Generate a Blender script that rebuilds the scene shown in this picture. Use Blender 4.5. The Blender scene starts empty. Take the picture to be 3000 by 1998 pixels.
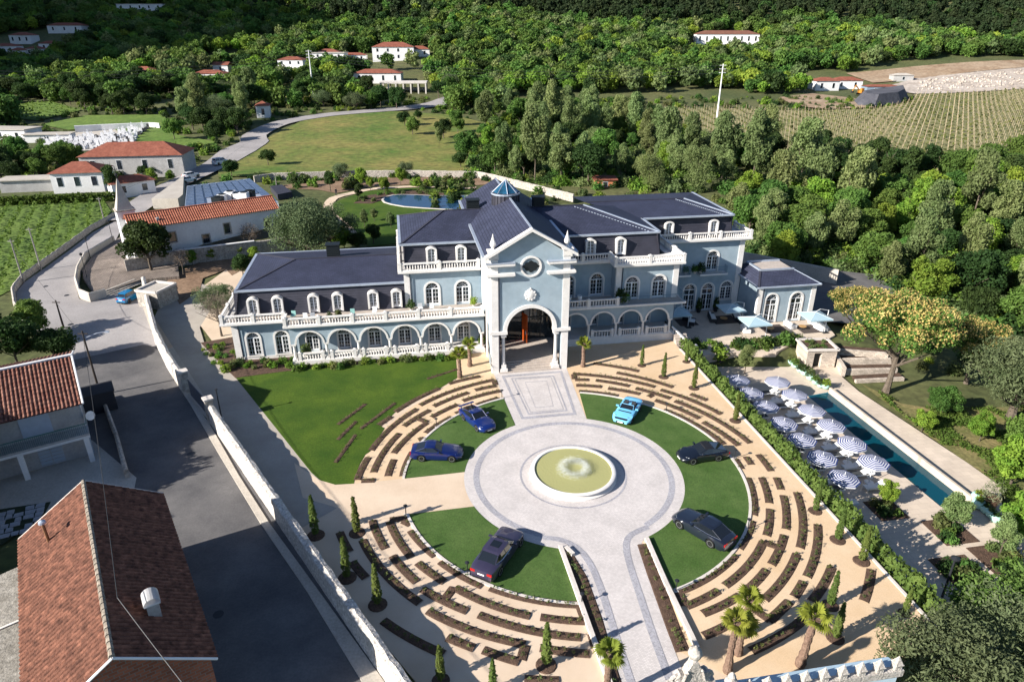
import bpy, bmesh, math, random
from mathutils import Vector, Matrix
from mathutils.geometry import tessellate_polygon, delaunay_2d_cdt
import numpy as np

R = math.radians
sc = bpy.context.scene
# ---------------------------------------------------------------- camera
cam_d = bpy.data.cameras.new('camera')
cam_d.sensor_width = 36.0
cam_d.lens = 36.0 * 1989.0 / 3000.0
cam_d.clip_start = 0.5
cam_d.clip_end = 5000.0
cam = bpy.data.objects.new('camera', cam_d)
sc.collection.objects.link(cam)
cam.location = (0.0, 0.0, 35.0)
cam.rotation_euler = (R(90.0 - 24.64), 0.0, 0.0)
sc.camera = cam
# ---------------------------------------------------------------- daylight
SHADOW_AZ, SUN_EL = 28.0, 26.0
world = bpy.data.worlds.new('World')
sc.world = world
world.use_nodes = True
wn = world.node_tree
bg = wn.nodes['Background']
sky = wn.nodes.new('ShaderNodeTexSky')
sky.sky_type = 'NISHITA'
sky.sun_disc = False
sky.sun_elevation = R(SUN_EL)
sky.sun_rotation = R(242.0)
sky.air_density = 0.6
sky.dust_density = 0.2
wn.links.new(sky.outputs['Color'], bg.inputs['Color'])
bg.inputs['Strength'].default_value = 0.085
sun_d = bpy.data.lights.new('sun', 'SUN')
sun_d.energy = 5.0
sun_d.angle = R(0.5)
sun_d.color = (1.0, 0.94, 0.86)
sun = bpy.data.objects.new('sun', sun_d)
sc.collection.objects.link(sun)
sun.location = (-60, -40, 90)
sun.rotation_euler = Vector((math.cos(R(SHADOW_AZ)) * math.cos(R(SUN_EL)), math.sin(R(SHADOW_AZ)) * math.cos(R(SUN_EL)), -math.sin(R(SUN_EL)))).to_track_quat('-Z', 'Y').to_euler()
sc.view_settings.view_transform = 'Standard'
sc.view_settings.look = 'None'
sc.view_settings.gamma = 1.0
sc.view_settings.use_curve_mapping = False
sc.view_settings.exposure = 1.05
sc.render.engine = 'CYCLES'
sc.cycles.max_bounces = 6
sc.cycles.diffuse_bounces = 2
sc.cycles.glossy_bounces = 2
sc.cycles.transmission_bounces = 3
sc.cycles.transparent_max_bounces = 6
sc.cycles.caustics_reflective = False
sc.cycles.caustics_refractive = False
sc.cycles.use_denoising = True
sc.cycles.use_adaptive_sampling = True
sc.cycles.adaptive_threshold = 0.02

# ---------------------------------------------------------------- helpers
COL = sc.collection
rnd = random.Random(7)
TH = R(9.5)                       # the garden's axis against the world's Y
CT, ST = math.cos(TH), math.sin(TH)
FX, FY = 5.29, 48.6               # fountain
def xy(u, v):                     # garden frame to world
    return (FX + u * CT - v * ST, FY + u * ST + v * CT)
def uv(p):
    dx, dy = p[0] - FX, p[1] - FY
    return (dx * CT + dy * ST, -dx * ST + dy * CT)

def height(x, y):
    h = 0.0
    if y > 200:
        h = 0.03 * (y - 200) + 12 * math.log1p(math.exp(min(50, (y - 400) / 60))) - 12 * math.log1p(math.exp(-200 / 60))
    t = min(1.0, max(0.0, (y - 200) / 100))      # steep unseen hill added off the left to shade the upper left slopes
    h += t * t * (3 - 2 * t) * min(300.0, max(0.0, -x - 0.8 * y - 60))
    return h

_mats = {}
def nodes_of(m):
    m.use_nodes = True
    return m.node_tree, m.node_tree.nodes['Principled BSDF']
def mat(name, col, rough=0.8, var=0.0, vscale=1.0, col2=None, bump=0.0, bscale=20.0, spec=0.3, metal=0.0, coat=0.0, objrand=0.0, trans=0.0, detail=4.0, fine=0.0, fscale=60.0):
    """procedural material: a base colour broken up by two scales of noise, with fine relief"""
    if name in _mats: return _mats[name]
    m = bpy.data.materials.new(name); nt, b = nodes_of(m)
    N, Lk = nt.nodes, nt.links
    b.inputs['Roughness'].default_value = rough
    b.inputs['Specular IOR Level'].default_value = spec
    b.inputs['Metallic'].default_value = metal
    b.inputs['Coat Weight'].default_value = coat
    tc = N.new('ShaderNodeTexCoord'); 
    out = None
    c1 = (*col, 1)
    if var > 0 or col2:
        c2 = (*(col2 or [min(1, c * (1 + var)) for c in col]), 1)
        c0 = (*(col if col2 else [c * (1 - var) for c in col]), 1)
        nz = N.new('ShaderNodeTexNoise'); nz.inputs['Scale'].default_value = vscale; nz.inputs['Detail'].default_value = detail; nz.inputs['Roughness'].default_value = 0.65
        Lk.new(tc.outputs['Object'], nz.inputs['Vector'])
        rp = N.new('ShaderNodeValToRGB'); rp.color_ramp.elements[0].position = 0.32; rp.color_ramp.elements[1].position = 0.68
        rp.color_ramp.elements[0].color = c0; rp.color_ramp.elements[1].color = c2
        Lk.new(nz.outputs['Fac'], rp.inputs['Fac']); out = rp.outputs['Color']
    if fine > 0:
        nf = N.new('ShaderNodeTexNoise'); nf.inputs['Scale'].default_value = fscale; nf.inputs['Detail'].default_value = 3.0
        Lk.new(tc.outputs['Object'], nf.inputs['Vector'])
        mp = N.new('ShaderNodeMapRange'); mp.inputs[1].default_value = 0.3; mp.inputs[2].default_value = 0.7; mp.inputs[3].default_value = 1 - fine; mp.inputs[4].default_value = 1 + fine
        Lk.new(nf.outputs['Fac'], mp.inputs[0])
        mx = N.new('ShaderNodeVectorMath'); mx.operation = 'SCALE'
        if out: Lk.new(out, mx.inputs[0])
        else: mx.inputs[0].default_value = col
        Lk.new(mp.outputs[0], mx.inputs['Scale']); out = mx.outputs[0]
    if objrand > 0:
        oi = N.new('ShaderNodeObjectInfo')
        hs = N.new('ShaderNodeHueSaturation')
        for sock, lo, hi, k in (('Hue', 0.5 - 0.045 * objrand, 0.5 + 0.035 * objrand, 1.0), ('Value', 1 - 0.35 * objrand, 1 + 0.4 * objrand, 7.3)):
            ml = N.new('ShaderNodeMath'); ml.operation = 'MULTIPLY'; ml.inputs[1].default_value = k
            fr = N.new('ShaderNodeMath'); fr.operation = 'FRACT'
            mr = N.new('ShaderNodeMapRange'); mr.inputs[3].default_value = lo; mr.inputs[4].default_value = hi
            Lk.new(oi.outputs['Random'], ml.inputs[0]); Lk.new(ml.outputs[0], fr.inputs[0]); Lk.new(fr.outputs[0], mr.inputs[0]); Lk.new(mr.outputs[0], hs.inputs[sock])
        if out: Lk.new(out, hs.inputs['Color'])
        else: hs.inputs['Color'].default_value = c1
        out = hs.outputs['Color']
    if out: Lk.new(out, b.inputs['Base Color'])
    else: b.inputs['Base Color'].default_value = c1
    if bump > 0:
        nb = N.new('ShaderNodeTexNoise'); nb.inputs['Scale'].default_value = bscale; nb.inputs['Detail'].default_value = 4.0
        Lk.new(tc.outputs['Object'], nb.inputs['Vector'])
        bp = N.new('ShaderNodeBump'); bp.inputs['Strength'].default_value = bump; bp.inputs['Distance'].default_value = 0.1
        Lk.new(nb.outputs['Fac'], bp.inputs['Height']); Lk.new(bp.outputs['Normal'], b.inputs['Normal'])
    if trans > 0:
        tr = N.new('ShaderNodeBsdfTranslucent'); ms = N.new('ShaderNodeMixShader'); ms.inputs[0].default_value = trans
        if out: Lk.new(out, tr.inputs['Color'])
        else: tr.inputs['Color'].default_value = c1
        o = N['Material Output']
        Lk.new(b.outputs[0], ms.inputs[1]); Lk.new(tr.outputs[0], ms.inputs[2]); Lk.new(ms.outputs[0], o.inputs['Surface'])
    _mats[name] = m
    return m
def brick_mat(name, col, mortar, w, h, ms=0.02, rough=0.8, axis='XY', rot=0.0, var=0.25, bump=0.4, offset=0.5, spec=0.3, patch=0.25, pscale=0.35):
    """coursed material (slates, setts, paving) mapped on two object axes"""
    if name in _mats: return _mats[name]
    m = bpy.data.materials.new(name); nt, b = nodes_of(m); N, Lk = nt.nodes, nt.links
    b.inputs['Roughness'].default_value = rough; b.inputs['Specular IOR Level'].default_value = spec
    tc = N.new('ShaderNodeTexCoord'); mpg = N.new('ShaderNodeMapping'); mpg.inputs['Rotation'].default_value = (0, 0, rot)
    if axis == 'XZ': mpg.inputs['Rotation'].default_value = (R(90), 0, 0)
    if axis == 'YZ': mpg.inputs['Rotation'].default_value = (R(90), 0, R(90))
    Lk.new(tc.outputs['Object'], mpg.inputs['Vector'])
    bt = N.new('ShaderNodeTexBrick'); bt.offset = offset
    bt.inputs['Scale'].default_value = 1.0; bt.inputs['Brick Width'].default_value = w; bt.inputs['Row Height'].default_value = h; bt.inputs['Mortar Size'].default_value = ms
    bt.inputs['Color1'].default_value = (*[c * (1 - var) for c in col], 1); bt.inputs['Color2'].default_value = (*[min(1, c * (1 + var)) for c in col], 1); bt.inputs['Mortar'].default_value = (*mortar, 1)
    Lk.new(mpg.outputs[0], bt.inputs['Vector'])
    nz = N.new('ShaderNodeTexNoise'); nz.inputs['Scale'].default_value = pscale; nz.inputs['Detail'].default_value = 5
    Lk.new(tc.outputs['Object'], nz.inputs['Vector'])
    mr = N.new('ShaderNodeMapRange'); mr.inputs[1].default_value = 0.3; mr.inputs[2].default_value = 0.7; mr.inputs[3].default_value = 1 - patch; mr.inputs[4].default_value = 1 + patch
    Lk.new(nz.outputs['Fac'], mr.inputs[0])
    sc_ = N.new('ShaderNodeVectorMath'); sc_.operation = 'SCALE'; Lk.new(bt.outputs['Color'], sc_.inputs[0]); Lk.new(mr.outputs[0], sc_.inputs['Scale'])
    Lk.new(sc_.outputs[0], b.inputs['Base Color'])
    if bump > 0:
        bp = N.new('ShaderNodeBump'); bp.inputs['Strength'].default_value = bump; bp.inputs['Distance'].default_value = 0.03; bp.invert = True
        Lk.new(bt.outputs['Fac'], bp.inputs['Height']); Lk.new(bp.outputs['Normal'], b.inputs['Normal'])
    _mats[name] = m
    return m

def link(o, parent=None):
    COL.objects.link(o)
    if parent is not None: o.parent = parent
    return o
def tag(o, label=None, cat=None, group=None, kind=None):
    if label: o['label'] = label
    if cat: o['category'] = cat
    if group: o['group'] = group
    if kind: o['kind'] = kind
    return o
def empty(name, loc=(0, 0, 0), rz=0.0, label=None, cat=None, group=None):
    o = bpy.data.objects.new(name, None); o.empty_display_size = 0.5
    o.location = loc; o.rotation_euler = (0, 0, rz)
    link(o); return tag(o, label, cat, group)
def inst(name, me, parent=None, loc=(0, 0, 0), rz=0.0, s=1.0, rot=None):
    o = bpy.data.objects.new(name, me); link(o, parent)
    o.location = loc; o.rotation_euler = rot or (0, 0, rz)
    o.scale = (s, s, s) if isinstance(s, (int, float)) else s
    return o
class MB:
    """collects shapes and links them as one mesh object"""
    def __init__(self, org=(0, 0, 0)):
        self.v, self.f, self.m, self.o = [], [], [], org
    def add(self, vs, fs, mi=0):
        b = len(self.v); ox, oy, oz = self.o
        self.v += [(x - ox, y - oy, z - oz) for x, y, z in vs]
        self.f += [tuple(b + i for i in f) for f in fs]; self.m += [mi] * len(fs)
        return self
    def box(self, x0, x1, y0, y1, z0, z1, mi=0):
        return self.add([(x0, y0, z0), (x1, y0, z0), (x1, y1, z0), (x0, y1, z0), (x0, y0, z1), (x1, y0, z1), (x1, y1, z1), (x0, y1, z1)],
                        [(0, 3, 2, 1), (4, 5, 6, 7), (0, 1, 5, 4), (1, 2, 6, 5), (2, 3, 7, 6), (3, 0, 4, 7)], mi)
    def bar(self, a, b, w, h, mi=0):
        """box along a-b, w wide, h high, a and b at the bottom centre"""
        a, b = Vector(a), Vector(b); d = (b - a); n = Vector((-d.y, d.x, 0)); n = n.normalized() * (w / 2) if n.length > 1e-6 else Vector((w / 2, 0, 0)); u = Vector((0, 0, h))
        p = [a - n, b - n, b + n, a + n]
        return self.add([tuple(q) for q in p] + [tuple(q + u) for q in p], [(0, 3, 2, 1), (4, 5, 6, 7), (0, 1, 5, 4), (1, 2, 6, 5), (2, 3, 7, 6), (3, 0, 4, 7)], mi)
    def tube(self, pts, rad, n=8, mi=0, cap=True):
        pts = [Vector(p) for p in pts]; rad = rad if isinstance(rad, (list, tuple)) else [rad] * len(pts)
        vs, fs = [], []
        for i, p in enumerate(pts):
            d = (pts[min(i + 1, len(pts) - 1)] - pts[max(i - 1, 0)]).normalized()
            a = d.cross(Vector((0, 0, 1))) if abs(d.z) < 0.95 else d.cross(Vector((1, 0, 0)))
            a.normalize(); b = d.cross(a)
            for k in range(n):
                t = 2 * math.pi * k / n
                vs.append(tuple(p + (a * math.cos(t) + b * math.sin(t)) * rad[i]))
        for i in range(len(pts) - 1):
            for k in range(n):
                k2 = (k + 1) % n
                fs.append((i * n + k, i * n + k2, (i + 1) * n + k2, (i + 1) * n + k))
        if cap: fs += [tuple(range(n))[::-1], tuple(range((len(pts) - 1) * n, len(pts) * n))]
        return self.add(vs, fs, mi)
    def lathe(self, prof, c=(0, 0, 0), n=12, mi=0, ph=0.0):
        vs, fs = [], []
        for r, z in prof:
            for k in range(n):
                t = 2 * math.pi * k / n + ph
                vs.append((c[0] + r * math.cos(t), c[1] + r * math.sin(t), c[2] + z))
        for i in range(len(prof) - 1):
            for k in range(n):
                k2 = (k + 1) % n
                fs.append((i * n + k, i * n + k2, (i + 1) * n + k2, (i + 1) * n + k))
        if prof[-1][0] > 1e-4: fs.append(tuple(range((len(prof) - 1) * n, len(prof) * n)))
        if prof[0][0] > 1e-4: fs.append(tuple(range(n))[::-1])
        return self.add(vs, fs, mi)
    def poly(self, pts, z0, z1, mi=0, bottom=False):
        """vertical prism over a ground polygon (counter-clockwise)"""
        n = len(pts); A2 = sum(pts[i][0] * pts[(i + 1) % n][1] - pts[(i + 1) % n][0] * pts[i][1] for i in range(n))
        if A2 < 0: pts = pts[::-1]
        tri = tessellate_polygon([[Vector((p[0], p[1], 0)) for p in pts]])
        vs = [(p[0], p[1], z1) for p in pts]; fs = []
        for t in tri:
            a, b, c = (Vector(pts[i]) for i in t)
            fs.append(tuple(t) if (b - a).cross(c - a) > 0 else tuple(t)[::-1])
        if z0 is not None and z0 < z1:
            vs += [(p[0], p[1], z0) for p in pts]
            for i in range(n):
                j = (i + 1) % n; fs.append((n + i, n + j, j, i))
        return self.add(vs, fs, mi)
    def build(self, name, mats, parent=None, smooth=False, loc=(0, 0, 0), rz=0.0):
        me = self.mesh(name, mats, smooth)
        return inst(name, me, parent, loc, rz)
    def mesh(self, name, mats, smooth=False):
        me = bpy.data.meshes.new(name); me.from_pydata(self.v, [], self.f)
        for m in (mats if isinstance(mats, (list, tuple)) else [mats]): me.materials.append(m)
        if any(self.m): me.polygons.foreach_set('material_index', self.m)
        if smooth: me.polygons.foreach_set('use_smooth', [True] * len(me.polygons))
        me.update(); return me
def smooth_by_angle(o, deg=35):
    me = o.data if hasattr(o, 'data') else o
    me.polygons.foreach_set('use_smooth', [True] * len(me.polygons)); me.set_sharp_from_angle(angle=R(deg)); return o
def arc(r, a0, a1, n=None, c=(0, 0)):
    n = n or max(2, int(abs(a1 - a0) / R(3)) + 1)
    return [(c[0] + r * math.cos(a0 + (a1 - a0) * i / (n - 1)), c[1] + r * math.sin(a0 + (a1 - a0) * i / (n - 1))) for i in range(n)]
def inside(p, poly):
    x, y = p; c = False; n = len(poly); j = n - 1
    for i in range(n):
        xi, yi = poly[i][0], poly[i][1]; xj, yj = poly[j][0], poly[j][1]
        if (yi > y) != (yj > y) and x < (xj - xi) * (y - yi) / (yj - yi) + xi: c = not c
        j = i
    return c
def drape(name, poly, material, off=0.1, step=8.0, kind='structure', hf=None, jitter=0.0):
    """a sheet over the terrain with a clean outline"""
    hf = hf or height
    n = len(poly); pts = []
    for i in range(n):
        a, b = poly[i], poly[(i + 1) % n]; L = math.hypot(b[0] - a[0], b[1] - a[1]); k = max(1, int(L / step))
        pts += [(a[0] + (b[0] - a[0]) * j / k, a[1] + (b[1] - a[1]) * j / k) for j in range(k)]
    nb = len(pts); xs = [p[0] for p in poly]; ys = [p[1] for p in poly]
    x = min(xs) + step / 2
    while x < max(xs):
        y = min(ys) + step / 2
        while y < max(ys):
            if inside((x, y), poly): pts.append((x, y))
            y += step
        x += step
    res = delaunay_2d_cdt([Vector(p) for p in pts], [(i, (i + 1) % nb) for i in range(nb)], [], 0, 1e-4)
    V = [(p.x, p.y, hf(p.x, p.y) + off) for p in res[0]]
    Fs = []
    for f in res[2]:
        cx = sum(V[i][0] for i in f) / len(f); cy = sum(V[i][1] for i in f) / len(f)
        if not inside((cx, cy), poly): continue
        a, b, c = (Vector(V[i][:2]) for i in f[:3])
        Fs.append(tuple(f) if (b - a).cross(c - a) > 0 else tuple(f)[::-1])
    mb = MB(); mb.add(V, Fs); o = mb.build(name, material); o['kind'] = kind
    return o
def strip(name, line, w, material, off=0.1, kind='structure', hf=None, step=6.0):
    """a road: a ribbon w wide (or a width for each point) along a centre line, laid on the terrain"""
    hf = hf or height
    W = w if isinstance(w, (list, tuple)) else [w] * len(line)
    P = []
    for i in range(len(line) - 1):
        p0, p1, p2, p3 = (Vector(line[max(0, min(len(line) - 1, i + k))][:2]) for k in (-1, 0, 1, 2))
        n = max(2, int((p2 - p1).length / step))
        for j in range(n):
            t = j / n
            q = 0.5 * ((2 * p1) + (-p0 + p2) * t + (2 * p0 - 5 * p1 + 4 * p2 - p3) * t * t + (-p0 + 3 * p1 - 3 * p2 + p3) * t ** 3)
            P.append((q, W[i] + (W[i + 1] - W[i]) * t))
    P.append((Vector(line[-1][:2]), W[-1]))
    vs, fs = [], []
    for i, (q, ww) in enumerate(P):
        d = (P[min(i + 1, len(P) - 1)][0] - P[max(i - 1, 0)][0]).normalized(); nrm = Vector((-d.y, d.x))
        for s in (-.5, 0, .5):
            r = q + nrm * ww * s; vs.append((r.x, r.y, hf(r.x, r.y) + off))
    for i in range(len(P) - 1):
        for k in range(2): fs.append((3 * i + k + 1, 3 * i + k, 3 * i + 3 + k, 3 * i + 4 + k))
    mb = MB(); mb.add(vs, fs); o = mb.build(name, material)
    if kind: o['kind'] = kind
    return o


# ================================================================ THE SETTING
M_terrain = mat('wild_ground', (0.055, 0.075, 0.022), 0.95, col2=(0.115, 0.115, 0.045), vscale=0.035, bump=0.5, bscale=1.2, fine=0.35, fscale=0.9)
M_lawn = mat('lawn', (0.028, 0.070, 0.002), 0.9, col2=(0.064, 0.110, 0.006), vscale=0.28, bump=0.35, bscale=14, fine=0.22, fscale=7)
M_turf = mat('clipped_turf', (0.044, 0.094, 0.016), 0.9, col2=(0.078, 0.132, 0.032), vscale=0.4, bump=0.35, bscale=22, fine=0.25, fscale=11)
M_sand = mat('sand_gravel', (0.59, 0.42, 0.255), 0.95, col2=(0.67, 0.51, 0.345), vscale=0.22, bump=0.2, bscale=30, fine=0.12, fscale=26)
M_cream = mat('cream_gravel', (0.56, 0.43, 0.31), 0.95, col2=(0.66, 0.53, 0.40), vscale=0.25, bump=0.2, bscale=30, fine=0.1, fscale=26)
M_pave = brick_mat('limestone_setts', (0.57, 0.53, 0.51), (0.46, 0.42, 0.40), 0.16, 0.11, 0.012, 0.75, rot=0.3, var=0.10, bump=0.2, patch=0.10, pscale=0.5)
M_grey = brick_mat('grey_setts', (0.30, 0.295, 0.335), (0.40, 0.39, 0.40), 0.13, 0.1, 0.014, 0.75, rot=0.3, var=0.3, bump=0.3, patch=0.12)
M_deck = brick_mat('deck_paving', (0.56, 0.47, 0.38), (0.42, 0.35, 0.29), 0.9, 0.6, 0.012, 0.8, rot=-TH, var=0.06, bump=0.15, patch=0.12)
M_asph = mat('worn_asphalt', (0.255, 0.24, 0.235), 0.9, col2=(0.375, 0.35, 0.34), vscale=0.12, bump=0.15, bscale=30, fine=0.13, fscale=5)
M_asphd = mat('dark_asphalt', (0.085, 0.083, 0.086), 0.9, col2=(0.155, 0.148, 0.145), vscale=0.22, bump=0.15, bscale=30, fine=0.1, fscale=7)  # darker asphalt, toned down further to deepen the shade on the lower road
M_conc = mat('concrete', (0.40, 0.36, 0.31), 0.9, col2=(0.50, 0.46, 0.40), vscale=0.3, bump=0.2, bscale=12, fine=0.12, fscale=6)
M_soil = mat('bark_mulch', (0.062, 0.038, 0.027), 0.95, col2=(0.13, 0.08, 0.055), vscale=3.0, bump=0.9, bscale=14, fine=0.35, fscale=16)
M_earth = mat('bare_earth', (0.17, 0.105, 0.065), 0.95, col2=(0.27, 0.18, 0.115), vscale=0.25, bump=0.6, bscale=3, fine=0.25, fscale=2)
M_meadow = mat('meadow', (0.062, 0.125, 0.016), 0.95, col2=(0.22, 0.185, 0.055), vscale=0.05, bump=0.8, bscale=1.5, fine=0.3, fscale=0.55, detail=6)
M_field = mat('green_field', (0.075, 0.14, 0.02), 0.95, col2=(0.13, 0.19, 0.035), vscale=0.08, bump=0.8, bscale=1.5, fine=0.3, fscale=0.8)
M_stone = mat('pale_stone', (0.55, 0.50, 0.45), 0.85, col2=(0.66, 0.615, 0.565), vscale=0.8, bump=0.15, bscale=10, fine=0.06, fscale=9)
M_rubble = mat('rubble_stone', (0.30, 0.27, 0.235), 0.92, col2=(0.46, 0.42, 0.365), vscale=1.6, bump=1.0, bscale=3.2, fine=0.3, fscale=4)
M_limewall = mat('whitewashed_rubble', (0.34, 0.31, 0.27), 0.92, col2=(0.68, 0.64, 0.59), vscale=4.5, bump=1.0, bscale=5, fine=0.22, fscale=6)

def S(a, b, x):
    t = min(1.0, max(0.0, (x - a) / (b - a))); return t * t * (3 - 2 * t)
def ground_h(x, y):
    """terrain with the lower ground right of the hedge"""
    h = height(x, y) - 0.12
    u, v = uv((x, y))
    low = 2.75 * S(19.3, 20.3, u) * (1 - S(115, 165, y))
    if 18.0 < u and 22 < v < 62: low = 2.75 * S(42, 52, u) * (1 - S(115, 165, y)) + 1.25 * S(17.5, 19.5, u) * (1 - S(42, 52, u)) * (1 - S(50, 62, v))
    return h - low
# one sheet of ground out to the horizon: fine grid near the garden, coarse on the hills
gx = sorted(set([-2200, -1700, -1300, -1000, -800] + [-700 + 14 * i for i in range(34)] + [-220 + 6 * i for i in range(22)] + [-88 + 2 * i for i in range(95)] + [104 + 8 * i for i in range(18)] + [250 + 16 * i for i in range(40)] + [1000, 1300, 1700, 2200]))
gy = sorted(set([-900, -600, -400, -250, -150, -100, -60, -30] + [-10 + 2 * i for i in range(90)] + [172 + 6 * i for i in range(46)] + [450 + 14 * i for i in range(40)] + [1100, 1250, 1400, 1700, 2000, 2600]))
nx, ny = len(gx), len(gy)
bump_rnd = random.Random(3)
vs = []
for y in gy:
    for x in gx:
        far = min(1.0, max(0.0, (math.hypot(x, y) - 200) / 300))
        vs.append((x, y, ground_h(x, y) + far * 3.0 * math.sin(x * 0.021 + 1.3) * math.sin(y * 0.017 + x * 0.006)))
fs = [(j * nx + i, j * nx + i + 1, (j + 1) * nx + i + 1, (j + 1) * nx + i) for j in range(ny - 1) for i in range(nx - 1)]
g = MB(); g.add(vs, fs); ground = g.build('ground', M_terrain, smooth=True); ground['kind'] = 'structure'

# ---- fields and meadows beyond the estate
def far_h(x, y):
    far = min(1.0, max(0.0, (math.hypot(x, y) - 200) / 300))
    return ground_h(x, y) + far * 3.0 * math.sin(x * 0.021 + 1.3) * math.sin(y * 0.017 + x * 0.006)
meadow_poly = [(-80.2, 188.1), (-82.9, 229.5), (-79.6, 275.7), (-69.4, 289.3), (-45.1, 294.6), (-23.4, 287.5), (-9.1, 268.3), (-2.2, 229.5), (-8.0, 203.3), (-9.9, 180.7), (-44.5, 178.5), (-76.6, 178.8)]
drape('meadow', meadow_poly, M_meadow, 0.35, 7, hf=far_h)
M_vinefield = mat('vineyard_soil', (0.14, 0.15, 0.055), 0.95, col2=(0.24, 0.215, 0.105), vscale=0.05, bump=0.5, bscale=1.0, fine=0.25, fscale=0.7)
vine_poly = [(61.9, 301.2), (86.4, 301.3), (118.6, 291.3), (150.0, 295.6), (175.1, 316.8), (191.3, 342.2), (218.3, 344.1), (274.3, 351.7), (153.9, 188.0), (102.2, 170.2), (90.2, 198.5), (79.8, 223.7), (61.5, 254.2)]
drape('vineyard_ground', vine_poly, M_vinefield, 0.35, 9, hf=far_h)
left_field = [(-126.5, 151.7), (-111.4, 153.3), (-93.7, 154.8), (-84.9, 142.1), (-82.2, 133.8), (-78.5, 114.1), (-76.4, 100.8), (-74.2, 94.3), (-74.2, 87.9), (-80.0, 84.0)]
drape('left_field', left_field, M_field, 0.10, 4, hf=far_h)
green_slope = [(-174.2, 261.3), (-167.9, 279.4), (-137.1, 279.7), (-115.0, 241.5), (-96.2, 229.1), (-101.6, 220.8), (-118.1, 223.7), (-143.9, 254.1), (-158.0, 250.9)]
drape('green_field', green_slope, M_field, 0.4, 6, hf=far_h)
terrace_field = [(-224.8, 301.4), (-206.3, 318.5), (-176.0, 291.5), (-180.6, 269.6), (-215.1, 287.4)]
drape('terraced_field', terrace_field, M_field, 0.4, 6, hf=far_h)
far_plot = [(-114.5, 330.2), (-110.1, 364.8), (-94.7, 351.5), (-90.5, 316.8), (-101.7, 304.0)]
drape('fallow_plot', far_plot, M_meadow, 0.4, 6, hf=far_h)
for k, pl in enumerate(([(-185.3, 443.9), (-168.9, 456.2), (-151.0, 439.3), (-154.9, 415.0), (-185.9, 424.6)], [(-180.2, 489.9), (-163.8, 503.0), (-155.5, 482.6), (-168.6, 468.1)])):
    drape('hillside_clearing', pl, M_field, 0.5, 8, hf=far_h)
M_quarry = mat('quarried_granite', (0.33, 0.275, 0.225), 0.95, col2=(0.50, 0.44, 0.38), vscale=0.12, bump=1.0, bscale=0.8, fine=0.3, fscale=0.6)
drape('quarry_floor', [(190.5, 367.6), (216.0, 386.8), (248.9, 393.4), (313.0, 405.8), (274.3, 351.7), (218.8, 344.9), (193.0, 342.4), (186.2, 351.7)], M_quarry, 0.5, 8, hf=far_h)
M_claybank = mat('clay_bank', (0.25, 0.165, 0.10), 0.95, col2=(0.38, 0.29, 0.20), vscale=0.1, bump=0.8, bscale=0.7, fine=0.25, fscale=0.7)
drape('clay_bank', [(185.8, 405.5), (228.6, 415.2), (329.7, 429.5), (313.6, 406.6), (249.4, 394.2), (188.0, 377.2)], M_claybank, 0.5, 8, hf=far_h)
drape('clay_bank', [(120.8, 325.8), (141.7, 339.6), (155.0, 326.0), (151.1, 297.9), (129.2, 293.3), (119.7, 301.6)], M_claybank, 0.7, 6, hf=far_h)

# ---- roads
road_line = [(-78.8, 133.4), (-80.5, 144.6), (-82.8, 159.3), (-83.1, 175.8), (-83.6, 194.8), (-84.7, 214.9), (-84.5, 230.0), (-88.2, 240.3), (-86.4, 263.7), (-75.2, 280.6), (-62.5, 290.4), (-46.3, 301.0), (-33.8, 313.2), (-26.4, 328.9), (-15.9, 340.6)]
strip('road', road_line, [6.0, 6.0, 6.5, 7, 8, 11, 9, 8, 7.5, 7, 7, 8, 10, 12, 9], M_asph, 0.5, hf=far_h, step=5)
near_road = [(-79.84, 134.52), (-79.57, 125.70), (-77.19, 114.26), (-75.31, 104.01), (-74.29, 97.81), (-72.54, 93.11), (-67.96, 86.88), (-63.28, 81.80), (-57.68, 76.77), (-50.39, 68.77), (-41.38, 56.38), (-38.12, 47.14), (-35.47, 37.85), (-26.78, 25.80), (-5.09, 25.18), (-7.25, 27.99), (-16.76, 40.37), (-29.30, 56.63), (-34.33, 62.60), (-42.96, 74.42), (-46.74, 81.55), (-51.85, 89.49), (-54.43, 92.99), (-56.97, 94.20), (-58.34, 91.22), (-59.57, 89.34), (-61.92, 90.76), (-65.51, 96.20), (-68.48, 101.87), (-71.12, 108.92), (-71.41, 113.40), (-71.56, 118.40), (-75.39, 127.97)]
road = MB(); road.poly(near_road, None, 0.02); road.build('road', M_asph)['kind'] = 'structure'
road = MB(); road.poly([(-51.63, 70.52), (-41.38, 56.38), (-38.12, 47.14), (-35.47, 37.85), (-26.78, 25.80), (-5.09, 25.18), (-7.25, 27.99), (-16.76, 40.37), (-29.30, 56.63), (-34.33, 62.60), (-42.96, 74.42), (-45.04, 75.21), (-47.76, 73.27)], None, 0.03); road.build('lower_road', M_asphd)['kind'] = 'structure'  # darker asphalt with shade put into its colour, from where the shadow begins
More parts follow.
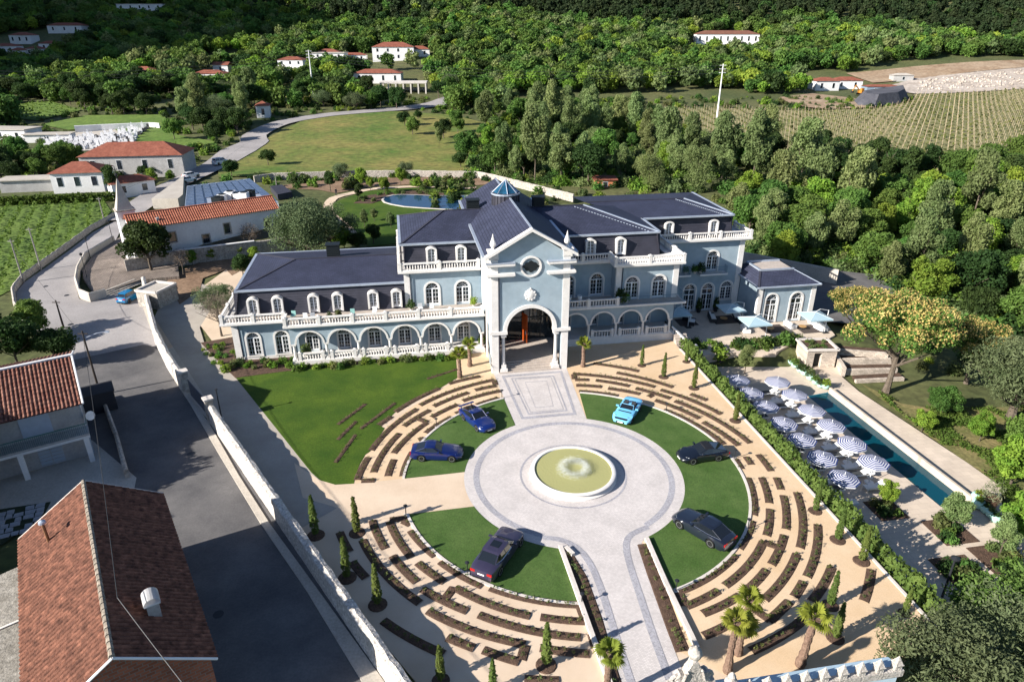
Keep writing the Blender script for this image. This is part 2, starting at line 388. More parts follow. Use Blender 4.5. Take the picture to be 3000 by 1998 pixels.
# pale concrete footway along the garden wall, a kerb high
fw = [(-50.82, 86.92), (-44.06, 76.20), (-37.62, 66.69), (-32.81, 60.32), (-26.63, 51.72), (-19.74, 42.33), (-14.02, 35.07), (-8.86, 28.03), (-7.92, 26.22)]
fw2 = [(-49.88, 86.92), (-42.96, 75.21), (-34.22, 62.60), (-29.65, 57.01), (-23.55, 48.35), (-18.88, 42.12), (-13.20, 35.07), (-7.55, 28.03), (-6.37, 26.22)]
pv = MB(); pv.poly(fw + fw2[::-1], 0.0, 0.14); pv.build('footway', M_conc)['kind'] = 'structure'
yard = MB(); yard.poly([(-51.41, 53.39), (-39.36, 53.97), (-32.25, 48.11), (-31.35, 45.75), (-35.42, 43.57), (-43.12, 41.14)], None, 0.035); yard.build('yard', M_conc)['kind'] = 'structure'
forecourt = MB(); forecourt.poly([(-71.36, 118.04), (-71.84, 121.96), (-54.14, 105.11), (-51.24, 99.13), (-56.35, 97.48), (-58.94, 92.51), (-61.10, 92.81), (-65.42, 98.13), (-67.88, 102.22), (-70.15, 108.92)], 0.0, 0.5)
M_cobble = brick_mat('forecourt_cobbles', (0.235, 0.195, 0.165), (0.16, 0.13, 0.11), 0.3, 0.2, 0.03, 0.9, var=0.25, bump=0.5, patch=0.25)
forecourt.build('forecourt', M_cobble)['kind'] = 'structure'
# ---- the garden platform
gl = [(-47.85, 83.86), (-35.72, 67.10), (-29.09, 57.97), (-19.42, 44.64), (-11.68, 35.07), (-5.41, 27.76), (-4.02, 25.80)]
gar = MB(); gar.poly(gl + [xy(19.0, -24), xy(19.0, 24), xy(19.0, 25.6), xy(-34, 29), xy(-37, 33), xy(-40, 34), xy(-43, 32)], -0.1, 0.0); gar.build('garden_gravel', M_cream)['kind'] = 'structure'
sand = MB(); sand.poly([(7.36, 57.74), (6.21, 68.72), xy(4.3, 25.5), xy(18.85, 25.5), xy(18.85, -23), xy(6, -23), (10.21, 30.32), (9.99, 40.53)], None, 0.012); sand.build('sand_path', M_sand)['kind'] = 'structure'
sand = MB(); sand.poly([(-6.74, 71.42), (-6.00, 65.99), (-10.06, 60.45), (-12.28, 56.07), (-13.29, 51.58), (-13.59, 48.94), (-13.38, 47.14), (-9.18, 48.00), (-6.19, 54.18), (-1.19, 61.60), (-2.03, 68.01), (-2.46, 74.94), (-5.37, 74.94)], None, 0.010); sand.build('sand_path', M_sand)['kind'] = 'structure'
drive = MB(); drive.poly([(-47.85, 83.86), (-35.72, 67.10), (-29.09, 57.97), (-19.42, 44.64), (-16.73, 41.14), (-13.36, 44.86), (-15.77, 47.86), (-19.36, 52.27), (-30.60, 66.61), (-37.53, 75.21), (-40.34, 80.43), (-41.13, 85.06), (-43.38, 94.33), (-49.36, 98.85), (-51.80, 97.30)], None, 0.014)
M_drive = mat('rolled_gravel', (0.34, 0.30, 0.255), 0.95, col2=(0.43, 0.385, 0.33), vscale=0.25, bump=0.2, bscale=25, fine=0.1, fscale=18)
drive.build('service_drive', M_drive)['kind'] = 'structure'
lawn = MB(); lawn.poly([(-6.62, 72.00), (-6.04, 66.50), (-7.60, 64.33), (-9.78, 61.80), (-11.77, 59.08), (-12.69, 56.40), (-12.28, 56.07), (-12.71, 53.85), (-12.96, 52.10), (-13.29, 51.58), (-13.49, 50.01), (-13.51, 48.37), (-13.41, 47.29), (-14.94, 47.14), (-16.38, 47.75), (-17.42, 48.85), (-18.63, 50.48), (-30.60, 66.61), (-29.70, 67.26)], -0.05, 0.03); lawn.build('lawn', M_lawn)['kind'] = 'structure'

def G_(mb, name, m, z=0.0):
    o = mb.build(name, m, None, loc=(FX, FY, z), rz=TH); return o
def ang(p):
    a = uv(p); return math.atan2(a[1], a[0])
RO, RI = 14.5, 9.42
def sector(p_out0, p_out1, p_in1, p_in0, ccw):
    a0, a1 = ang(p_out0), ang(p_out1); b1, b0 = ang(p_in1), ang(p_in0)
    def fix(s, e):
        if ccw:
            while e < s: e += 2 * math.pi
        else:
            while e > s: e -= 2 * math.pi
        return e
    return arc(RO, a0, fix(a0, a1), 60) + arc(RI, b1, b1 - (fix(b0, b1) - b0), 60)
secs = [sector((-8.17, 43.26), (4.46, 34.11), (3.48, 39.42), (-3.00, 44.28), True),
        sector((-9.18, 48.00), (-0.86, 61.80), (0.36, 56.55), (-3.97, 48.97), False),
        sector((7.14, 62.92), (11.08, 35.41), (10.26, 40.52), (7.38, 57.74), False)]
for s_ in secs:
    m_ = MB(); m_.poly(s_, 0.0, 0.045); G_(m_, 'turf_lawn', M_turf)['kind'] = 'structure'
    k_ = MB(); n_ = 60
    for i in range(n_ - 1):
        (x0, y0), (x1, y1) = s_[i], s_[i + 1]
        q = [(x0, y0), (x1, y1), (x1 * 14.72 / RO, y1 * 14.72 / RO), (x0 * 14.72 / RO, y0 * 14.72 / RO)]
        k_.poly(q, 0.0, 0.10)
    G_(k_, 'kerb', M_stone)['kind'] = 'structure'
rb = MB(); rb.poly(arc(RI, 0, 2 * math.pi, 121)[:-1], None, 0.03); G_(rb, 'roundabout_paving', M_pave)['kind'] = 'structure'
fd = MB(); fd.poly([(1.93, 40.65), (3.60, 39.69), (4.33, 38.66), (4.94, 36.69), (5.73, 33.53), (6.30, 29.37), (6.56, 27.57), (6.71, 25.39), (10.53, 26.18), (10.08, 30.32), (9.89, 33.44), (9.46, 38.88), (9.74, 40.05), (10.39, 40.89), (12.08, 41.89), (7.88, 43.18)], None, 0.022); fd.build('entrance_drive', M_pave)['kind'] = 'structure'
pth = MB(); pth.poly([(0.36, 56.55), (-2.13, 67.86), (-2.17, 69.60), (6.19, 70.20), (6.21, 68.72), (7.36, 57.74), (4.56, 55.30)], None, 0.024); pth.build('entrance_path', M_pave)['kind'] = 'structure'
ld = MB(); ld.poly([(-16.38, 47.75), (-13.41, 47.29), (-9.18, 48.00), (-3.74, 49.01), (-2.60, 46.55), (-2.95, 44.35), (-8.16, 43.32), (-11.27, 42.40), (-14.43, 44.26), (-17.20, 45.38), (-19.35, 50.31)], None, 0.018); ld.build('side_drive', M_cream)['kind'] = 'structure'
# grey sett bands
def band_arc(mb, r0, r1, a0, a1, z):
    n = 90; A = arc(r0, a0, a1, n); Bp = arc(r1, a0, a1, n)
    for i in range(n - 1): mb.add([(*A[i], z), (*A[i + 1], z), (*Bp[i + 1], z), (*Bp[i], z)], [(0, 1, 2, 3) if (a1 > a0) == (r1 < r0) else (3, 2, 1, 0)])
bd = MB(); aL = ang((2.34, 40.53)); aR = ang((10.54, 41.76))
band_arc(bd, 8.12, 8.62, aR, aL + 2 * math.pi if aL < aR else aL, 0.038)
G_(bd, 'grey_paving_band', M_grey)['kind'] = 'structure'
flat0 = lambda x, y: 0.0
strip('grey_paving_band', [(2.34, 40.53), (3.56, 40.36), (4.80, 39.51), (5.60, 37.88), (6.06, 35.77), (6.36, 33.44), (6.55, 31.66), (7.07, 27.57)], 0.5, M_grey, 0.040, hf=flat0, step=1.0)
strip('grey_paving_band', [(10.54, 41.76), (9.15, 40.94), (8.53, 39.81), (8.46, 37.88), (8.69, 34.87), (9.00, 31.06), (9.48, 27.00)], 0.5, M_grey, 0.040, hf=flat0, step=1.0)
bd = MB(); band_arc(bd, 4.45, 4.62, 0, 2 * math.pi, 0.038); G_(bd, 'grey_paving_band', M_grey)['kind'] = 'structure'
def quad_band(q, w, z, name):
    c = sum((Vector(p) for p in q), Vector((0, 0))) / 4
    vs, fs = [], []
    inn = []
    for p in q:
        d = (c - Vector(p)); inn.append(Vector(p) + d * (w * 1.41 / d.length))
    mb = MB()
    for i in range(4):
        j = (i + 1) % 4
        mb.poly([q[i], q[j], tuple(inn[j]), tuple(inn[i])], None, z)
    mb.build(name, M_grey)['kind'] = 'structure'
quad_band([(-1.16, 66.96), (5.63, 68.20), (6.46, 58.59), (0.96, 57.70)], 0.36, 0.036, 'grey_paving_band')
quad_band([(-0.13, 66.41), (4.65, 67.07), (5.62, 59.31), (1.62, 58.59)], 0.20, 0.036, 'grey_paving_band')
quad_band([(0.30, 66.14), (4.33, 66.69), (5.25, 59.61), (1.86, 59.02)], 0.09, 0.036, 'grey_paving_band')
quad_band([(1.42, 65.49), (3.81, 65.81), (4.23, 60.24), (2.38, 59.98)], 0.07, 0.036, 'grey_paving_band')
q = MB(); q.poly([(-46.43, 87.42), (-46.53, 92.81), (-45.82, 103.64), (-40.68, 102.22), (-38.61, 92.51), xy(-34.2, 29), xy(-34.2, 26), (-35.61, 74.24), (-40.68, 81.32)], None, 0.012); q.build('garden_path', M_cream)['kind'] = 'structure'
q = MB(); q.poly([(-42.04, 73.27), (-33.11, 61.02), (-28.22, 55.76), (-25.60, 53.97), (-31.74, 64.71), (-39.63, 76.20)], None, 0.013); q.build('gate_apron', M_conc)['kind'] = 'structure'
# soil bed along the hotel's left wing
bed = MB(); bed.poly([(-38.21, 75.69), (-34.94, 77.44), xy(-33.2, 28.05), xy(-26.4, 28.05), xy(-26.4, 25.5), xy(-6.2, 25.5), xy(-6.2, 24.6), (-7.64, 71.96), (-15.79, 70.34), (-25.74, 68.01), (-30.54, 66.45), (-34.02, 70.52)], -0.05, 0.06); bed.build('mulch_bed', M_soil)['kind'] = 'structure'
bed = MB(); bed.poly([(-53.25, 99.13), (-52.79, 103.64), (-51.39, 108.14), (-45.01, 110.52), (-42.45, 107.37), (-43.83, 100.82), (-45.82, 103.64), (-47.80, 99.46), (-46.11, 94.32), (-46.52, 88.51)], -0.05, 0.05); bed.build('bare_garden_soil', M_earth)['kind'] = 'structure'
# pond lawn behind the hotel
pl_poly = [(-39.76, 149.14), (-37.04, 157.06), (-34.74, 161.32), (-29.85, 163.79), (-26.19, 165.06), (-18.49, 165.33), (-8.70, 163.08), (-5.98, 141.90), (-20.87, 118.36), (-25.37, 116.39), (-32.06, 131.56), (-37.18, 140.53)]
M_lawn2 = M_lawn
pl_ = MB(); pl_.poly(pl_poly, -0.05, 0.05); pl_.build('pond_lawn', M_lawn2)['kind'] = 'structure'
strip('garden_path', [(-29.14, 125.76), (-32.87, 130.96), (-39.38, 144.72), (-40.71, 154.61), (-37.87, 159.16), (-34.45, 163.79), (-28.31, 166.25), (-20.63, 167.17), (-8.81, 165.33)], 2.2, M_cream, 0.02, hf=lambda x, y: 0.0, step=2)
bedp = [(-35.00, 149.14), (-34.57, 152.22), (-33.16, 157.06), (-29.15, 159.59), (-24.76, 161.75), (-19.02, 161.32), (-15.99, 159.16), (-15.80, 157.06), (-20.42, 157.06), (-26.15, 158.32), (-28.89, 155.82), (-29.58, 151.44), (-30.87, 148.76)]
bed = MB(); bed.poly(bedp, 0.0, 0.12); bed.build('pond_bed', M_soil)['kind'] = 'structure'
back_earth = [(-59.56, 166.36), (-52.88, 171.53), (-44.23, 177.51), (-9.87, 180.21), (-4.25, 169.82), (-8.97, 168.58), (-22.94, 170.01), (-35.01, 166.71), (-41.33, 159.59), (-46.17, 163.08)]
be = MB(); be.poly(back_earth, None, 0.0); be.build('planting_ground', M_earth)['kind'] = 'structure'
pond_out = [(-29.45, 152.22), (-29.30, 155.01), (-27.81, 157.06), (-25.87, 157.73), (-22.31, 157.39), (-18.52, 156.56), (-13.92, 156.65), (-10.23, 156.65), (-8.13, 151.44), (-9.40, 142.60), (-14.54, 143.30), (-18.91, 144.29), (-23.38, 145.58), (-26.67, 147.79), (-28.60, 149.90)]
def inset(poly, d):
    c = [sum(p[0] for p in poly) / len(poly), sum(p[1] for p in poly) / len(poly)]
    return [(p[0] + (c[0] - p[0]) * d / math.hypot(c[0] - p[0], c[1] - p[1]), p[1] + (c[1] - p[1]) * d / math.hypot(c[0] - p[0], c[1] - p[1])) for p in poly]
def water_mat(name, col, rough=0.06, bump=0.08, bscale=2.0):
    if name in _mats: return _mats[name]
    m = mat(name, col, rough, bump=bump, bscale=bscale, spec=0.5); m.node_tree.nodes['Principled BSDF'].inputs['IOR'].default_value = 1.33
    return m
pc = MB(); pc.poly(pond_out, 0.0, 0.16); pc.build('pond_kerb', M_stone)['kind'] = 'structure'
pw = MB(); pw.poly(inset(pond_out, 0.45), None, 0.18); pw.build('pond_water', water_mat('pond_water', (0.014, 0.05, 0.105), 0.08, 0.15, 1.2))['kind'] = 'structure'

# ---- the lower terrace with the pool
ZD = -2.6
deck_poly = [xy(20.2, -24), xy(20.2, 22.8), (28.69, 78.57), (34.22, 78.57), (35.69, 75.21), (39.97, 76.55), (40.00, 74.23), (39.32, 71.70), (39.68, 68.17), (43.47, 54.24), (44.28, 50.34), (42.86, 48.17), (41.73, 45.31), (42.03, 42.81), (41.62, 40.08), (36.06, 38.46), (30.04, 35.59)]
dk = MB(); dk.poly(deck_poly, None, ZD)
pool = [(33.37, 67.11), (36.16, 68.00), (40.09, 48.06), (37.19, 47.52)]
hole_tri = tessellate_polygon([[Vector((*p, 0)) for p in deck_poly], [Vector((*p, 0)) for p in pool]])
dk = MB(); allp = deck_poly + pool
dk.add([(p[0], p[1], ZD) for p in allp], [tuple(t) if (Vector(allp[t[1]]) - Vector(allp[t[0]])).cross(Vector(allp[t[2]]) - Vector(allp[t[0]])) > 0 else tuple(t)[::-1] for t in hole_tri])
dk.build('pool_deck', M_deck)['kind'] = 'structure'
pt = MB(); n4 = 4
pt.add([(p[0], p[1], ZD) for p in pool] + [(p[0], p[1], ZD - 1.5) for p in pool], [(0, 1, 5, 4), (1, 2, 6, 5), (2, 3, 7, 6), (3, 0, 4, 7), (4, 5, 6, 7)])
pt.build('pool_basin', mat('pool_plaster', (0.05, 0.30, 0.40), 0.6, var=0.1, vscale=0.4))['kind'] = 'structure'
pw = MB(); pw.poly(pool, None, ZD - 0.09); pw.build('pool_water', water_mat('pool_water', (0.003, 0.055, 0.082), 0.04, 0.12, 1.6))['kind'] = 'structure'
q = MB(); q.poly([xy(20.2, 19), xy(28, 19), xy(28, 24.6), xy(20.2, 24.6)], None, ZD - .012); q.build('pool_deck', M_deck)['kind'] = 'structure'
# raised wall on the far side of the pool
a_, b_ = Vector(pool[1]), Vector(pool[2]); nn = Vector((-(b_ - a_).y, (b_ - a_).x)).normalized()
if nn.x < 0: nn = -nn
cop = MB(); cop.poly([tuple(a_ - nn * 0.05), tuple(b_ - nn * 0.05), tuple(b_ + nn * 0.2), tuple(a_ + nn * 0.2)], ZD - 0.5, ZD + 0.6)
tag(cop.build('pool_wall', M_deck), 'long low stone wall along the far edge of the swimming pool', 'wall')
# patio in front of the right-hand block
ZP = -1.1
pat = [xy(18.9, 22.6), xy(18.9, 25.0), xy(19.9, 27.0), xy(19.9, 36.4), xy(33.2, 36.4), xy(33.2, 30.7), xy(41.2, 30.7), xy(43.0, 30.5), (42.00, 80.56), (39.82, 78.69), (36.76, 79.06), (32.56, 75.44), (27.55, 75.44)]
pa = MB(); pa.poly(pat, -2.75, ZP); pa.build('patio', M_deck)['kind'] = 'structure'
pk = MB(); pk.poly([xy(41.3, 30), xy(41.3, 44), xy(34, 44), xy(34, 57), xy(47, 55), xy(62, 46), xy(58, 30), xy(50, 27)], None, -1.02); pk.build('service_yard', M_asphd)['kind'] = 'structure'


# ================================================================ THE HOTEL
M_stucco = mat('blue_stucco', (0.275, 0.352, 0.402), 0.85, col2=(0.335, 0.408, 0.452), vscale=0.4, bump=0.08, bscale=30, fine=0.07, fscale=1.3)
M_white = mat('white_stone_trim', (0.66, 0.63, 0.59), 0.7, col2=(0.75, 0.725, 0.69), vscale=0.9, bump=0.08, bscale=14, fine=0.05, fscale=6)
M_frame = mat('white_window_paint', (0.78, 0.79, 0.80), 0.45, spec=0.4)
M_glass = mat('window_glass', (0.02, 0.026, 0.032), 0.05, spec=0.7, var=0.7, vscale=0.6, objrand=1.6)
M_slate = brick_mat('roof_slate', (0.040, 0.045, 0.076), (0.016, 0.018, 0.034), 0.42, 0.30, 0.022, 0.6, var=0.14, bump=0.6, patch=0.18, spec=0.3)
M_slate_y = brick_mat('roof_slate_turned', (0.040, 0.045, 0.076), (0.016, 0.018, 0.034), 0.42, 0.30, 0.022, 0.6, rot=R(90), var=0.14, bump=0.6, patch=0.18, spec=0.3)
M_mans = mat('mansard_cladding', (0.036, 0.036, 0.050), 0.6, var=0.2, vscale=0.8, spec=0.35)
M_zinc = mat('zinc_gutter', (0.42, 0.47, 0.55), 0.4, var=0.1, vscale=0.7, metal=0.35, spec=0.5)
M_iron = mat('dark_iron', (0.02, 0.022, 0.026), 0.5, spec=0.4)
M_vent = mat('black_vent_cowl', (0.012, 0.016, 0.018), 0.5)
M_floor = brick_mat('terrace_tiles', (0.44, 0.38, 0.33), (0.34, 0.29, 0.25), 0.5, 0.5, 0.012, 0.8, var=0.06, bump=0.1, patch=0.1)
HO = (0.0, 28.0, 0.0)
hotel = empty('hotel', (*xy(0, 28), 0.0), TH, 'long pale blue hotel with slate roofs, white balustrades and a gabled entrance tower', 'hotel')
def HB(): return MB(HO)
def hpart(mb, name, m, parent=hotel, smooth=False): return mb.build(name, m, parent, smooth)

def arch_outline(w, h, rise=None, n=14):
    """opening outline, origin bottom centre; rise = height of the arched head (w/2: round)"""
    rise = w / 2 if rise is None else rise
    if rise <= 0: return [(-w / 2, 0), (w / 2, 0), (w / 2, h), (-w / 2, h)]
    r = (w * w / 4 + rise * rise) / (2 * rise); cz = h - r; a = math.asin(min(1.0, w / 2 / r))
    return [(-w / 2, 0), (w / 2, 0)] + [(r * math.sin(a - 2 * a * i / n), cz + r * math.cos(a - 2 * a * i / n)) for i in range(n + 1)]
def wall_holes(mb, a, b, z0, z1, openings, depth=0.28, mi=0, inward=1):
    """flat wall from plan point a to b (outward normal on the right of a->b), with (s, z, outline) openings, and reveals"""
    a, b = Vector(a), Vector(b); d = (b - a).normalized(); L = (b - a).length; nrm = Vector((-d.y, d.x))   # inward
    P3 = lambda s, z, t=0.0: (a.x + d.x * s + nrm.x * t, a.y + d.y * s + nrm.y * t, z)
    loops = [[(0, z0), (L, z0), (L, z1), (0, z1)]] + [[(s + x, z + y) for x, y in ol] for s, z, ol in openings]
    flat = [p for l in loops for p in l]
    tri = tessellate_polygon([[Vector((x, y, 0)) for x, y in l] for l in loops])
    fs = []
    for t in tri:
        q = [Vector(flat[i]) for i in t]
        fs.append(tuple(t) if (q[1] - q[0]).cross(q[2] - q[0]) > 0 else tuple(t)[::-1])
    mb.add([P3(*p) for p in flat], fs, mi)
    for l in loops[1:]:
        n = len(l)
        mb.add([P3(*p) for p in l] + [P3(*p, depth) for p in l], [(i, (i + 1) % n, n + (i + 1) % n, n + i) for i in range(n)], mi)
def offset_outline(ol, t):
    cx = sum(p[0] for p in ol) / len(ol); out = []
    n = len(ol)
    for i, p in enumerate(ol):
        a, b = Vector(ol[i - 1]), Vector(ol[(i + 1) % n]); p = Vector(p)
        d1 = (p - a).normalized(); d2 = (b - p).normalized(); n1 = Vector((d1.y, -d1.x)); n2 = Vector((d2.y, -d2.x)); nn = (n1 + n2)
        k = nn.length; nn = nn / k if k > 1e-6 else n1
        out.append(tuple(p + nn * (t / max(0.4, nn.dot(n1)))))
    return out
def make_window(w, h, rise=None, sur=0.22, bars=3, transom=None, proud=0.07, door=False):
    """meshes for one window type: surround, frame (with glazing bars), three panes"""
    rise = w / 2 if rise is None else rise
    ol = arch_outline(w, h, rise)
    so = offset_outline(ol, sur); so = [(x, max(z, 0.0)) for x, z in so]
    s = MB(); n = len(ol)
    F = [(x, -proud, z) for x, z in ol] + [(x, -proud, z) for x, z in so]
    fs = [(i, (i + 1) % n, n + (i + 1) % n, n + i) for i in range(n) if i != 0]
    s.add(F, [f[::-1] for f in fs])
    s.add([(x, -proud, z) for x, z in so] + [(x, 0.02, z) for x, z in so], [(i, (i + 1) % n, n + (i + 1) % n, n + i)[::-1] for i in range(n) if i != 0])
    s.add([(x, -proud, z) for x, z in ol] + [(x, 0.25, z) for x, z in ol], [(i, (i + 1) % n, n + (i + 1) % n, n + i) for i in range(n) if i != 0])
    if not door: s.box(-w / 2 - sur * 1.1, w / 2 + sur * 1.1, -proud - 0.06, 0.2, -0.12, 0.0)
    me_s = s.mesh('window_surround', M_white)
    f = MB(); y0, y1 = 0.16, 0.22; fw_ = 0.075
    io = offset_outline(ol, -fw_)
    f.add([(x, y0, z) for x, z in ol] + [(x, y0, z) for x, z in io], [(i, (i + 1) % n, n + (i + 1) % n, n + i) for i in range(n)])
    f.add([(x, y0, z) for x, z in io] + [(x, y1, z) for x, z in io], [(i, (i + 1) % n, n + (i + 1) % n, n + i) for i in range(n)])
    sp = h - rise if rise >= w * 0.4 else h * 1.0
    zt = transom or (sp if rise >= w * 0.4 else None)
    if zt: f.box(-w / 2, w / 2, y0 - 0.02, y1, zt - 0.06, zt + 0.06)
    top = zt or h - rise * 0.5
    f.box(-0.075, 0.075, y0 - 0.015, y1, 0.03, top)
    if door: f.box(-w / 2, w / 2, y0 - 0.01, y1, 0.03, 0.5 * 0.5)
    if transom and sp - transom > 0.5:
        f.box(-w / 2, w / 2, y0 - 0.02, y1, sp - 0.05, sp + 0.05); f.box(-0.045, 0.045, y0, y1, transom, sp)
    for k in range(1, bars + 1):
        z = top * k / (bars + 1); f.box(-w / 2, w / 2, y0 + 0.015, y1, z - 0.018, z + 0.018)
    for sx in (-1, 1): f.box(sx * w / 4 - 0.018, sx * w / 4 + 0.018, y0 + 0.015, y1, 0.05, top)
    if rise >= w * 0.4:
        z0 = sp
        for a in (35, 65, 90, 115, 145):
            f.bar((0.0, y0 + 0.02, z0), (math.cos(R(a)) * w * 0.48, y0 + 0.021, z0 + math.sin(R(a)) * rise * 0.96), 0.03, 0.03)
        pts = arc(w * 0.26, 0, math.pi, 9)
        for i in range(8): f.bar((pts[i][0], y0 + 0.02, z0 + pts[i][1] * rise / (w / 2)), (pts[i + 1][0], y0 + 0.021, z0 + pts[i + 1][1] * rise / (w / 2)), 0.03, 0.03)
    me_f = f.mesh('window_frame', M_frame)
    panes = []
    def clip_poly(x0, x1, z0, z1):
        pts = [p for p in ol]
        def cut(pts, fn, it):
            out = []
            for i in range(len(pts)):
                a, b = pts[i], pts[(i + 1) % len(pts)]
                ia, ib = fn(a), fn(b)
                if ia: out.append(a)
                if ia != ib: out.append(it(a, b))
            return out
        def lerpx(x): return lambda a, b: (x, a[1] + (b[1] - a[1]) * (x - a[0]) / (b[0] - a[0]))
        def lerpz(z): return lambda a, b: (a[0] + (b[0] - a[0]) * (z - a[1]) / (b[1] - a[1]), z)
        pts = cut(pts, lambda p: p[0] >= x0, lerpx(x0)); pts = cut(pts, lambda p: p[0] <= x1, lerpx(x1))
        pts = cut(pts, lambda p: p[1] >= z0, lerpz(z0)); pts = cut(pts, lambda p: p[1] <= z1, lerpz(z1))
        return pts
    zt2 = zt or 99
    for x0, x1, z0, z1 in ((-w / 2 - 1, 0, -1, zt2), (0, w / 2 + 1, -1, zt2)) + (((-w, w, zt2, h + 1),) if zt else ()):
        p = clip_poly(x0, x1, z0, z1)
        if len(p) < 3: continue
        m = MB(); tilt = 0.012 * (1 if x0 < 0 else -1)
        m.add([(x, y1 - 0.01 + tilt * x, z) for x, z in p], [tuple(range(len(p)))]); panes.append(m.mesh('pane', M_glass))
    return dict(sur=me_s, frame=me_f, panes=panes, ol=ol, w=w, h=h)
def put_window(wt, u, v, z, parent=hotel, rz=0.0, org=HO, name='window'):
    o = inst(name, wt['sur'], parent, (u - org[0], v - org[1], z - org[2]), rz)
    inst('frame', wt['frame'], o)
    for p in wt['panes']: inst('pane', p, o)
    return o
W_ground = make_window(1.42, 2.85); W_first = make_window(1.55, 2.85, door=True); W_dorm = make_window(0.86, 1.95, 0.2, sur=0.2, bars=4, door=True)
W_arc = make_window(1.36, 2.6, 0.68, sur=0.12, door=True); W_tall = make_window(1.65, 4.05, transom=2.5, door=True, bars=2); W_mid = make_window(1.65, 2.6)

def window_row(mb, a, b, z0, z1, items, depth=0.26):
    """items: (s along the wall, sill z, window type); returns nothing, places windows too"""
    wall_holes(mb, a, b, z0, z1, [(s, z, wt['ol']) for s, z, wt in items], depth)
    A_, B_ = Vector(a), Vector(b); d = (B_ - A_).normalized(); rz = math.atan2(d.y, d.x)
    for s, z, wt in items: put_window(wt, a[0] + d.x * s, a[1] + d.y * s, z, rz=rz)

# ---- walls
w = HB()
window_row(w, (-33.0, 28.0), (-4.2, 28.0), 0.0, 4.75, [(2.1, 0.55, W_ground), (5.25, 0.55, W_ground)] + [(33.0 + u, 0.58, W_arc) for u in (-24.35, -20.75, -17.2, -13.65, -10.1, -6.6)])
wall_holes(w, (-33.0, 44.0), (-33.0, 28.0), 0.0, 4.75, [])
wall_holes(w, (-4.2, 43.5), (-33.0, 43.5), 0.0, 4.75, [])
hpart(w, 'wall', M_stucco)
w = HB()      # central block, left half
window_row(w, (-13.2, 28.9), (-4.2, 28.9), 4.95, 9.4, [(3.1, 5.05, W_first), (6.7, 5.05, W_first)])
wall_holes(w, (-13.2, 43.3), (-13.2, 28.9), 4.75, 9.4, [])
wall_holes(w, (18.0, 43.3), (-13.2, 43.3), 0, 9.4, [])
hpart(w, 'wall', M_stucco)
w = HB()      # central block, right half: recessed wall and projecting bay
window_row(w, (4.2, 29.0), (11.9, 29.0), 4.95, 9.4, [(2.2, 5.0, W_first), (5.85, 5.0, W_first)])
window_row(w, (4.2, 29.0), (20.0, 29.0), 0.9, 4.75, [(2.0, 0.95, W_arc), (5.5, 0.95, W_arc), (8.9, 0.95, W_arc), (12.4, 0.95, W_arc)])
wall_holes(w, (11.9, 29.0), (11.9, 27.0), 4.95, 9.4, [])
window_row(w, (11.9, 27.0), (19.6, 27.0), 4.95, 9.4, [(2.0, 5.05, W_first), (5.4, 5.05, W_first)])
wall_holes(w, (19.6, 27.0), (19.6, 36.2), -1.1, 9.4, [])
hpart(w, 'wall', M_stucco)
w = HB()      # right-hand block
window_row(w, (19.6, 36.2), (32.8, 36.2), -1.1, 9.2, [(8.9, 4.75, W_first), (3.6, 4.75, W_first), (6.1, -1.1, W_tall), (8.75, -1.1, W_tall), (11.5, 0.5, W_mid), (3.2, -1.1, W_tall)])
wall_holes(w, (32.8, 36.2), (32.8, 50.0), -1.1, 9.2, []); wall_holes(w, (32.8, 50.0), (18.0, 50.0), -1.1, 9.2, [])
hpart(w, 'wall', M_stucco)
w = HB()      # corner pavilion
window_row(w, (33.0, 30.8), (41.1, 30.8), -1.1, 4.1, [(2.0, -1.1, W_tall), (5.6, -1.1, W_tall)])
wall_holes(w, (33.0, 36.2), (33.0, 30.8), -1.1, 4.1, []); wall_holes(w, (41.1, 30.8), (41.1, 38.5), -1.1, 4.1, []); wall_holes(w, (41.1, 38.5), (33.0, 38.5), -1.1, 4.1, [])
hpart(w, 'wall', M_stucco)
# ---- white pilasters
def pil(u0, u1, v0, v1, z0, z1):
    m = HB(); m.box(u0, u1, v0, v1, z0, z1); hpart(m, 'pilaster', M_white)
pil(-33.06, -32.35, 27.92, 28.3, 0.0, 4.75); pil(-13.3, -12.65, 28.8, 29.2, 4.97, 9.4)
pil(11.8, 12.45, 26.9, 27.3, 4.97, 9.4); pil(19.0, 19.68, 26.9, 27.4, 4.97, 9.4); pil(32.15, 32.9, 36.1, 36.6, -1.1, 9.2)
pil(32.9, 33.5, 30.7, 31.1, -1.1, 4.1); pil(40.55, 41.2, 30.7, 31.1, -1.1, 4.1)
pl = HB(); pl.box(-32.3, -26.3, 27.94, 28.2, 0.0, 0.42); hpart(pl, 'plinth', M_white)
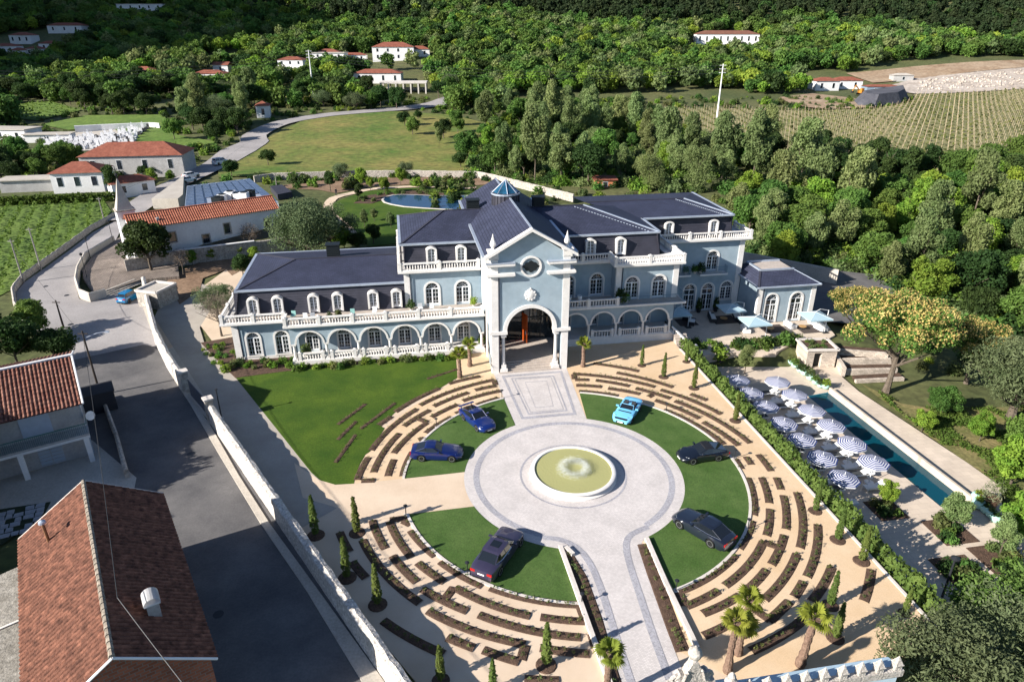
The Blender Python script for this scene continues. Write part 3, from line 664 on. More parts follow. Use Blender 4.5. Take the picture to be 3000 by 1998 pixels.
# ---- balcony slabs and cornices
def slab(poly, z0, z1, name='cornice', m=None):
    b = HB(); b.poly(poly, z0, z1); b.poly([(p[0], p[1]) for p in poly], z0, z0 + 0.001)
    vs = [(p[0], p[1], z0) for p in poly]
    tri = tessellate_polygon([[Vector((p[0], p[1], 0)) for p in poly]]); b.add(vs, [tuple(t) for t in tri]); b.add(vs, [tuple(t)[::-1] for t in tri])
    return hpart(b, name, m or M_white)
slab([(-34.0, 27.05), (-26.95, 27.05), (-26.95, 25.25), (-4.3, 25.25), (-4.3, 28.9), (-13.2, 28.9), (-13.2, 29.6), (-33.0, 29.6), (-33.0, 38), (-34.0, 38)], 4.78, 5.0)
slab([(-33.7, 27.3), (-26.7, 27.3), (-26.7, 25.5), (-4.3, 25.5), (-4.3, 27.95), (-33.05, 27.95)], 4.62, 4.775, 'cornice')
fl = HB(); fl.poly([(-33.7, 27.3), (-26.7, 27.3), (-26.7, 25.5), (-4.3, 25.5), (-4.3, 28.85), (-33.0, 28.85)], None, 5.012); hpart(fl, 'terrace_floor', M_floor)
slab([(-13.95, 28.25), (-4.25, 28.25), (-4.25, 29.9), (-13.1, 29.9), (-13.1, 43), (-13.95, 43)], 9.42, 9.68); slab([(-13.6, 28.5), (-4.25, 28.5), (-4.25, 28.88), (-13.22, 28.88)], 9.25, 9.418)
slab([(4.25, 28.3), (11.3, 28.3), (11.3, 26.4), (20.25, 26.4), (20.25, 35.6), (19.0, 35.6), (19.0, 29.9), (4.25, 29.9)], 9.42, 9.68); slab([(4.25, 28.6), (11.6, 28.6), (11.6, 26.65), (20.0, 26.65), (20.0, 35.6), (19.65, 35.6), (19.65, 26.95), (11.85, 26.95), (11.85, 28.95), (4.25, 28.95)], 9.25, 9.418)
slab([(17.9, 35.5), (33.6, 35.5), (33.6, 50), (32, 50), (32, 37), (17.9, 37)], 9.22, 9.48); slab([(20.3, 35.8), (33.3, 35.8), (33.3, 36.15), (20.3, 36.15)], 9.05, 9.218)
slab([(4.3, 25.25), (11.9, 25.25), (20.3, 25.25), (20.3, 29.0), (4.3, 29.0)], 4.76, 5.0)
fl = HB(); fl.poly([(4.3, 25.5), (20.0, 25.5), (20.0, 28.0), (4.3, 28.95)], None, 5.012); hpart(fl, 'terrace_floor', M_floor)
# ---- balustrades
bm_ = MB(); bm_.lathe([(0.075, 0), (0.075, 0.06), (0.04, 0.1), (0.085, 0.26), (0.075, 0.36), (0.04, 0.52), (0.075, 0.58), (0.075, 0.64)], n=6); ME_bal = bm_.mesh('baluster', M_white, True)
def balustrade(a, b, z, posts=None, joined=False, step=0.3, ends=(True, True), h=0.92, post_w=0.36):
    A_, B_ = Vector(a), Vector(b); d = (B_ - A_); L = d.length; d.normalize()
    base = HB(); base.bar((*a, z), (*b, z), 0.26, 0.12); base.bar((*a, z + 0.76), (*b, z + 0.76), 0.28, 0.14)
    o = hpart(base, 'balustrade', M_white)
    npost = posts if posts is not None else max(1, round(L / 3.4))
    ss = [L * i / npost for i in range(npost + 1)]
    rz = math.atan2(d.y, d.x)
    for i, s in enumerate(ss):
        if (i == 0 and not ends[0]) or (i == npost and not ends[1]): continue
        p = A_ + d * s; pm = MB(HO)
        c = [(p.x + (d.x * sx - d.y * sy) * post_w / 2, p.y + (d.y * sx + d.x * sy) * post_w / 2) for sx, sy in ((-1, -1), (1, -1), (1, 1), (-1, 1))]
        pm.poly(c, z, z + h + 0.04); c2 = [(p.x + (q[0] - p.x) * 1.18, p.y + (q[1] - p.y) * 1.18) for q in c]; pm.poly(c2, z + h - 0.02, z + h + 0.08)
        pm.lathe([(post_w * 0.42, h + 0.08), (post_w * 0.3, h + 0.16), (0, h + 0.2)], (p.x, p.y, z), 8)
        pm.build('post', M_white, o)
    jm = MB(HO)
    for i in range(npost):
        s0, s1 = ss[i] + post_w * 0.7, ss[i + 1] - post_w * 0.7; n = max(1, int((s1 - s0) / step))
        for k in range(n + 1):
            p = A_ + d * (s0 + (s1 - s0) * k / n)
            if joined: jm.lathe([(0.075, 0.0), (0.045, 0.1), (0.085, 0.27), (0.04, 0.5), (0.075, 0.64)], (p.x, p.y, z + 0.12), 5)
            else: inst('baluster', ME_bal, o, (p.x - HO[0], p.y - HO[1], z + 0.12 - HO[2]))
    if joined: jm.build('baluster_row', M_white, o)['kind'] = 'stuff'
    return o
balustrade((-33.75, 27.3), (-27.0, 27.3), 5.0, 2); balustrade((-26.7, 25.48), (-4.6, 25.48), 5.0, 6); balustrade((-33.75, 34.6), (-33.75, 27.5), 5.0, 2, joined=True, ends=(True, False))
balustrade((-26.7, 27.1), (-26.7, 25.7), 5.0, 1, joined=True, ends=(False, False))
balustrade((-13.7, 28.48), (-4.6, 28.48), 9.68, 2, joined=True); balustrade((-13.72, 42.6), (-13.72, 28.7), 9.68, 4, joined=True, ends=(True, False))
balustrade((4.6, 28.5), (11.4, 28.5), 9.68, 2, joined=True); balustrade((11.5, 28.3), (11.5, 26.65), 9.68, 1, joined=True, ends=(False, False)); balustrade((11.5, 26.62), (20.02, 26.62), 9.68, 2, joined=True); balustrade((20.02, 26.8), (20.02, 35.2), 9.68, 3, joined=True, ends=(False, True))
balustrade((20.3, 35.75), (33.35, 35.75), 9.48, 3, joined=True); balustrade((33.35, 36.0), (33.35, 40.5), 9.48, 2, joined=True, ends=(False, True))
balustrade((4.5, 25.5), (11.7, 25.5), 5.0, 2, step=0.32)
# ---- arcades: columns, arches, spandrel wall, floor
cm = MB(); cm.box(-0.24, 0.24, -0.24, 0.24, 0, 0.22); cm.lathe([(0.2, 0.22), (0.2, 0.3), (0.165, 0.36), (0.15, 1.75), (0.17, 1.8), (0.2, 1.86)], n=12); cm.box(-0.26, 0.26, -0.24, 0.24, 1.86, 2.05)
ME_col = cm.mesh('column', M_white)
def arcade(u0, n, pitch, v, zf, zs, ztop, bal=()):
    sp = HB(); r = pitch / 2 - 0.32
    U0, U1 = u0 - 0.3, u0 + n * pitch + 0.3
    # spandrel wall over the columns, with arched cut-outs open at the springing line
    for side in (0, 1):
        vv = v - 0.17 + side * 0.34
        for k in range(n):
            c = u0 + (k + .5) * pitch; p = arc(r, math.pi, 0, 17); pl_ = [(c - pitch / 2, zs)] + [(c + x, zs + y) for x, y in p] + [(c + pitch / 2, zs), (c + pitch / 2, ztop), (c - pitch / 2, ztop)]
            tri = tessellate_polygon([[Vector((x, y, 0)) for x, y in pl_]])
            fs = []
            for t in tri:
                q = [Vector(pl_[i]) for i in t]; f = tuple(t) if (q[1] - q[0]).cross(q[2] - q[0]) > 0 else tuple(t)[::-1]
                fs.append(f if side == 0 else f[::-1])
            sp.add([(x, vv, y) for x, y in pl_], fs)
            if side == 0:
                sp.add([(c + x, v - 0.17, zs + y) for x, y in p] + [(c + x, v + 0.17, zs + y) for x, y in p], [(i, i + 1, 18 + i, 17 + i) for i in range(16)])
    for ue in (U0 + 0.3, U1 - 0.3): sp.box(ue - 0.3 if ue == U0 + 0.3 else ue, ue if ue == U0 + 0.3 else ue + 0.3, v - 0.17, v + 0.17, zs, ztop)
    hpart(sp, 'arcade_wall', M_stucco)
    for k in range(n):
        c = u0 + (k + .5) * pitch; am = HB(); pi_, po = arc(r - 0.02, math.pi, 0, 19), arc(r + 0.2, math.pi, 0, 19)
        f = v - 0.24
        am.add([(c + x, f, zs + y) for x, y in pi_] + [(c + x, f, zs + y) for x, y in po], [(i, 19 + i, 20 + i, i + 1)[::-1] for i in range(18)])
        am.add([(c + x, f, zs + y) for x, y in po] + [(c + x, v - 0.16, zs + y) for x, y in po], [(i, i + 1, 20 + i, 19 + i)[::-1] for i in range(18)])
        am.add([(c + x, f, zs + y) for x, y in pi_] + [(c + x, v + 0.05, zs + y) for x, y in pi_], [(i, i + 1, 20 + i, 19 + i) for i in range(18)])
        hpart(am, 'arch_moulding', M_white)
    for k in range(n + 1): inst('column', ME_col, hotel, (u0 + k * pitch - HO[0], v - HO[1], zf), 0, (1, 1, (zs - zf) / 2.05))
    for k in bal: balustrade((u0 + k * pitch + 0.5, v - 0.1), (u0 + (k + 1) * pitch - 0.5, v - 0.1), zf, 1, step=0.27, post_w=0.34)
arcade(-26.1, 6, 3.57, 25.85, 0.55, 2.62, 4.64, (0, 1, 2, 3, 4))
arcade(4.9, 4, 3.43, 25.75, 0.9, 2.75, 4.76, (2, 3))
fl = HB(); fl.box(-26.5, -4.3, 25.5, 28.0, 0.0, 0.56); hpart(fl, 'porch_floor', M_white)
fl = HB(); fl.box(4.3, 19.3, 25.4, 29.0, -1.2, 0.9); hpart(fl, 'porch_floor', M_white)
sd = HB(); wall_holes(sd, (-26.1, 28.0), (-26.1, 25.9), 0.55, 4.64, [(1.05, 0.0 + 0.001, arch_outline(1.5, 3.4))]); hpart(sd, 'arcade_wall', M_stucco)
for k in range(4): balustrade((4.9 + 3.43 * k + 0.45, 25.65), (4.9 + 3.43 * (k + 1) - 0.45, 25.65), 0.9, 1, step=0.3, post_w=0.32) if k < 2 and k > 0 else None
# stair down to the patio with a raking balustrade
st = HB()
for k in range(8): st.box(19.0, 20.6 + 0.0, 22.6 + k * 0.3, 22.6 + (k + 1) * 0.3, -1.15, -1.1 + (k + 1) * 0.25)
hpart(st, 'stair', M_floor)
rk = HB(); rk.bar((18.95, 25.5, 1.6), (20.9, 22.9, -0.2), 0.26, 0.14); rk.bar((18.95, 25.5, 0.85), (20.9, 22.9, -0.95), 0.26, 0.12)
for k in range(9):
    t = (k + .7) / 9.6; rk.lathe([(0.07, 0), (0.04, 0.1), (0.085, 0.3), (0.04, 0.55), (0.07, 0.65)], (18.95 + 1.95 * t, 25.5 - 2.6 * t, 0.95 - 1.8 * t), 5)
rk.box(20.75, 21.15, 22.6, 23.0, -1.1, 0.2); rk.box(20.7, 21.2, 22.55, 23.05, 0.2, 0.3)
hpart(rk, 'stair_balustrade', M_white)
# iron balcony railings
def railing(pts, z, h=0.95, step=0.12):
    m = HB()
    for a, b in zip(pts, pts[1:]):
        m.bar((*a, z + h), (*b, z + h), 0.05, 0.05); m.bar((*a, z + 0.08), (*b, z + 0.08), 0.04, 0.03)
        L = math.dist(a, b); n = int(L / step)
        for k in range(n + 1):
            t = k / n; m.box(a[0] + (b[0] - a[0]) * t - 0.01, a[0] + (b[0] - a[0]) * t + 0.01, a[1] + (b[1] - a[1]) * t - 0.01, a[1] + (b[1] - a[1]) * t + 0.01, z, z + h)
    return hpart(m, 'railing', mat('blue_grey_iron', (0.11, 0.19, 0.25), 0.5))
railing([(12.0, 25.45), (20.1, 25.45), (20.1, 27.2)], 5.0)
for uc in (23.2, 28.5):
    b = HB(); b.box(uc - 2.0, uc + 2.0, 35.2, 36.2, 4.45, 4.68); hpart(b, 'balcony', M_white); railing([(uc - 1.9, 36.1), (uc - 1.9, 35.3), (uc + 1.9, 35.3), (uc + 1.9, 36.1)], 4.68)
# ---- mansards: overlapping courses of cladding
def mansard(a, b, z0, z1, lean, name='mansard'):
    """a->b foot line, outward on the right; leans inward by lean at z1; courses step like clapboards"""
    m = HB(); A_, B_ = Vector(a), Vector(b); d = (B_ - A_).normalized(); nin = Vector((-d.y, d.x)); n = max(4, int((z1 - z0) / 0.3))
    for k in range(n):
        za, zb = z0 + (z1 - z0) * k / n, z0 + (z1 - z0) * (k + 1) / n
        oa, ob = lean * k / n - 0.05, lean * (k + 1) / n
        P = lambda q, o, z: (q.x + nin.x * o, q.y + nin.y * o, z)
        m.add([P(A_, oa, za), P(B_, oa, za), P(B_, ob, zb), P(A_, ob, zb)], [(0, 1, 2, 3)])
        m.add([P(A_, oa, za), P(B_, oa, za), P(B_, oa + 0.06, za), P(A_, oa + 0.06, za)], [(3, 2, 1, 0)])
    return hpart(m, name, M_mans)
mansard((-32.5, 28.75), (-13.2, 28.75), 5.0, 8.0, 0.65); mansard((-32.5, 43.6), (-32.5, 28.75), 5.0, 8.0, 0.65)
mansard((-13.1, 29.3), (-3.9, 29.3), 9.68, 12.4, 0.55); mansard((-13.1, 43.2), (-13.1, 29.3), 9.68, 12.4, 0.1)
mansard((3.9, 29.6), (18.1, 29.6), 9.68, 12.4, 0.55); mansard((18.1, 29.6), (18.1, 37.0), 9.68, 12.4, 0.55)
mansard((17.9, 36.6), (31.0, 36.6), 9.48, 12.4, 0.4); mansard((31.0, 36.6), (31.0, 50.0), 9.48, 12.4, 0.5)
# dormer windows standing out of the mansards
def dormer(u, v, z, depth=0.75):
    o = put_window(W_dorm, u, v, z, name='dormer_window')
    ol = offset_outline(W_dorm['ol'], 0.19); m = MB(); n = len(ol)
    m.add([(x, 0.0, max(0, zz)) for x, zz in ol] + [(x, depth, max(0, zz)) for x, zz in ol], [(i, (i + 1) % n, n + (i + 1) % n, n + i)[::-1] for i in range(1, n)])
    m.build('dormer_cheek', M_white, o)
    return o
for u in (-30.45, -27.75, -23.75, -21.05, -17.0, -14.3): dormer(u, 28.55, 5.6 - 0.35)
for u in (-9.95, -6.5): dormer(u, 29.1, 10.05)
for u in (9.2, 13.0): dormer(u, 29.4, 10.0)
for u in (5.0,): dormer(u, 29.4, 10.0)
for u in (21.9, 28.2): dormer(u, 36.4, 9.8)
# ---- roofs
def roof_faces(faces, name, mats, mi=None):
    m = HB()
    for k, f in enumerate(faces): m.add(f, [tuple(range(len(f)))], (mi or [0] * len(faces))[k])
    return hpart(m, name, mats)
e, rdg = 8.1, 9.3
FL, FR, RL, RR = (-32.15, 29.25, e), (-13.0, 29.25, e), (-32.15, 43.5, e), (-13.0, 43.5, e); A1, A2 = (-26.3, 36.4, rdg), (-13.0, 36.4, rdg)
r1 = roof_faces([[FL, FR, A2, A1], [RL, FL, A1], [RR, RL, A1, A2]], 'roof', [M_slate, M_slate_y], [0, 1, 0])
def ridge_cap(parent, a, b, m, w=0.26, h=0.07):
    q = MB(HO); q.bar((a[0], a[1], a[2] - 0.005), (b[0], b[1], b[2] - 0.005), w, h); return q.build('ridge_cap', m, parent)
for a, b in ((FL, A1), (RL, A1), (A1, A2)): ridge_cap(r1, a, b, M_mans)
def gutter(parent, a, b, w=0.32):
    q = MB(HO); q.bar((a[0], a[1], a[2] - 0.14), (b[0], b[1], b[2] - 0.14), w, 0.2); return q.build('gutter', M_zinc, parent)
gutter(r1, (-32.3, 29.2, e), (-13.2, 29.2, e)); gutter(r1, (-32.2, 43.5, e), (-32.2, 29.2, e)); gutter(r1, (-13.2, 43.5, e), (-32.2, 43.5, e))
e, rdg = 12.5, 14.6
FL, RL, A1 = (-13.45, 29.65, e), (-13.45, 43.3, e), (-7.9, 36.5, rdg)
FR, RR, A2 = (17.9, 30.0, e), (17.9, 43.3, e), (10.0, 36.5, rdg)
FM, FM2 = (-3.0, 29.65, e), (3.0, 30.0, e)
r2 = roof_faces([[FL, FM, (0, 36.5, rdg), A1], [FM2, FR, A2, (0, 36.5, rdg)], [RL, FL, A1], [FR, RR, A2], [RR, RL, A1, A2]], 'roof', [M_slate, M_slate_y], [0, 0, 1, 1, 0])
for a, b in ((FL, A1), (RL, A1), (A1, A2)): ridge_cap(r2, a, b, M_mans)
ridge_cap(r2, FR, A2, M_zinc, 0.3)
gutter(r2, (-13.6, 29.6, e), (-4.4, 29.6, e)); gutter(r2, (4.4, 29.95, e), (18.0, 29.95, e)); gutter(r2, (-13.5, 43.3, e), (-13.5, 29.6, e)); gutter(r2, (18.0, 30.0, e), (18.0, 36.5, e))
FL, FR, A1, A2, RR, RL = (12.0, 36.4, 12.5), (30.7, 36.4, 12.5), (12.0, 43.0, 13.35), (26.4, 43.0, 13.35), (30.7, 50.2, 12.5), (12.0, 50.2, 12.5)
r3 = roof_faces([[(18.0, 36.4, 12.5), FR, A2, A1], [FR, RR, A2], [RR, RL, A1, A2]], 'roof', [M_slate, M_slate_y], [0, 1, 0])
ridge_cap(r3, FR, A2, M_zinc, 0.3); ridge_cap(r3, A1, A2, M_mans); gutter(r3, (17.9, 36.35, 12.5), (30.8, 36.35, 12.5)); gutter(r3, (30.8, 36.3, 12.5), (30.8, 50.2, 12.5))
# snow-guard dashes along the right-hand hips
for hip_a, hip_b, par in (((17.3, 30.2, 12.52), (9.2, 36.3, 14.5), r2), ((30.0, 36.6, 12.5), (25.6, 42.8, 13.33), r3)):
    q = MB(HO)
    for k in range(26):
        t = k / 26; p = [hip_a[i] + (hip_b[i] - hip_a[i]) * t for i in range(3)]; d = [(hip_b[i] - hip_a[i]) / 26 * 0.55 for i in range(3)]
        q.bar((p[0] - 0.6, p[1], p[2] + 0.02), (p[0] + d[0] - 0.6, p[1] + d[1], p[2] + d[2] + 0.02), 0.14, 0.05)
    q.build('snow_guard', M_zinc, par)
# pavilion roof: four slopes to a flat top
pe, ptz = 4.15, 5.3
FL, FR, RR, RL = (32.6, 30.4, pe), (41.6, 30.4, pe), (41.6, 38.8, pe), (32.6, 38.8, pe); fl_, fr_, rr_, rl_ = (34.3, 33.6, ptz), (39.2, 33.6, ptz), (39.2, 37.4, ptz), (34.3, 37.4, ptz)
r4 = roof_faces([[FL, FR, fr_, fl_], [RL, FL, fl_, rl_], [FR, RR, rr_, fr_], [RR, RL, rl_, rr_], [fl_, fr_, rr_, rl_]], 'roof', [M_slate, M_slate_y, M_floor], [0, 1, 1, 0, 2])
gutter(r4, FL, FR, 0.2); gutter(r4, RL, FL, 0.2)
for a, b in ((fl_, fr_), (rl_, fl_), (rl_, rr_)): ridge_cap(r4, a, b, M_zinc, 0.24, 0.22)
ridge_cap(r4, FL, fl_, M_mans); ridge_cap(r4, FR, fr_, M_zinc, 0.12)
# roof vents
for name, u, v, z0, sx, sy, sz in (('vent', -21.8, 37.6, 8.9, 1.5, 1.2, 1.7), ('vent', -4.1, 37.6, 14.0, 1.5, 1.1, 1.5), ('vent', 4.2, 37.0, 14.2, 1.4, 1.1, 1.5)):
    q = HB(); q.box(u - sx / 2, u + sx / 2, v - sy / 2, v + sy / 2, z0, z0 + sz); q.box(u - sx / 2 - 0.12, u + sx / 2 + 0.12, v - sy / 2 - 0.12, v + sy / 2 + 0.12, z0 + sz, z0 + sz + 0.12)
    for k in range(5): q.box(u - sx / 2 - 0.03, u + sx / 2 + 0.03, v - sy / 2 - 0.03, v + sy / 2 + 0.03, z0 + 0.45 + k * 0.22, z0 + 0.53 + k * 0.22)
    o = hpart(q, 'roof_vent', M_vent); q = HB(); q.box(u - sx / 2 - 0.2, u + sx / 2 + 0.2, v - sy / 2 - 0.25, v - sy / 2 - 0.05, z0 - 0.2, z0 + 0.12); q.build('flashing', M_zinc, o)
# ---- the entrance tower
tw = HB(); arch_in = 2.62; zs = 5.05
ol = [(-3.5, -0.0), (3.5, 0.0), (3.5, 4.72), (arch_in, 4.72), (arch_in, zs)] + [(arch_in * math.cos(math.pi * i / 24), zs + arch_in * math.sin(math.pi * i / 24)) for i in range(1, 24)] + [(-arch_in, zs), (-arch_in, 4.72), (-3.5, 4.72)]
flat = [(-4.2, 0), (4.2, 0), (4.2, 13.4), (0, 16.0), (-4.2, 13.4)]
loops = [[(-4.2, -0.1)] + [(-3.5, -0.1)] + [(x, z) for x, z in ol[::-1] if not (abs(x) == 3.5 and z == 0)][::1] + [(3.5, -0.1), (4.2, -0.1), (4.2, 13.4), (0, 16.1), (-4.2, 13.4)]]
lp = [(-4.2, -0.1), (-3.5, -0.1), (-3.5, 4.72), (-arch_in, 4.72), (-arch_in, zs)] + [(-arch_in * math.cos(math.pi * i / 24), zs + arch_in * math.sin(math.pi * i / 24)) for i in range(1, 24)] + [(arch_in, zs), (arch_in, 4.72), (3.5, 4.72), (3.5, -0.1), (4.2, -0.1), (4.2, 13.4), (0, 16.1), (-4.2, 13.4)]
tri = tessellate_polygon([[Vector((x, z, 0)) for x, z in lp]])
for vv, fl_ip in ((20.0, False), (20.45, True)):
    fs = []
    for t in tri:
        q = [Vector(lp[i]) for i in t]; f = tuple(t) if (q[1] - q[0]).cross(q[2] - q[0]) > 0 else tuple(t)[::-1]; fs.append(f[::-1] if fl_ip else f)
    tw.add([(x, vv, z) for x, z in lp], fs)
n = len(lp); tw.add([(x, 20.0, z) for x, z in lp] + [(x, 20.45, z) for x, z in lp], [(i, (i + 1) % n, n + (i + 1) % n, n + i) for i in range(1, n - 5)])
wall_holes(tw, (-4.2, 30.0), (-4.2, 20.0), -0.1, 13.4, [(4.6, -0.099, arch_outline(4.6, 4.7, 0))], 0.4); wall_holes(tw, (4.2, 20.0), (4.2, 30.0), -0.1, 13.4, [(5.4, -0.099, arch_outline(4.6, 4.7, 0))], 0.4)
hpart(tw, 'tower_wall', M_stucco)
q = HB(); wall_holes(q, (4.2, 45.0), (-4.2, 45.0), 0, 13.4, []); wall_holes(q, (-4.2, 45.0), (-4.2, 43.0), 0, 13.4, []); hpart(q, 'rear_wall', M_stucco)
q = HB(); q.box(-4.15, 4.15, 20.46, 29.0, 7.9, 8.1); hpart(q, 'porch_ceiling', M_stucco)
for sx in (-1, 1):
    pil(min(sx * 3.52, sx * 4.28), max(sx * 3.52, sx * 4.28), 19.9, 20.5, -0.1, 13.3)
    q = HB(); q.box(min(sx * 4.15, sx * 4.28), max(sx * 4.15, sx * 4.28), 20.5, 21.2, -0.1, 13.3); hpart(q, 'pilaster', M_white)
    for vv in (24.0, 27.4): q = HB(); q.box(min(sx * 4.15, sx * 4.28), max(sx * 4.15, sx * 4.28), vv, vv + 0.8, -0.1, 13.3); hpart(q, 'pilaster', M_white)
    for zz, zm in ((12.62, M_zinc), (11.5, M_white)):
        q = HB(); q.box(min(sx * 1.75, sx * 4.8), max(sx * 1.75, sx * 4.8), 19.45, 20.0, zz, zz + 0.24); q.box(min(sx * 1.9, sx * 4.65), max(sx * 1.9, sx * 4.65), 19.6, 20.0, zz - 0.14, zz)
        q.box(min(sx * 4.2, sx * 4.8), max(sx * 4.2, sx * 4.8), 20.0, 24.0, zz, zz + 0.24); o = hpart(q, 'ledge', M_white)
        if zm is M_zinc: q = HB(); q.box(min(sx * 1.72, sx * 4.83), max(sx * 1.72, sx * 4.83), 19.42, 20.0, zz + 0.24, zz + 0.29); q.build('flashing', M_zinc, o)
    q = HB(); q.box(min(sx * 2.55, sx * 4.5), max(sx * 2.55, sx * 4.5), 19.72, 20.46, 4.73, 5.08); hpart(q, 'entablature', M_white)
    o = inst('column', ME_col, hotel, (sx * 2.95, 20.22 - 28, 0.5), 0, (1.15, 1.15, 4.22 / 2.05))
    q = HB(); q.box(sx * 2.95 - 0.42, sx * 2.95 + 0.42, 19.8, 20.64, 0.0, 0.5); hpart(q, 'column_base', M_white)
    # finial on its pedestal
    q = HB(); q.box(sx * 3.95 - 0.5, sx * 3.95 + 0.5, 19.9, 20.9, 13.2, 14.0); q.box(sx * 3.95 - 0.62, sx * 3.95 + 0.62, 19.78, 21.02, 14.0, 14.14)
    q.lathe([(0.36, 14.14), (0.2, 14.3), (0.14, 14.42), (0.3, 14.62), (0.33, 14.85), (0.22, 15.15), (0.1, 15.5), (0.05, 15.75), (0, 15.95)], (sx * 3.95, 20.4, 0), 12); hpart(q, 'finial', M_white, smooth=False)
am = HB(); pi_, po = arc(arch_in - 0.03, math.pi, 0, 33), arc(arch_in + 0.36, math.pi, 0, 33); f = 19.8
am.add([(x, f, zs + y) for x, y in pi_] + [(x, f, zs + y) for x, y in po], [(i, 33 + i, 34 + i, i + 1)[::-1] for i in range(32)])
am.add([(x, f, zs + y) for x, y in po] + [(x, 20.02, zs + y) for x, y in po], [(i, i + 1, 34 + i, 33 + i)[::-1] for i in range(32)])
am.add([(x, f, zs + y) for x, y in pi_] + [(x, 20.5, zs + y) for x, y in pi_], [(i, i + 1, 34 + i, 33 + i) for i in range(32)])
hpart(am, 'arch_moulding', M_white)
# pediment cornice
for sx in (-1, 1):
    q = HB(); a, b = (sx * 4.95, 13.32), (0, 16.2)
    for v0, v1, dz in ((19.35, 20.0, 0.0),):
        P = [(a[0], v0, a[1]), (a[0], v0, a[1] + 0.34), (b[0], v0, b[1] + 0.34), (b[0], v0, b[1])]; Q = [(x, v1, z) for x, y, z in P]
        q.add(P + Q, [(0, 1, 2, 3), (7, 6, 5, 4), (0, 4, 5, 1), (1, 5, 6, 2), (3, 2, 6, 7), (0, 3, 7, 4)])
    hpart(q, 'pediment_cornice', M_white)
tr = roof_faces([[(-4.95, 19.5, 13.55), (0, 19.5, 16.45), (0, 46, 16.45), (-4.95, 46, 13.55)], [(0, 19.5, 16.45), (4.95, 19.5, 13.55), (4.95, 46, 13.55), (0, 46, 16.45)]], 'tower_roof', [M_slate_y])
ridge_cap(tr, (0, 19.5, 16.45), (0, 46, 16.45), M_zinc, 0.22); gutter(tr, (-5.0, 46, 13.55), (-5.0, 20.2, 13.55)); gutter(tr, (5.0, 20.2, 13.55), (5.0, 46, 13.55))
q = HB(); q.lathe([(1.16, 0.0), (1.16, 0.12), (0.95, 0.12), (0.95, 0.0)], (0, 0, 0), 40); rose = q.build('rose_ring', M_white, hotel); rose.location = (0, 20.0 - 28, 12.3); rose.rotation_euler = (R(90), 0, 0)
for vtx in rose.data.vertices: vtx.co.y += 28
q = MB(); pts = []
for k in range(48):
    t = 2 * math.pi * k / 48; r_ = 0.5 + 0.13 * abs(math.cos(2 * t)) ** 0.7 + 0.07 * math.cos(8 * t); pts.append((1.35 * r_ * math.cos(t), 0.95 * r_ * math.sin(t)))
q.poly(pts, 0.0, 0.05); o = q.build('rose_grille', M_vent, rose)
q = MB()
for k in range(10): t = 2 * math.pi * k / 10; q.lathe([(0.2, 0), (0.17, 0.14), (0, 0.2)], (0.5 * math.cos(t), 0.5 * math.sin(t), 0), 8)
q.lathe([(0.55, 0), (0.5, 0.16), (0.2, 0.24), (0, 0.26)], (0, 0, 0), 16); q.lathe([(0.1, 0), (0.08, 0.2), (0, 0.25)], (0, 0.72, 0), 8); cr = q.build('crest', M_white, hotel, loc=(0, 20.0 - 28, 9.1)); cr.rotation_euler = (R(90), 0, 0)
# steps, porch floor, entrance screen
q = HB()
for k in range(5): q.box(-3.45, 3.45, 19.7 + 0.36 * k, 19.7 + 0.36 * (k + 1), -0.05, 0.15 * (k + 1))
hpart(q, 'steps', M_floor); q = HB(); q.box(-4.15, 4.15, 21.5, 29.0, -0.05, 0.75); hpart(q, 'porch_floor', M_floor)
q = HB(); q.box(-4.1, 4.1, 26.9, 27.1, 0.75, 7.9); scr = hpart(q, 'entrance_screen', M_glass)
q = HB()
for x in (-4.0, -2.6, -1.3, 0.55, 1.3, 2.6, 4.0): q.box(x - 0.05, x + 0.05, 26.8, 26.9, 0.75, 7.9)
for z in (3.6, 5.6): q.box(-4.1, 4.1, 26.82, 26.9, z - 0.06, z + 0.06)
q.build('glazing_bar', M_iron, scr)
M_door = mat('orange_lacquer', (0.55, 0.10, 0.02), 0.35, var=0.15, vscale=2)
for a, b in (((0.35, 26.75), (0.75, 25.6)), ((-2.5, 26.75), (-2.75, 25.5))):
    q = HB(); q.bar((*a, 0.77), (*b, 0.77), 0.08, 3.6); d_ = hpart(q, 'door', M_door); q = HB(); q.bar(((a[0] * .2 + b[0] * .8) - 0.07, a[1] * .2 + b[1] * .8, 1.8), ((a[0] * .2 + b[0] * .8) - 0.06, a[1] * .2 + b[1] * .8 - 0.05, 1.8), 0.12, 0.5); q.build('handle', M_zinc, d_)
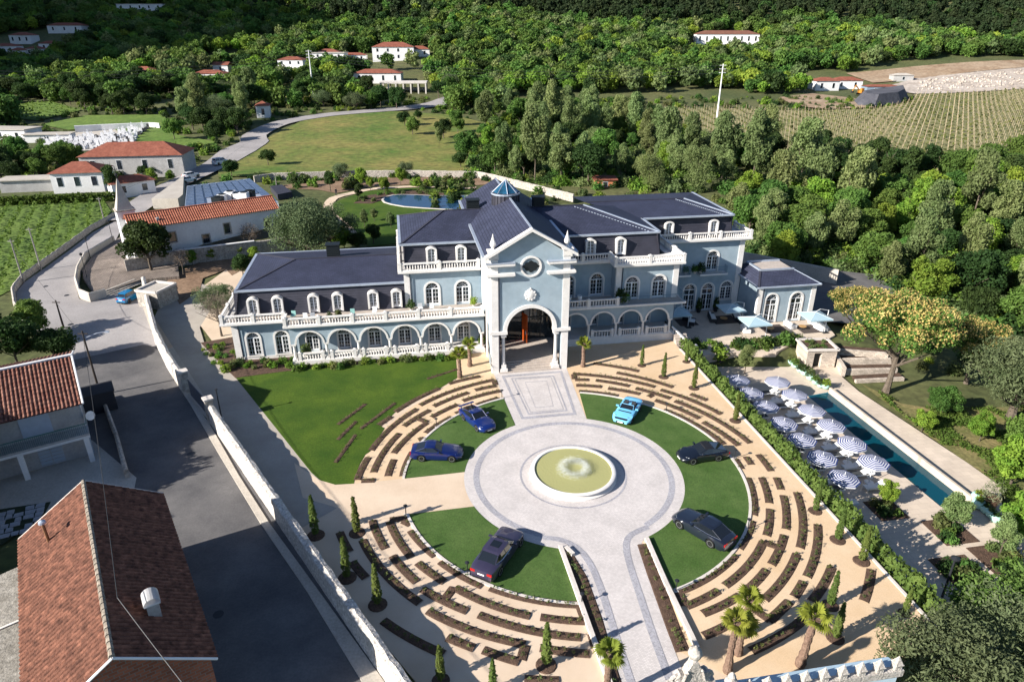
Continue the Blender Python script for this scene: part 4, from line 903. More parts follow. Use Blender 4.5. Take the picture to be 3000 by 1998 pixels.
# lantern on the roof
q = HB(); q.lathe([(1.72, 13.9), (1.66, 16.6), (1.78, 16.65), (1.78, 16.85), (1.6, 16.9)], (-0.25, 35.4, 0), 24); lan = hpart(q, 'lantern', M_mans)
q = MB(HO)
for k in range(24): t = 2 * math.pi * k / 24; q.tube([(-0.25 + 1.76 * math.cos(t), 35.4 + 1.76 * math.sin(t), 13.9), (-0.25 + 1.7 * math.cos(t), 35.4 + 1.7 * math.sin(t), 16.6)], 0.035, 4)
q.build('standing_seam', M_mans, lan); q = MB(HO); q.lathe([(1.8, 16.66), (1.82, 16.86)], (-0.25, 35.4, 0), 24); q.build('lantern_rim', M_zinc, lan)
M_blueglass = mat('blue_lantern_glass', (0.015, 0.075, 0.14), 0.08, spec=0.6, var=0.5, vscale=0.8)
for k in range(8):
    t0, t1 = 2 * math.pi * k / 8, 2 * math.pi * (k + 1) / 8; c = (-0.25, 35.4); q = MB(HO)
    q.add([(c[0] + 1.62 * math.cos(t0), c[1] + 1.62 * math.sin(t0), 16.87), (c[0] + 1.62 * math.cos(t1), c[1] + 1.62 * math.sin(t1), 16.87), (c[0], c[1], 18.35)], [(0, 1, 2)]); q.build('pane', M_blueglass, lan)
    q = MB(HO); q.tube([(c[0] + 1.64 * math.cos(t0), c[1] + 1.64 * math.sin(t0), 16.88), (c[0], c[1], 18.38)], 0.05, 4); q.build('glazing_bar', M_zinc, lan)
# stone parapet behind the left slab end, downpipes
for u, v, z0, z1 in ((-32.28, 27.85, 0, 4.7), (-12.6, 28.75, 5, 9.3), (12.55, 26.85, 5, 9.3), (33.6, 30.65, -1.1, 4.1), (-3.42, 19.93, 0.0, 11.4)):
    q = HB(); q.tube([(u, v, z0), (u, v, z1)], 0.05, 6); hpart(q, 'downpipe', M_mans)
# yard walls behind the pavilion (pale parapets of the service court)
def yard_wall(pts, z0, z1, label, t=0.3, m=None):
    q = MB()
    for a, b in zip(pts, pts[1:]): q.bar((*xy(*a), z0), (*xy(*b), z0), t, z1 - z0)
    c = xy(*pts[0]); return tag(q.build('court_wall', m or M_conc), label, 'wall')
yard_wall([(34.0, 57.0), (41.5, 55.5), (53, 43.0)], -1.5, 1.3, 'pale concrete wall running beside the service court behind the pavilion')


# ================================================================ PLANT MESHES
def leaf_mat(name, c1, c2, rnd_=0.6, trans=0.38, vs=0.5):
    return mat(name, c1, 0.75, col2=c2, vscale=vs, spec=0.25, objrand=rnd_, trans=trans, detail=2.0)
L_mid = leaf_mat('leaf_mid_green', (0.062, 0.133, 0.024), (0.133, 0.231, 0.046))
L_bright = leaf_mat('leaf_bright_green', (0.123, 0.225, 0.026), (0.232, 0.326, 0.043))
L_dark = leaf_mat('leaf_dark_green', (0.023, 0.052, 0.013), (0.055, 0.102, 0.023))
L_olive = leaf_mat('leaf_olive', (0.085, 0.125, 0.052), (0.155, 0.195, 0.092), 0.4)
L_silver = leaf_mat('leaf_silver_green', (0.12, 0.175, 0.055), (0.23, 0.285, 0.11))
L_flower = mat('chestnut_blossom', (0.40, 0.29, 0.08), 0.8, col2=(0.52, 0.41, 0.15), vscale=0.8, trans=0.2)
L_pine = leaf_mat('leaf_pine', (0.020, 0.038, 0.013), (0.043, 0.067, 0.023), 0.5)
L_cyp = leaf_mat('leaf_cypress', (0.072, 0.109, 0.020), (0.145, 0.189, 0.041), 0.5)
L_hedge = leaf_mat('leaf_hedge', (0.080, 0.152, 0.029), (0.167, 0.254, 0.058), 0.3, vs=1.2)
L_palm = leaf_mat('palm_frond', (0.167, 0.217, 0.026), (0.304, 0.341, 0.051), 0.4)
L_shrub = leaf_mat('leaf_shrub', (0.072, 0.109, 0.029), (0.160, 0.181, 0.065), 0.8)
L_bare = mat('bare_twigs', (0.16, 0.125, 0.095), 0.9, var=0.25, vscale=1.0)
M_bark = mat('bark', (0.085, 0.066, 0.048), 0.95, col2=(0.16, 0.13, 0.10), vscale=2.5, bump=1.0, bscale=9)
M_palmbark = mat('palm_bark', (0.14, 0.085, 0.06), 0.95, col2=(0.25, 0.17, 0.125), vscale=4, bump=1.0, bscale=12)
def leaves(pts, nrm, size, rg, jitter=0.9, aspect=0.7):
    """numpy: one quad for each point, facing roughly along nrm"""
    n = len(pts); q = nrm + rg.normal(0, jitter, (n, 3)); q /= np.linalg.norm(q, axis=1)[:, None] + 1e-9
    a = np.cross(q, rg.normal(0, 1, (n, 3))); a /= np.linalg.norm(a, axis=1)[:, None] + 1e-9; b = np.cross(q, a)
    s = (size * rg.uniform(0.6, 1.35, n))[:, None] * 0.5
    a *= s; b *= s * aspect
    V = np.stack([pts - a - b, pts + a - b * 0.6, pts + a * 1.1 + b, pts - a * 0.8 + b], 1).reshape(-1, 3)
    return V
def cloud_mesh(name, V, mats, mi=None):
    n = len(V) // 4; me = bpy.data.meshes.new(name)
    me.vertices.add(len(V)); me.vertices.foreach_set('co', V.astype(np.float32).ravel())
    me.loops.add(len(V)); me.loops.foreach_set('vertex_index', np.arange(len(V), dtype=np.int32))
    me.polygons.add(n); me.polygons.foreach_set('loop_start', np.arange(0, len(V), 4, dtype=np.int32)); me.polygons.foreach_set('loop_total', np.full(n, 4, dtype=np.int32))
    for m in mats: me.materials.append(m)
    if mi is not None: me.polygons.foreach_set('material_index', mi.astype(np.int32))
    me.update(calc_edges=True); me.validate(); return me
def lobes(rg, n, rx, rz, z0, spread=0.62, lr=(0.32, 0.52)):
    """lobe centres and radii of an uneven crown"""
    L = []
    for i in range(n):
        t = rg.uniform(0, 2 * math.pi); k = rg.uniform(0.15, 1.0) ** 0.6; h = rg.uniform(-0.75, 0.95)
        rr = math.sqrt(max(0.05, 1 - h * h)) * k
        L.append((spread * rx * rr * math.cos(t) * 1.25, spread * rx * rr * math.sin(t) * 1.25, z0 + rz + h * rz * 0.62, rx * rg.uniform(*lr)))
    L.append((0, 0, z0 + rz * 1.05, rx * 0.55)); return L
def crown_mesh(name, seed, n, size, rx=4.0, rz=4.2, z0=1.6, nl=15, mats=(None,), flower=0.0, spread=0.62, lr=(0.32, 0.52), fill=0.25, squash=0.85, aspect=0.7, droop=0.0):
    rg = np.random.default_rng(seed); L = lobes(rg, nl, rx, rz, z0, spread, lr)
    wts = np.array([l[3] ** 2 for l in L]); wts /= wts.sum(); idx = rg.choice(len(L), n, p=wts)
    C = np.array([l[:3] for l in L])[idx]; Rr = np.array([l[3] for l in L])[idx]
    d = rg.normal(0, 1, (n, 3)); d[:, 2] += 0.25; d /= np.linalg.norm(d, axis=1)[:, None]
    rad = np.where(rg.uniform(0, 1, n) < fill, rg.uniform(0.2, 0.8, n), rg.uniform(0.82, 1.08, n))
    P = C + d * (Rr * rad)[:, None] * np.array([1, 1, squash])
    if droop: P[:, 2] -= droop * (np.hypot(P[:, 0], P[:, 1]) / rx) ** 2
    V = leaves(P, d, size, rg, 0.75, aspect)
    mi = None
    if flower > 0:
        top = (d[:, 2] > -0.1) & (rad > 0.8); mi = ((rg.uniform(0, 1, n) < flower) & top).astype(int)
    return cloud_mesh(name, V, list(mats), mi)
def trunk_mesh(name, seed, h, r, spread=2.0, nb=6, m=None, lean=0.0, crown_h=None):
    rg = random.Random(seed); mb = MB(); top = Vector((lean * h, lean * 0.4 * h, h))
    pts = [Vector((lean * h * t + rg.uniform(-.1, .1) * h * 0.08, rg.uniform(-.1, .1) * h * 0.08, h * t)) for t in (0, .15, .4, .7, 1.0)]
    mb.tube([tuple(p) for p in pts], [r * 1.35, r, r * .8, r * .6, r * .25], 7)
    ch = crown_h or h * 1.35
    for k in range(nb):
        t = rg.uniform(0.4, 0.95); p = pts[0].lerp(pts[-1], t); a = 2 * math.pi * k / nb + rg.uniform(-.5, .5)
        q = p + Vector((math.cos(a) * spread * 0.5, math.sin(a) * spread * 0.5, (ch - p.z) * 0.35)); e2 = q + Vector((math.cos(a) * spread * 0.4, math.sin(a) * spread * 0.4, (ch - p.z) * 0.3))
        mb.tube([tuple(p), tuple(q), tuple(e2)], [r * .45, r * .28, r * .08], 5)
    return mb.mesh(name, m or M_bark)
KIND = {}
def kind(key, seeds, tr, **kw):
    KIND[key] = [(crown_mesh('crown_' + key, s, **kw), trunk_mesh('trunk_' + key, s + 50, **tr)) for s in seeds]
# near kinds: small leaves, many of them; scale 1 is about 9 m tall
kind('broad', (1, 2, 3, 4), dict(h=5.0, r=0.2, spread=3.2), n=8500, size=0.32, z0=0.3, rz=4.8, mats=(L_mid,), nl=40, lr=(0.18, 0.36), spread=0.72, fill=0.35)
kind('bright', (11, 12, 13), dict(h=5.0, r=0.18, spread=3.0), n=7500, size=0.32, rx=3.6, rz=5.2, z0=0.3, mats=(L_bright,), nl=36, lr=(0.18, 0.38), spread=0.7, fill=0.35)
kind('dark', (21, 22, 23), dict(h=4.6, r=0.24, spread=3.0), n=7500, size=0.32, mats=(L_dark,), nl=30, lr=(0.2, 0.4), spread=0.7, rz=4.0, z0=1.2)
kind('olive', (31, 32), dict(h=3.2, r=0.4, spread=4.2, nb=8), n=13000, size=0.22, rx=4.6, rz=3.4, z0=1.2, mats=(L_olive,), nl=30, lr=(0.22, 0.42), spread=0.7, aspect=0.4)
kind('silver', (41, 42, 43, 44), dict(h=7.0, r=0.18, spread=2.4), n=7500, size=0.3, rx=3.0, rz=6.2, z0=0.2, mats=(L_silver,), nl=34, lr=(0.24, 0.46), spread=0.7, fill=0.35)
kind('chestnut', (51, 52), dict(h=6.5, r=0.34, spread=5.0, nb=9, lean=0.06), n=20000, size=0.19, rx=6.0, rz=3.6, z0=4.2, mats=(L_mid, L_flower), flower=0.62, nl=34, lr=(0.15, 0.28), spread=0.85, fill=0.3)
kind('conifer', (61, 62), dict(h=7.5, r=0.16, spread=1.2), n=4200, size=0.3, rx=1.9, rz=4.6, z0=0.6, mats=(L_dark,), nl=18, lr=(0.35, 0.6))
kind('willow', (71, 72), dict(h=6.0, r=0.22, spread=3.2), n=9000, size=0.28, rx=4.2, rz=5.2, z0=0.2, mats=(L_silver,), nl=34, lr=(0.2, 0.4), spread=0.7, droop=1.3, aspect=0.35)
# far kinds for the wooded hillside: fewer, larger leaf faces
def far_kind(seed, m, **kw):
    d = dict(n=1000, size=0.8, rx=4.4, rz=4.6, z0=-0.6, nl=20, lr=(0.22, 0.42), fill=0.2); d.update(kw)
    return crown_mesh('far_crown', seed, mats=(m,), **d)
def shrub_mesh(name, seed, n, size, r, h, m, aspect=0.6):
    rg = np.random.default_rng(seed); d = rg.normal(0, 1, (n, 3)); d[:, 2] = abs(d[:, 2]); d /= np.linalg.norm(d, axis=1)[:, None]
    lump = 1 + 0.25 * np.sin(d[:, 0] * 5 + seed) * np.cos(d[:, 1] * 4 + seed * 2)
    P = d * rg.uniform(0.55, 1.05, n)[:, None] * np.array([r, r, h]) * lump[:, None]; P[:, 2] += 0.03
    return cloud_mesh(name, leaves(P, d, size, rg, 0.8, aspect), [m])
SHRUB = [shrub_mesh('shrub', 100 + i, 260, 0.22, 0.7, 0.95, m) for i, m in enumerate((L_shrub, L_mid, L_bright, L_dark))]
THICKET = [shrub_mesh('thicket', 140 + i, 900, 0.3, 2.0, 1.9, m) for i, m in enumerate((L_mid, L_bright, L_silver, L_dark))]
SMALL = [shrub_mesh('small_shrub', 120 + i, 16, 0.11, 0.14, 0.24, L_shrub, 0.45) for i in range(4)]
def tree(name, key, x, y, s, label, group=None, z=None, var=None, rz=None, sz=None, cat='tree'):
    r_ = random.Random(int(x * 31 + y * 17)); v = KIND[key][(var if var is not None else r_.randrange(99)) % len(KIND[key])]
    zz = ground_h(x, y) if z is None else z
    e = empty(name, (x, y, zz), r_.uniform(0, 6.28) if rz is None else rz, label, cat, group)
    e.scale = (s, s, s * (sz or r_.uniform(0.9, 1.12)))
    inst('trunk', v[1], e); inst('crown', v[0], e)
    return e
# cypress, palm
def cypress_mesh(seed):
    rg = np.random.default_rng(seed); n = 620; t = rg.uniform(0.02, 1, n); a = rg.uniform(0, 2 * math.pi, n)
    r = 0.26 * np.minimum(1, (t + 0.05) * 6) * (1 - t ** 2.2 * 0.85) * rg.uniform(0.55, 1.1, n)
    P = np.stack([r * np.cos(a), r * np.sin(a), 0.15 + t * 2.9], 1); d = np.stack([np.cos(a), np.sin(a), 0.8 + 0 * a], 1)
    return cloud_mesh('cypress_crown', leaves(P, d, 0.16, rg, 0.5, 0.5), [L_cyp])
CYP = [cypress_mesh(200 + i) for i in range(3)]
_t = MB(); _t.tube([(0, 0, -0.05), (0, 0, 0.5), (0, 0, 2.4)], [0.06, 0.05, 0.02], 6); CYP_T = _t.mesh('cypress_trunk', M_bark)
_t = MB(); _t.lathe([(0.55, 0.0), (0.5, 0.05), (0.1, 0.09), (0, 0.09)], n=14); CYP_S = _t.mesh('soil_ring', M_soil)
def cypress(p, h, label, lean=0.0):
    e = empty('cypress', (p[0], p[1], 0.012), rnd.uniform(0, 6), label, 'cypress', 'young cypresses in the formal garden'); s = h / 3.05
    e.scale = (s * 0.95 + 0.1, s * 0.95 + 0.1, s); e.rotation_euler.x = lean
    inst('trunk', CYP_T, e); inst('crown', CYP[rnd.randrange(3)], e); inst('soil_ring', CYP_S, e)
def palm_meshes(seed, h, nf=12):
    rg = random.Random(seed); t = MB()
    pts, rad = [], []
    for k in range(14):
        z = h * k / 13; pts.append((0.02 * math.sin(z * 2), 0.02 * math.cos(z), z)); rad.append((0.30 - 0.10 * min(1, k / 5)) * (1.12 if k % 2 else 0.92) + (0.10 if k > 11 else 0))
    t.tube(pts, rad, 9); tm = t.mesh('palm_trunk', M_palmbark)
    c = MB()
    for i in range(nf):
        a = i * 2.39996 + rg.uniform(-.3, .3); el = 1.2 - 1.45 * (i / nf) + rg.uniform(-.15, .15)
        d = Vector((math.cos(a) * math.cos(el), math.sin(a) * math.cos(el), math.sin(el))); st_l = 0.5
        p0 = Vector((0, 0, h - 0.05)); p1 = p0 + d * st_l; p1.z -= 0.05
        c.tube([tuple(p0), tuple(p1)], [0.03, 0.02], 4)
        side = d.cross(Vector((0, 0, 1))); side = side.normalized() if side.length > 0.01 else Vector((1, 0, 0)); up = side.cross(d)
        nfg = 17
        for k in range(nfg):       # a fan of pointed leaflets
            b = (k / (nfg - 1) - 0.5) * R(250); q = d * math.cos(b) + side * math.sin(b) - up * (0.28 * abs(math.sin(b))); L = 0.62 * (1 - 0.28 * abs(b) / R(125)) * rg.uniform(.9, 1.1)
            tip = p1 + q * L + Vector((0, 0, -0.22 * L)); mid = p1 + q * L * 0.55; wv = q.cross(up).normalized() * 0.06
            c.add([tuple(p1), tuple(mid - wv), tuple(tip), tuple(mid + wv)], [(0, 1, 2, 3)])
    return tm, c.mesh('palm_crown', L_palm)
def palm(base, h, label, seed, lean=(0, 0), s=1.0, z=0.0):
    tm, cm_ = palm_meshes(seed, h); e = empty('palm_tree', (base[0], base[1], z), seed * 1.3, label, 'palm'); e.rotation_euler = (lean[0], lean[1], 0); e.scale = (s,) * 3
    inst('trunk', tm, e); inst('crown', cm_, e)


# ================================================================ GARDEN
# ---- fountain
fo = empty('fountain', (FX, FY, 0.03), TH, 'round white stone fountain with a ring of spray in the roundabout', 'fountain')
q = MB(); q.lathe([(3.75, 0.0), (3.75, 0.12), (3.5, 0.18), (3.45, 0.28), (3.62, 0.4), (3.66, 0.5), (3.58, 0.55), (3.36, 0.55), (3.32, 0.5), (3.32, 0.1)], n=72); o = q.build('basin', M_white, fo); smooth_by_angle(o, 40)
q = MB(); q.poly(arc(3.25, 0, 2 * math.pi, 65)[:-1], None, 0.12); q.build('basin_floor', mat('mosaic_floor', (0.33, 0.33, 0.14), 0.7, col2=(0.45, 0.43, 0.20), vscale=1.4, fine=0.25, fscale=12), fo)
def clear_water(name, tint, rough=0.02, bump=0.2, bscale=3.0, alpha=0.28):
    m = bpy.data.materials.new(name); nt, b = nodes_of(m); N, Lk = nt.nodes, nt.links
    gl = N.new('ShaderNodeBsdfGlossy'); gl.inputs['Roughness'].default_value = rough; tp = N.new('ShaderNodeBsdfTransparent'); tp.inputs['Color'].default_value = (*tint, 1); mx = N.new('ShaderNodeMixShader'); fr = N.new('ShaderNodeFresnel'); fr.inputs['IOR'].default_value = 1.33
    nz = N.new('ShaderNodeTexNoise'); nz.inputs['Scale'].default_value = bscale; bp = N.new('ShaderNodeBump'); bp.inputs['Strength'].default_value = bump; tc = N.new('ShaderNodeTexCoord')
    Lk.new(tc.outputs['Object'], nz.inputs['Vector']); Lk.new(nz.outputs['Fac'], bp.inputs['Height']); Lk.new(bp.outputs['Normal'], gl.inputs['Normal']); Lk.new(bp.outputs['Normal'], fr.inputs['Normal'])
    Lk.new(fr.outputs[0], mx.inputs[0]); Lk.new(tp.outputs[0], mx.inputs[1]); Lk.new(gl.outputs[0], mx.inputs[2]); Lk.new(mx.outputs[0], N['Material Output'].inputs['Surface']); return m
q = MB(); q.poly(arc(3.34, 0, 2 * math.pi, 65)[:-1], None, 0.44); q.build('water', water_mat('fountain_water', (0.36, 0.35, 0.15), 0.12, 0.25, 5.0), fo)
q = MB(); q.lathe([(1.40, 0.12), (1.40, 0.38), (1.34, 0.40), (1.28, 0.38), (1.28, 0.12)], n=48); q.build('spray_ring', M_white, fo)
rg = np.random.default_rng(5); n = 8000; a = rg.uniform(0, 2 * math.pi, n); t = rg.uniform(0, 1, n)
rr = 1.36 - 0.5 * t + rg.normal(0, 0.16, n); zz = 0.46 + 0.55 * np.sin(np.pi * np.clip(t, 0, 1)) * rg.uniform(0.3, 1.1, n)
P = np.stack([rr * np.cos(a) + 0.12 * t, rr * np.sin(a) + 0.06 * t, zz], 1)
V = leaves(P, rg.normal(0, 1, (n, 3)), 0.028, rg, 1.0, 0.8)
M_spray = mat('water_spray', (0.85, 0.88, 0.9), 0.3, trans=0.5)
o = inst('spray', cloud_mesh('spray', V, [M_spray]), fo); o['kind'] = 'stuff'
# ---- the curved beds: strips of mulch between two ends, at a steady radius from the fountain
bed_w = 0.66
beds = [
 # lower right
 ((20.24, 48.11), (19.15, 43.11)), ((18.81, 42.48), (16.83, 39.34)), ((16.35, 38.69), (11.43, 35.13)), ((11.60, 33.82), (14.14, 35.21)),
 ((21.44, 48.11), (20.91, 44.63)), ((20.70, 43.91), (19.35, 40.72)), ((18.89, 40.09), (14.71, 35.65)),
 ((22.71, 48.11), (22.51, 46.41)), ((22.41, 45.65), (21.09, 41.46)), ((20.72, 40.81), (18.64, 37.67)), ((18.13, 37.19), (16.21, 35.33)), ((15.50, 34.78), (12.55, 33.19)),
 ((23.68, 46.05), (21.37, 39.38)), ((20.91, 38.78), (17.03, 34.39)), ((23.77, 42.01), (20.73, 36.47)), ((20.31, 36.02), (19.12, 34.62)), ((18.68, 34.23), (16.65, 32.60)),
 ((22.92, 37.47), (20.15, 34.21)), ((19.00, 32.69), (14.80, 30.23)), ((13.99, 32.29), (12.14, 31.38)), ((25.60, 37.17), (23.68, 34.24)), 
 # upper right
 ((9.39, 70.05), (14.27, 68.09)), ((11.74, 67.72), (17.32, 64.32)), ((6.77, 67.44), (15.40, 64.40)), ((6.91, 66.05), (8.44, 66.03)), ((9.19, 65.92), (12.68, 64.59)), ((6.93, 64.77), (9.65, 64.43)), ((10.29, 64.06), (13.51, 62.84)), ((7.12, 63.42), (11.12, 62.42)),
 ((13.28, 64.08), (16.51, 61.88)), ((15.90, 63.76), (20.95, 58.69)), ((18.85, 62.81), (20.26, 61.50)), ((16.88, 61.35), (22.18, 53.45)), ((14.88, 61.50), (18.56, 57.86)), ((15.39, 59.58), (19.69, 53.24)), ((18.75, 57.20), (20.98, 53.05)), ((22.30, 51.58), (22.60, 49.03)), ((21.08, 51.24), (21.20, 50.01)), ((20.00, 50.90), (20.11, 49.35)),
 # upper left
 ((-6.89, 65.12), (-3.57, 66.85)), ((-11.78, 59.12), (-7.81, 64.03)), ((-9.46, 60.45), (-2.02, 65.99)), ((-3.98, 63.68), (-1.76, 64.65)), ((-8.03, 60.23), (-4.64, 63.12)), ((-5.14, 61.35), (-1.27, 63.52)), ((-3.67, 60.53), (-1.47, 61.96)), ((-8.02, 58.09), (-5.61, 60.60)), ((-5.70, 58.79), (-5.14, 59.22)), ((-10.51, 56.40), (-8.32, 59.50)), ((-10.76, 51.76), (-8.33, 57.07)), ((-8.25, 55.16), (-6.01, 58.16)), ((-8.80, 54.03), (-8.29, 54.28)), ((-12.88, 52.22), (-9.66, 59.72)), ((-13.00, 56.60), (-12.00, 58.23)),
 ((-13.23, 47.75), (-12.92, 51.15)), ((-12.04, 48.85), (-10.72, 55.13)), ((-10.69, 48.31), (-10.56, 50.81)), ((-9.41, 48.31), (-9.06, 52.02)),
 # lower left
 ((-7.78, 41.35), (-5.62, 38.59)), ((-5.18, 38.01), (-2.06, 35.64)), ((-1.51, 35.48), (4.48, 33.95)), ((1.87, 32.92), (4.69, 32.56)), ((-6.80, 37.88), (-4.69, 36.01)), ((-3.92, 35.48), (1.19, 32.99)), ((-6.16, 35.36), (-2.95, 33.40)), ((-8.74, 38.59), (-6.63, 36.01)), ((-8.54, 42.47), (-7.91, 42.06)),
 ((-10.95, 42.53), (-9.39, 39.34)), ((-9.57, 42.40), (-7.33, 38.43)), ((-11.27, 40.29), (-6.17, 34.10)), ((-5.58, 33.44), (0.85, 30.73)), ((-1.79, 30.32), (0.43, 29.44)), ((-2.19, 33.11), (4.37, 31.28)), ((-4.10, 31.28), (-2.34, 30.45)), ((1.75, 30.48), (4.79, 30.03)), ((-8.39, 32.62), (-4.19, 30.00)), ((-13.19, 41.14), (-11.97, 39.00)), ((-11.55, 37.99), (-10.23, 36.38)), ((0.74, 28.23), (2.79, 28.12)),
]
joints = [((11.44, 35.03), (11.58, 33.85)), ((18.91, 40.04), (19.80, 39.52)), ((6.91, 67.30), (6.89, 66.14)), ((14.25, 62.19), (14.80, 62.65)), ((-1.94, 65.90), (-1.76, 64.82)), ((-9.24, 57.82), (-8.31, 57.20)), ((4.53, 33.92), (4.78, 32.63)), ((-4.04, 35.48), (-4.52, 34.53)), ((0.84, 30.65), (0.56, 29.55)), ((18.62, 34.21), (16.83, 32.63)), ((16.83, 32.63), (16.05, 33.65)), ((-9.60, 42.61), (-8.10, 42.87)), ((-12.84, 47.69), (-11.71, 47.75)), ((5.11, 31.52), (5.24, 30.48))]
strips_ = [((-16.98, 56.69), (-15.02, 60.70)), ((-14.60, 55.90), (-12.04, 60.92)), ((-16.36, 54.00), (-15.31, 57.30)), ((-15.69, 50.31), (-14.87, 54.86)), ((-9.39, 66.18), (-6.22, 68.54))]
plant_pts = []
def bed_object(pts, w):
    """mulch strip along a polyline in garden coordinates: a low mound with sunk edges"""
    vs, fs = [], []
    for i, p in enumerate(pts):
        a, b = pts[max(0, i - 1)], pts[min(len(pts) - 1, i + 1)]; d = Vector((b[0] - a[0], b[1] - a[1])).normalized(); nrm = Vector((-d.y, d.x))
        for s_, z in ((-.5, 0.02), (-.42, 0.06), (0, 0.09), (.42, 0.06), (.5, 0.02)): vs.append((p[0] + nrm.x * w * s_, p[1] + nrm.y * w * s_, z))
    for i in range(len(pts) - 1):
        for k in range(4): fs.append((5 * i + k + 1, 5 * i + k, 5 * i + 5 + k, 5 * i + 6 + k))
    m = MB(); m.add(vs, fs); n = len(pts); o = m.build('planting_bed', M_soil, None, loc=(FX, FY, 0), rz=TH); o['kind'] = 'structure'
    L = sum(math.dist(pts[i], pts[i + 1]) for i in range(n - 1)); k = max(1, int(L / 0.55))
    for j in range(k):
        s_ = (j + .5) / k * (n - 1); i = min(n - 2, int(s_)); f = s_ - i
        plant_pts.append((pts[i][0] + (pts[i + 1][0] - pts[i][0]) * f + rnd.uniform(-.12, .12), pts[i][1] + (pts[i + 1][1] - pts[i][1]) * f + rnd.uniform(-.12, .12)))
for a, b in beds:
    a, b = uv(a), uv(b); ra, rb_ = math.hypot(*a), math.hypot(*b); ta, tb = math.atan2(a[1], a[0]), math.atan2(b[1], b[0])
    if tb - ta > math.pi: tb -= 2 * math.pi
    if ta - tb > math.pi: ta -= 2 * math.pi
    n = max(3, int(abs(tb - ta) / R(2.5)) + 2)
    bed_object([((ra + (rb_ - ra) * i / (n - 1)) * math.cos(ta + (tb - ta) * i / (n - 1)), (ra + (rb_ - ra) * i / (n - 1)) * math.sin(ta + (tb - ta) * i / (n - 1))) for i in range(n)], bed_w)
for a, b in joints: bed_object([uv(a), uv(b)], bed_w)
for a, b in strips_:
    a, b = Vector(uv(a)), Vector(uv(b)); bed_object([tuple(a.lerp(b, k / 4)) for k in range(5)], 0.42)
# planted strips along the entrance drive, with kerb walls
for nm, line, w_ in (('l', [(4.09, 38.66), (4.87, 36.38), (5.49, 32.71), (6.05, 27.57)], 0.9), ('r', [(9.83, 39.81), (9.99, 37.01), (10.40, 31.83), (10.58, 30.16)], 0.95)):
    bed_object([uv(p) for p in line], w_)
for line in ([(3.59, 39.46), (4.56, 34.19), (5.32, 30.00), (5.80, 27.57)], [(10.14, 40.29), (10.66, 35.77), (11.49, 30.32)], [(3.98, 39.34), (4.48, 38.54)]):
    q = MB()
    for a, b in zip(line, line[1:]): q.bar((*a, 0), (*b, 0), 0.3, 0.3)
    q.build('kerb', M_stone)['kind'] = 'structure'
# small shrubs in the beds: the 300 nearest singly, the rest as one mass
plant_pts = [xy(*p) for p in plant_pts]; plant_pts.sort(key=lambda p: p[0] ** 2 + p[1] ** 2)
for p in plant_pts[:300]:
    o = inst('bedding_shrub', SMALL[rnd.randrange(4)], None, (p[0], p[1], 0.06), rnd.uniform(0, 6), rnd.uniform(0.8, 1.35))
    tag(o, 'small scrubby plant set in a dark mulch strip of the circular garden', 'shrub', 'small plants in the near garden beds')
rg = np.random.default_rng(8); rest = plant_pts[300:]; Vs = []
for p in rest:
    n = 14; d = rg.normal(0, 1, (n, 3)); d[:, 2] = abs(d[:, 2]); d /= np.linalg.norm(d, axis=1)[:, None]
    Vs.append(leaves(np.array([p[0], p[1], 0.08]) + d * np.array([0.16, 0.16, 0.26]) * rg.uniform(0.6, 1.2), d, 0.11, rg, 0.8, 0.45))
o = inst('bedding_plants', cloud_mesh('bedding_plants', np.concatenate(Vs), [L_shrub])); tag(o, 'rows of small scrubby plants in the far curved mulch strips', 'plants', kind='stuff')
# ---- cypresses
cyp = [((-14.93, 40.82), 3.7, 'tall young cypress standing in shade against the garden wall, farthest from the gate'), ((-11.85, 41.09), 3.4, 'young cypress at the mouth of the side drive beside a lamp'), ((-11.57, 36.42), 3.6, 'young cypress between two short dark beds near the garden wall'), ((-8.99, 33.97), 3.5, 'bushy young cypress in shade beside the long curved bed'), ((2.07, 29.21), 3.5, 'young cypress among curved beds, just left of the near palm'), ((-4.21, 28.15), 2.9, 'young cypress in shade by the white garden wall at the bottom'), ((-1.11, 27.43), 2.6, 'cypress top poking up at the bottom edge of the garden'),
       ((14.86, 69.53), 2.6, 'cypress on the sand nearest the entrance tower, right side'), ((16.78, 66.69), 3.0, 'yellowish cypress on the sand, second from the tower'), ((19.52, 64.14), 3.1, 'yellowish cypress on the sand, third from the tower'), ((21.96, 57.46), 3.0, 'cypress close to the leafy hedge beyond the dark coupe'), ((20.19, 70.48), 2.4, 'cypress at the far end of the leafy hedge'),
       ((24.24, 43.69), 2.9, 'cypress against the hedge, level with the dark silver coupe'), ((24.56, 40.30), 3.1, 'cypress by the hedge, second below the parasols'), ((25.30, 38.05), 3.2, 'patchy yellow cypress by the hedge, third below the parasols'), ((21.27, 33.89), 3.0, 'green cypress right of the palms with a mulch ring'), ((20.45, 31.22), 3.0, 'half shaded cypress beside the rightmost palm'), ((25.91, 33.25), 2.2, 'cypress in the lower right corner near the olive tree')]
for p, h, lb in cyp: cypress(p, h, lb)
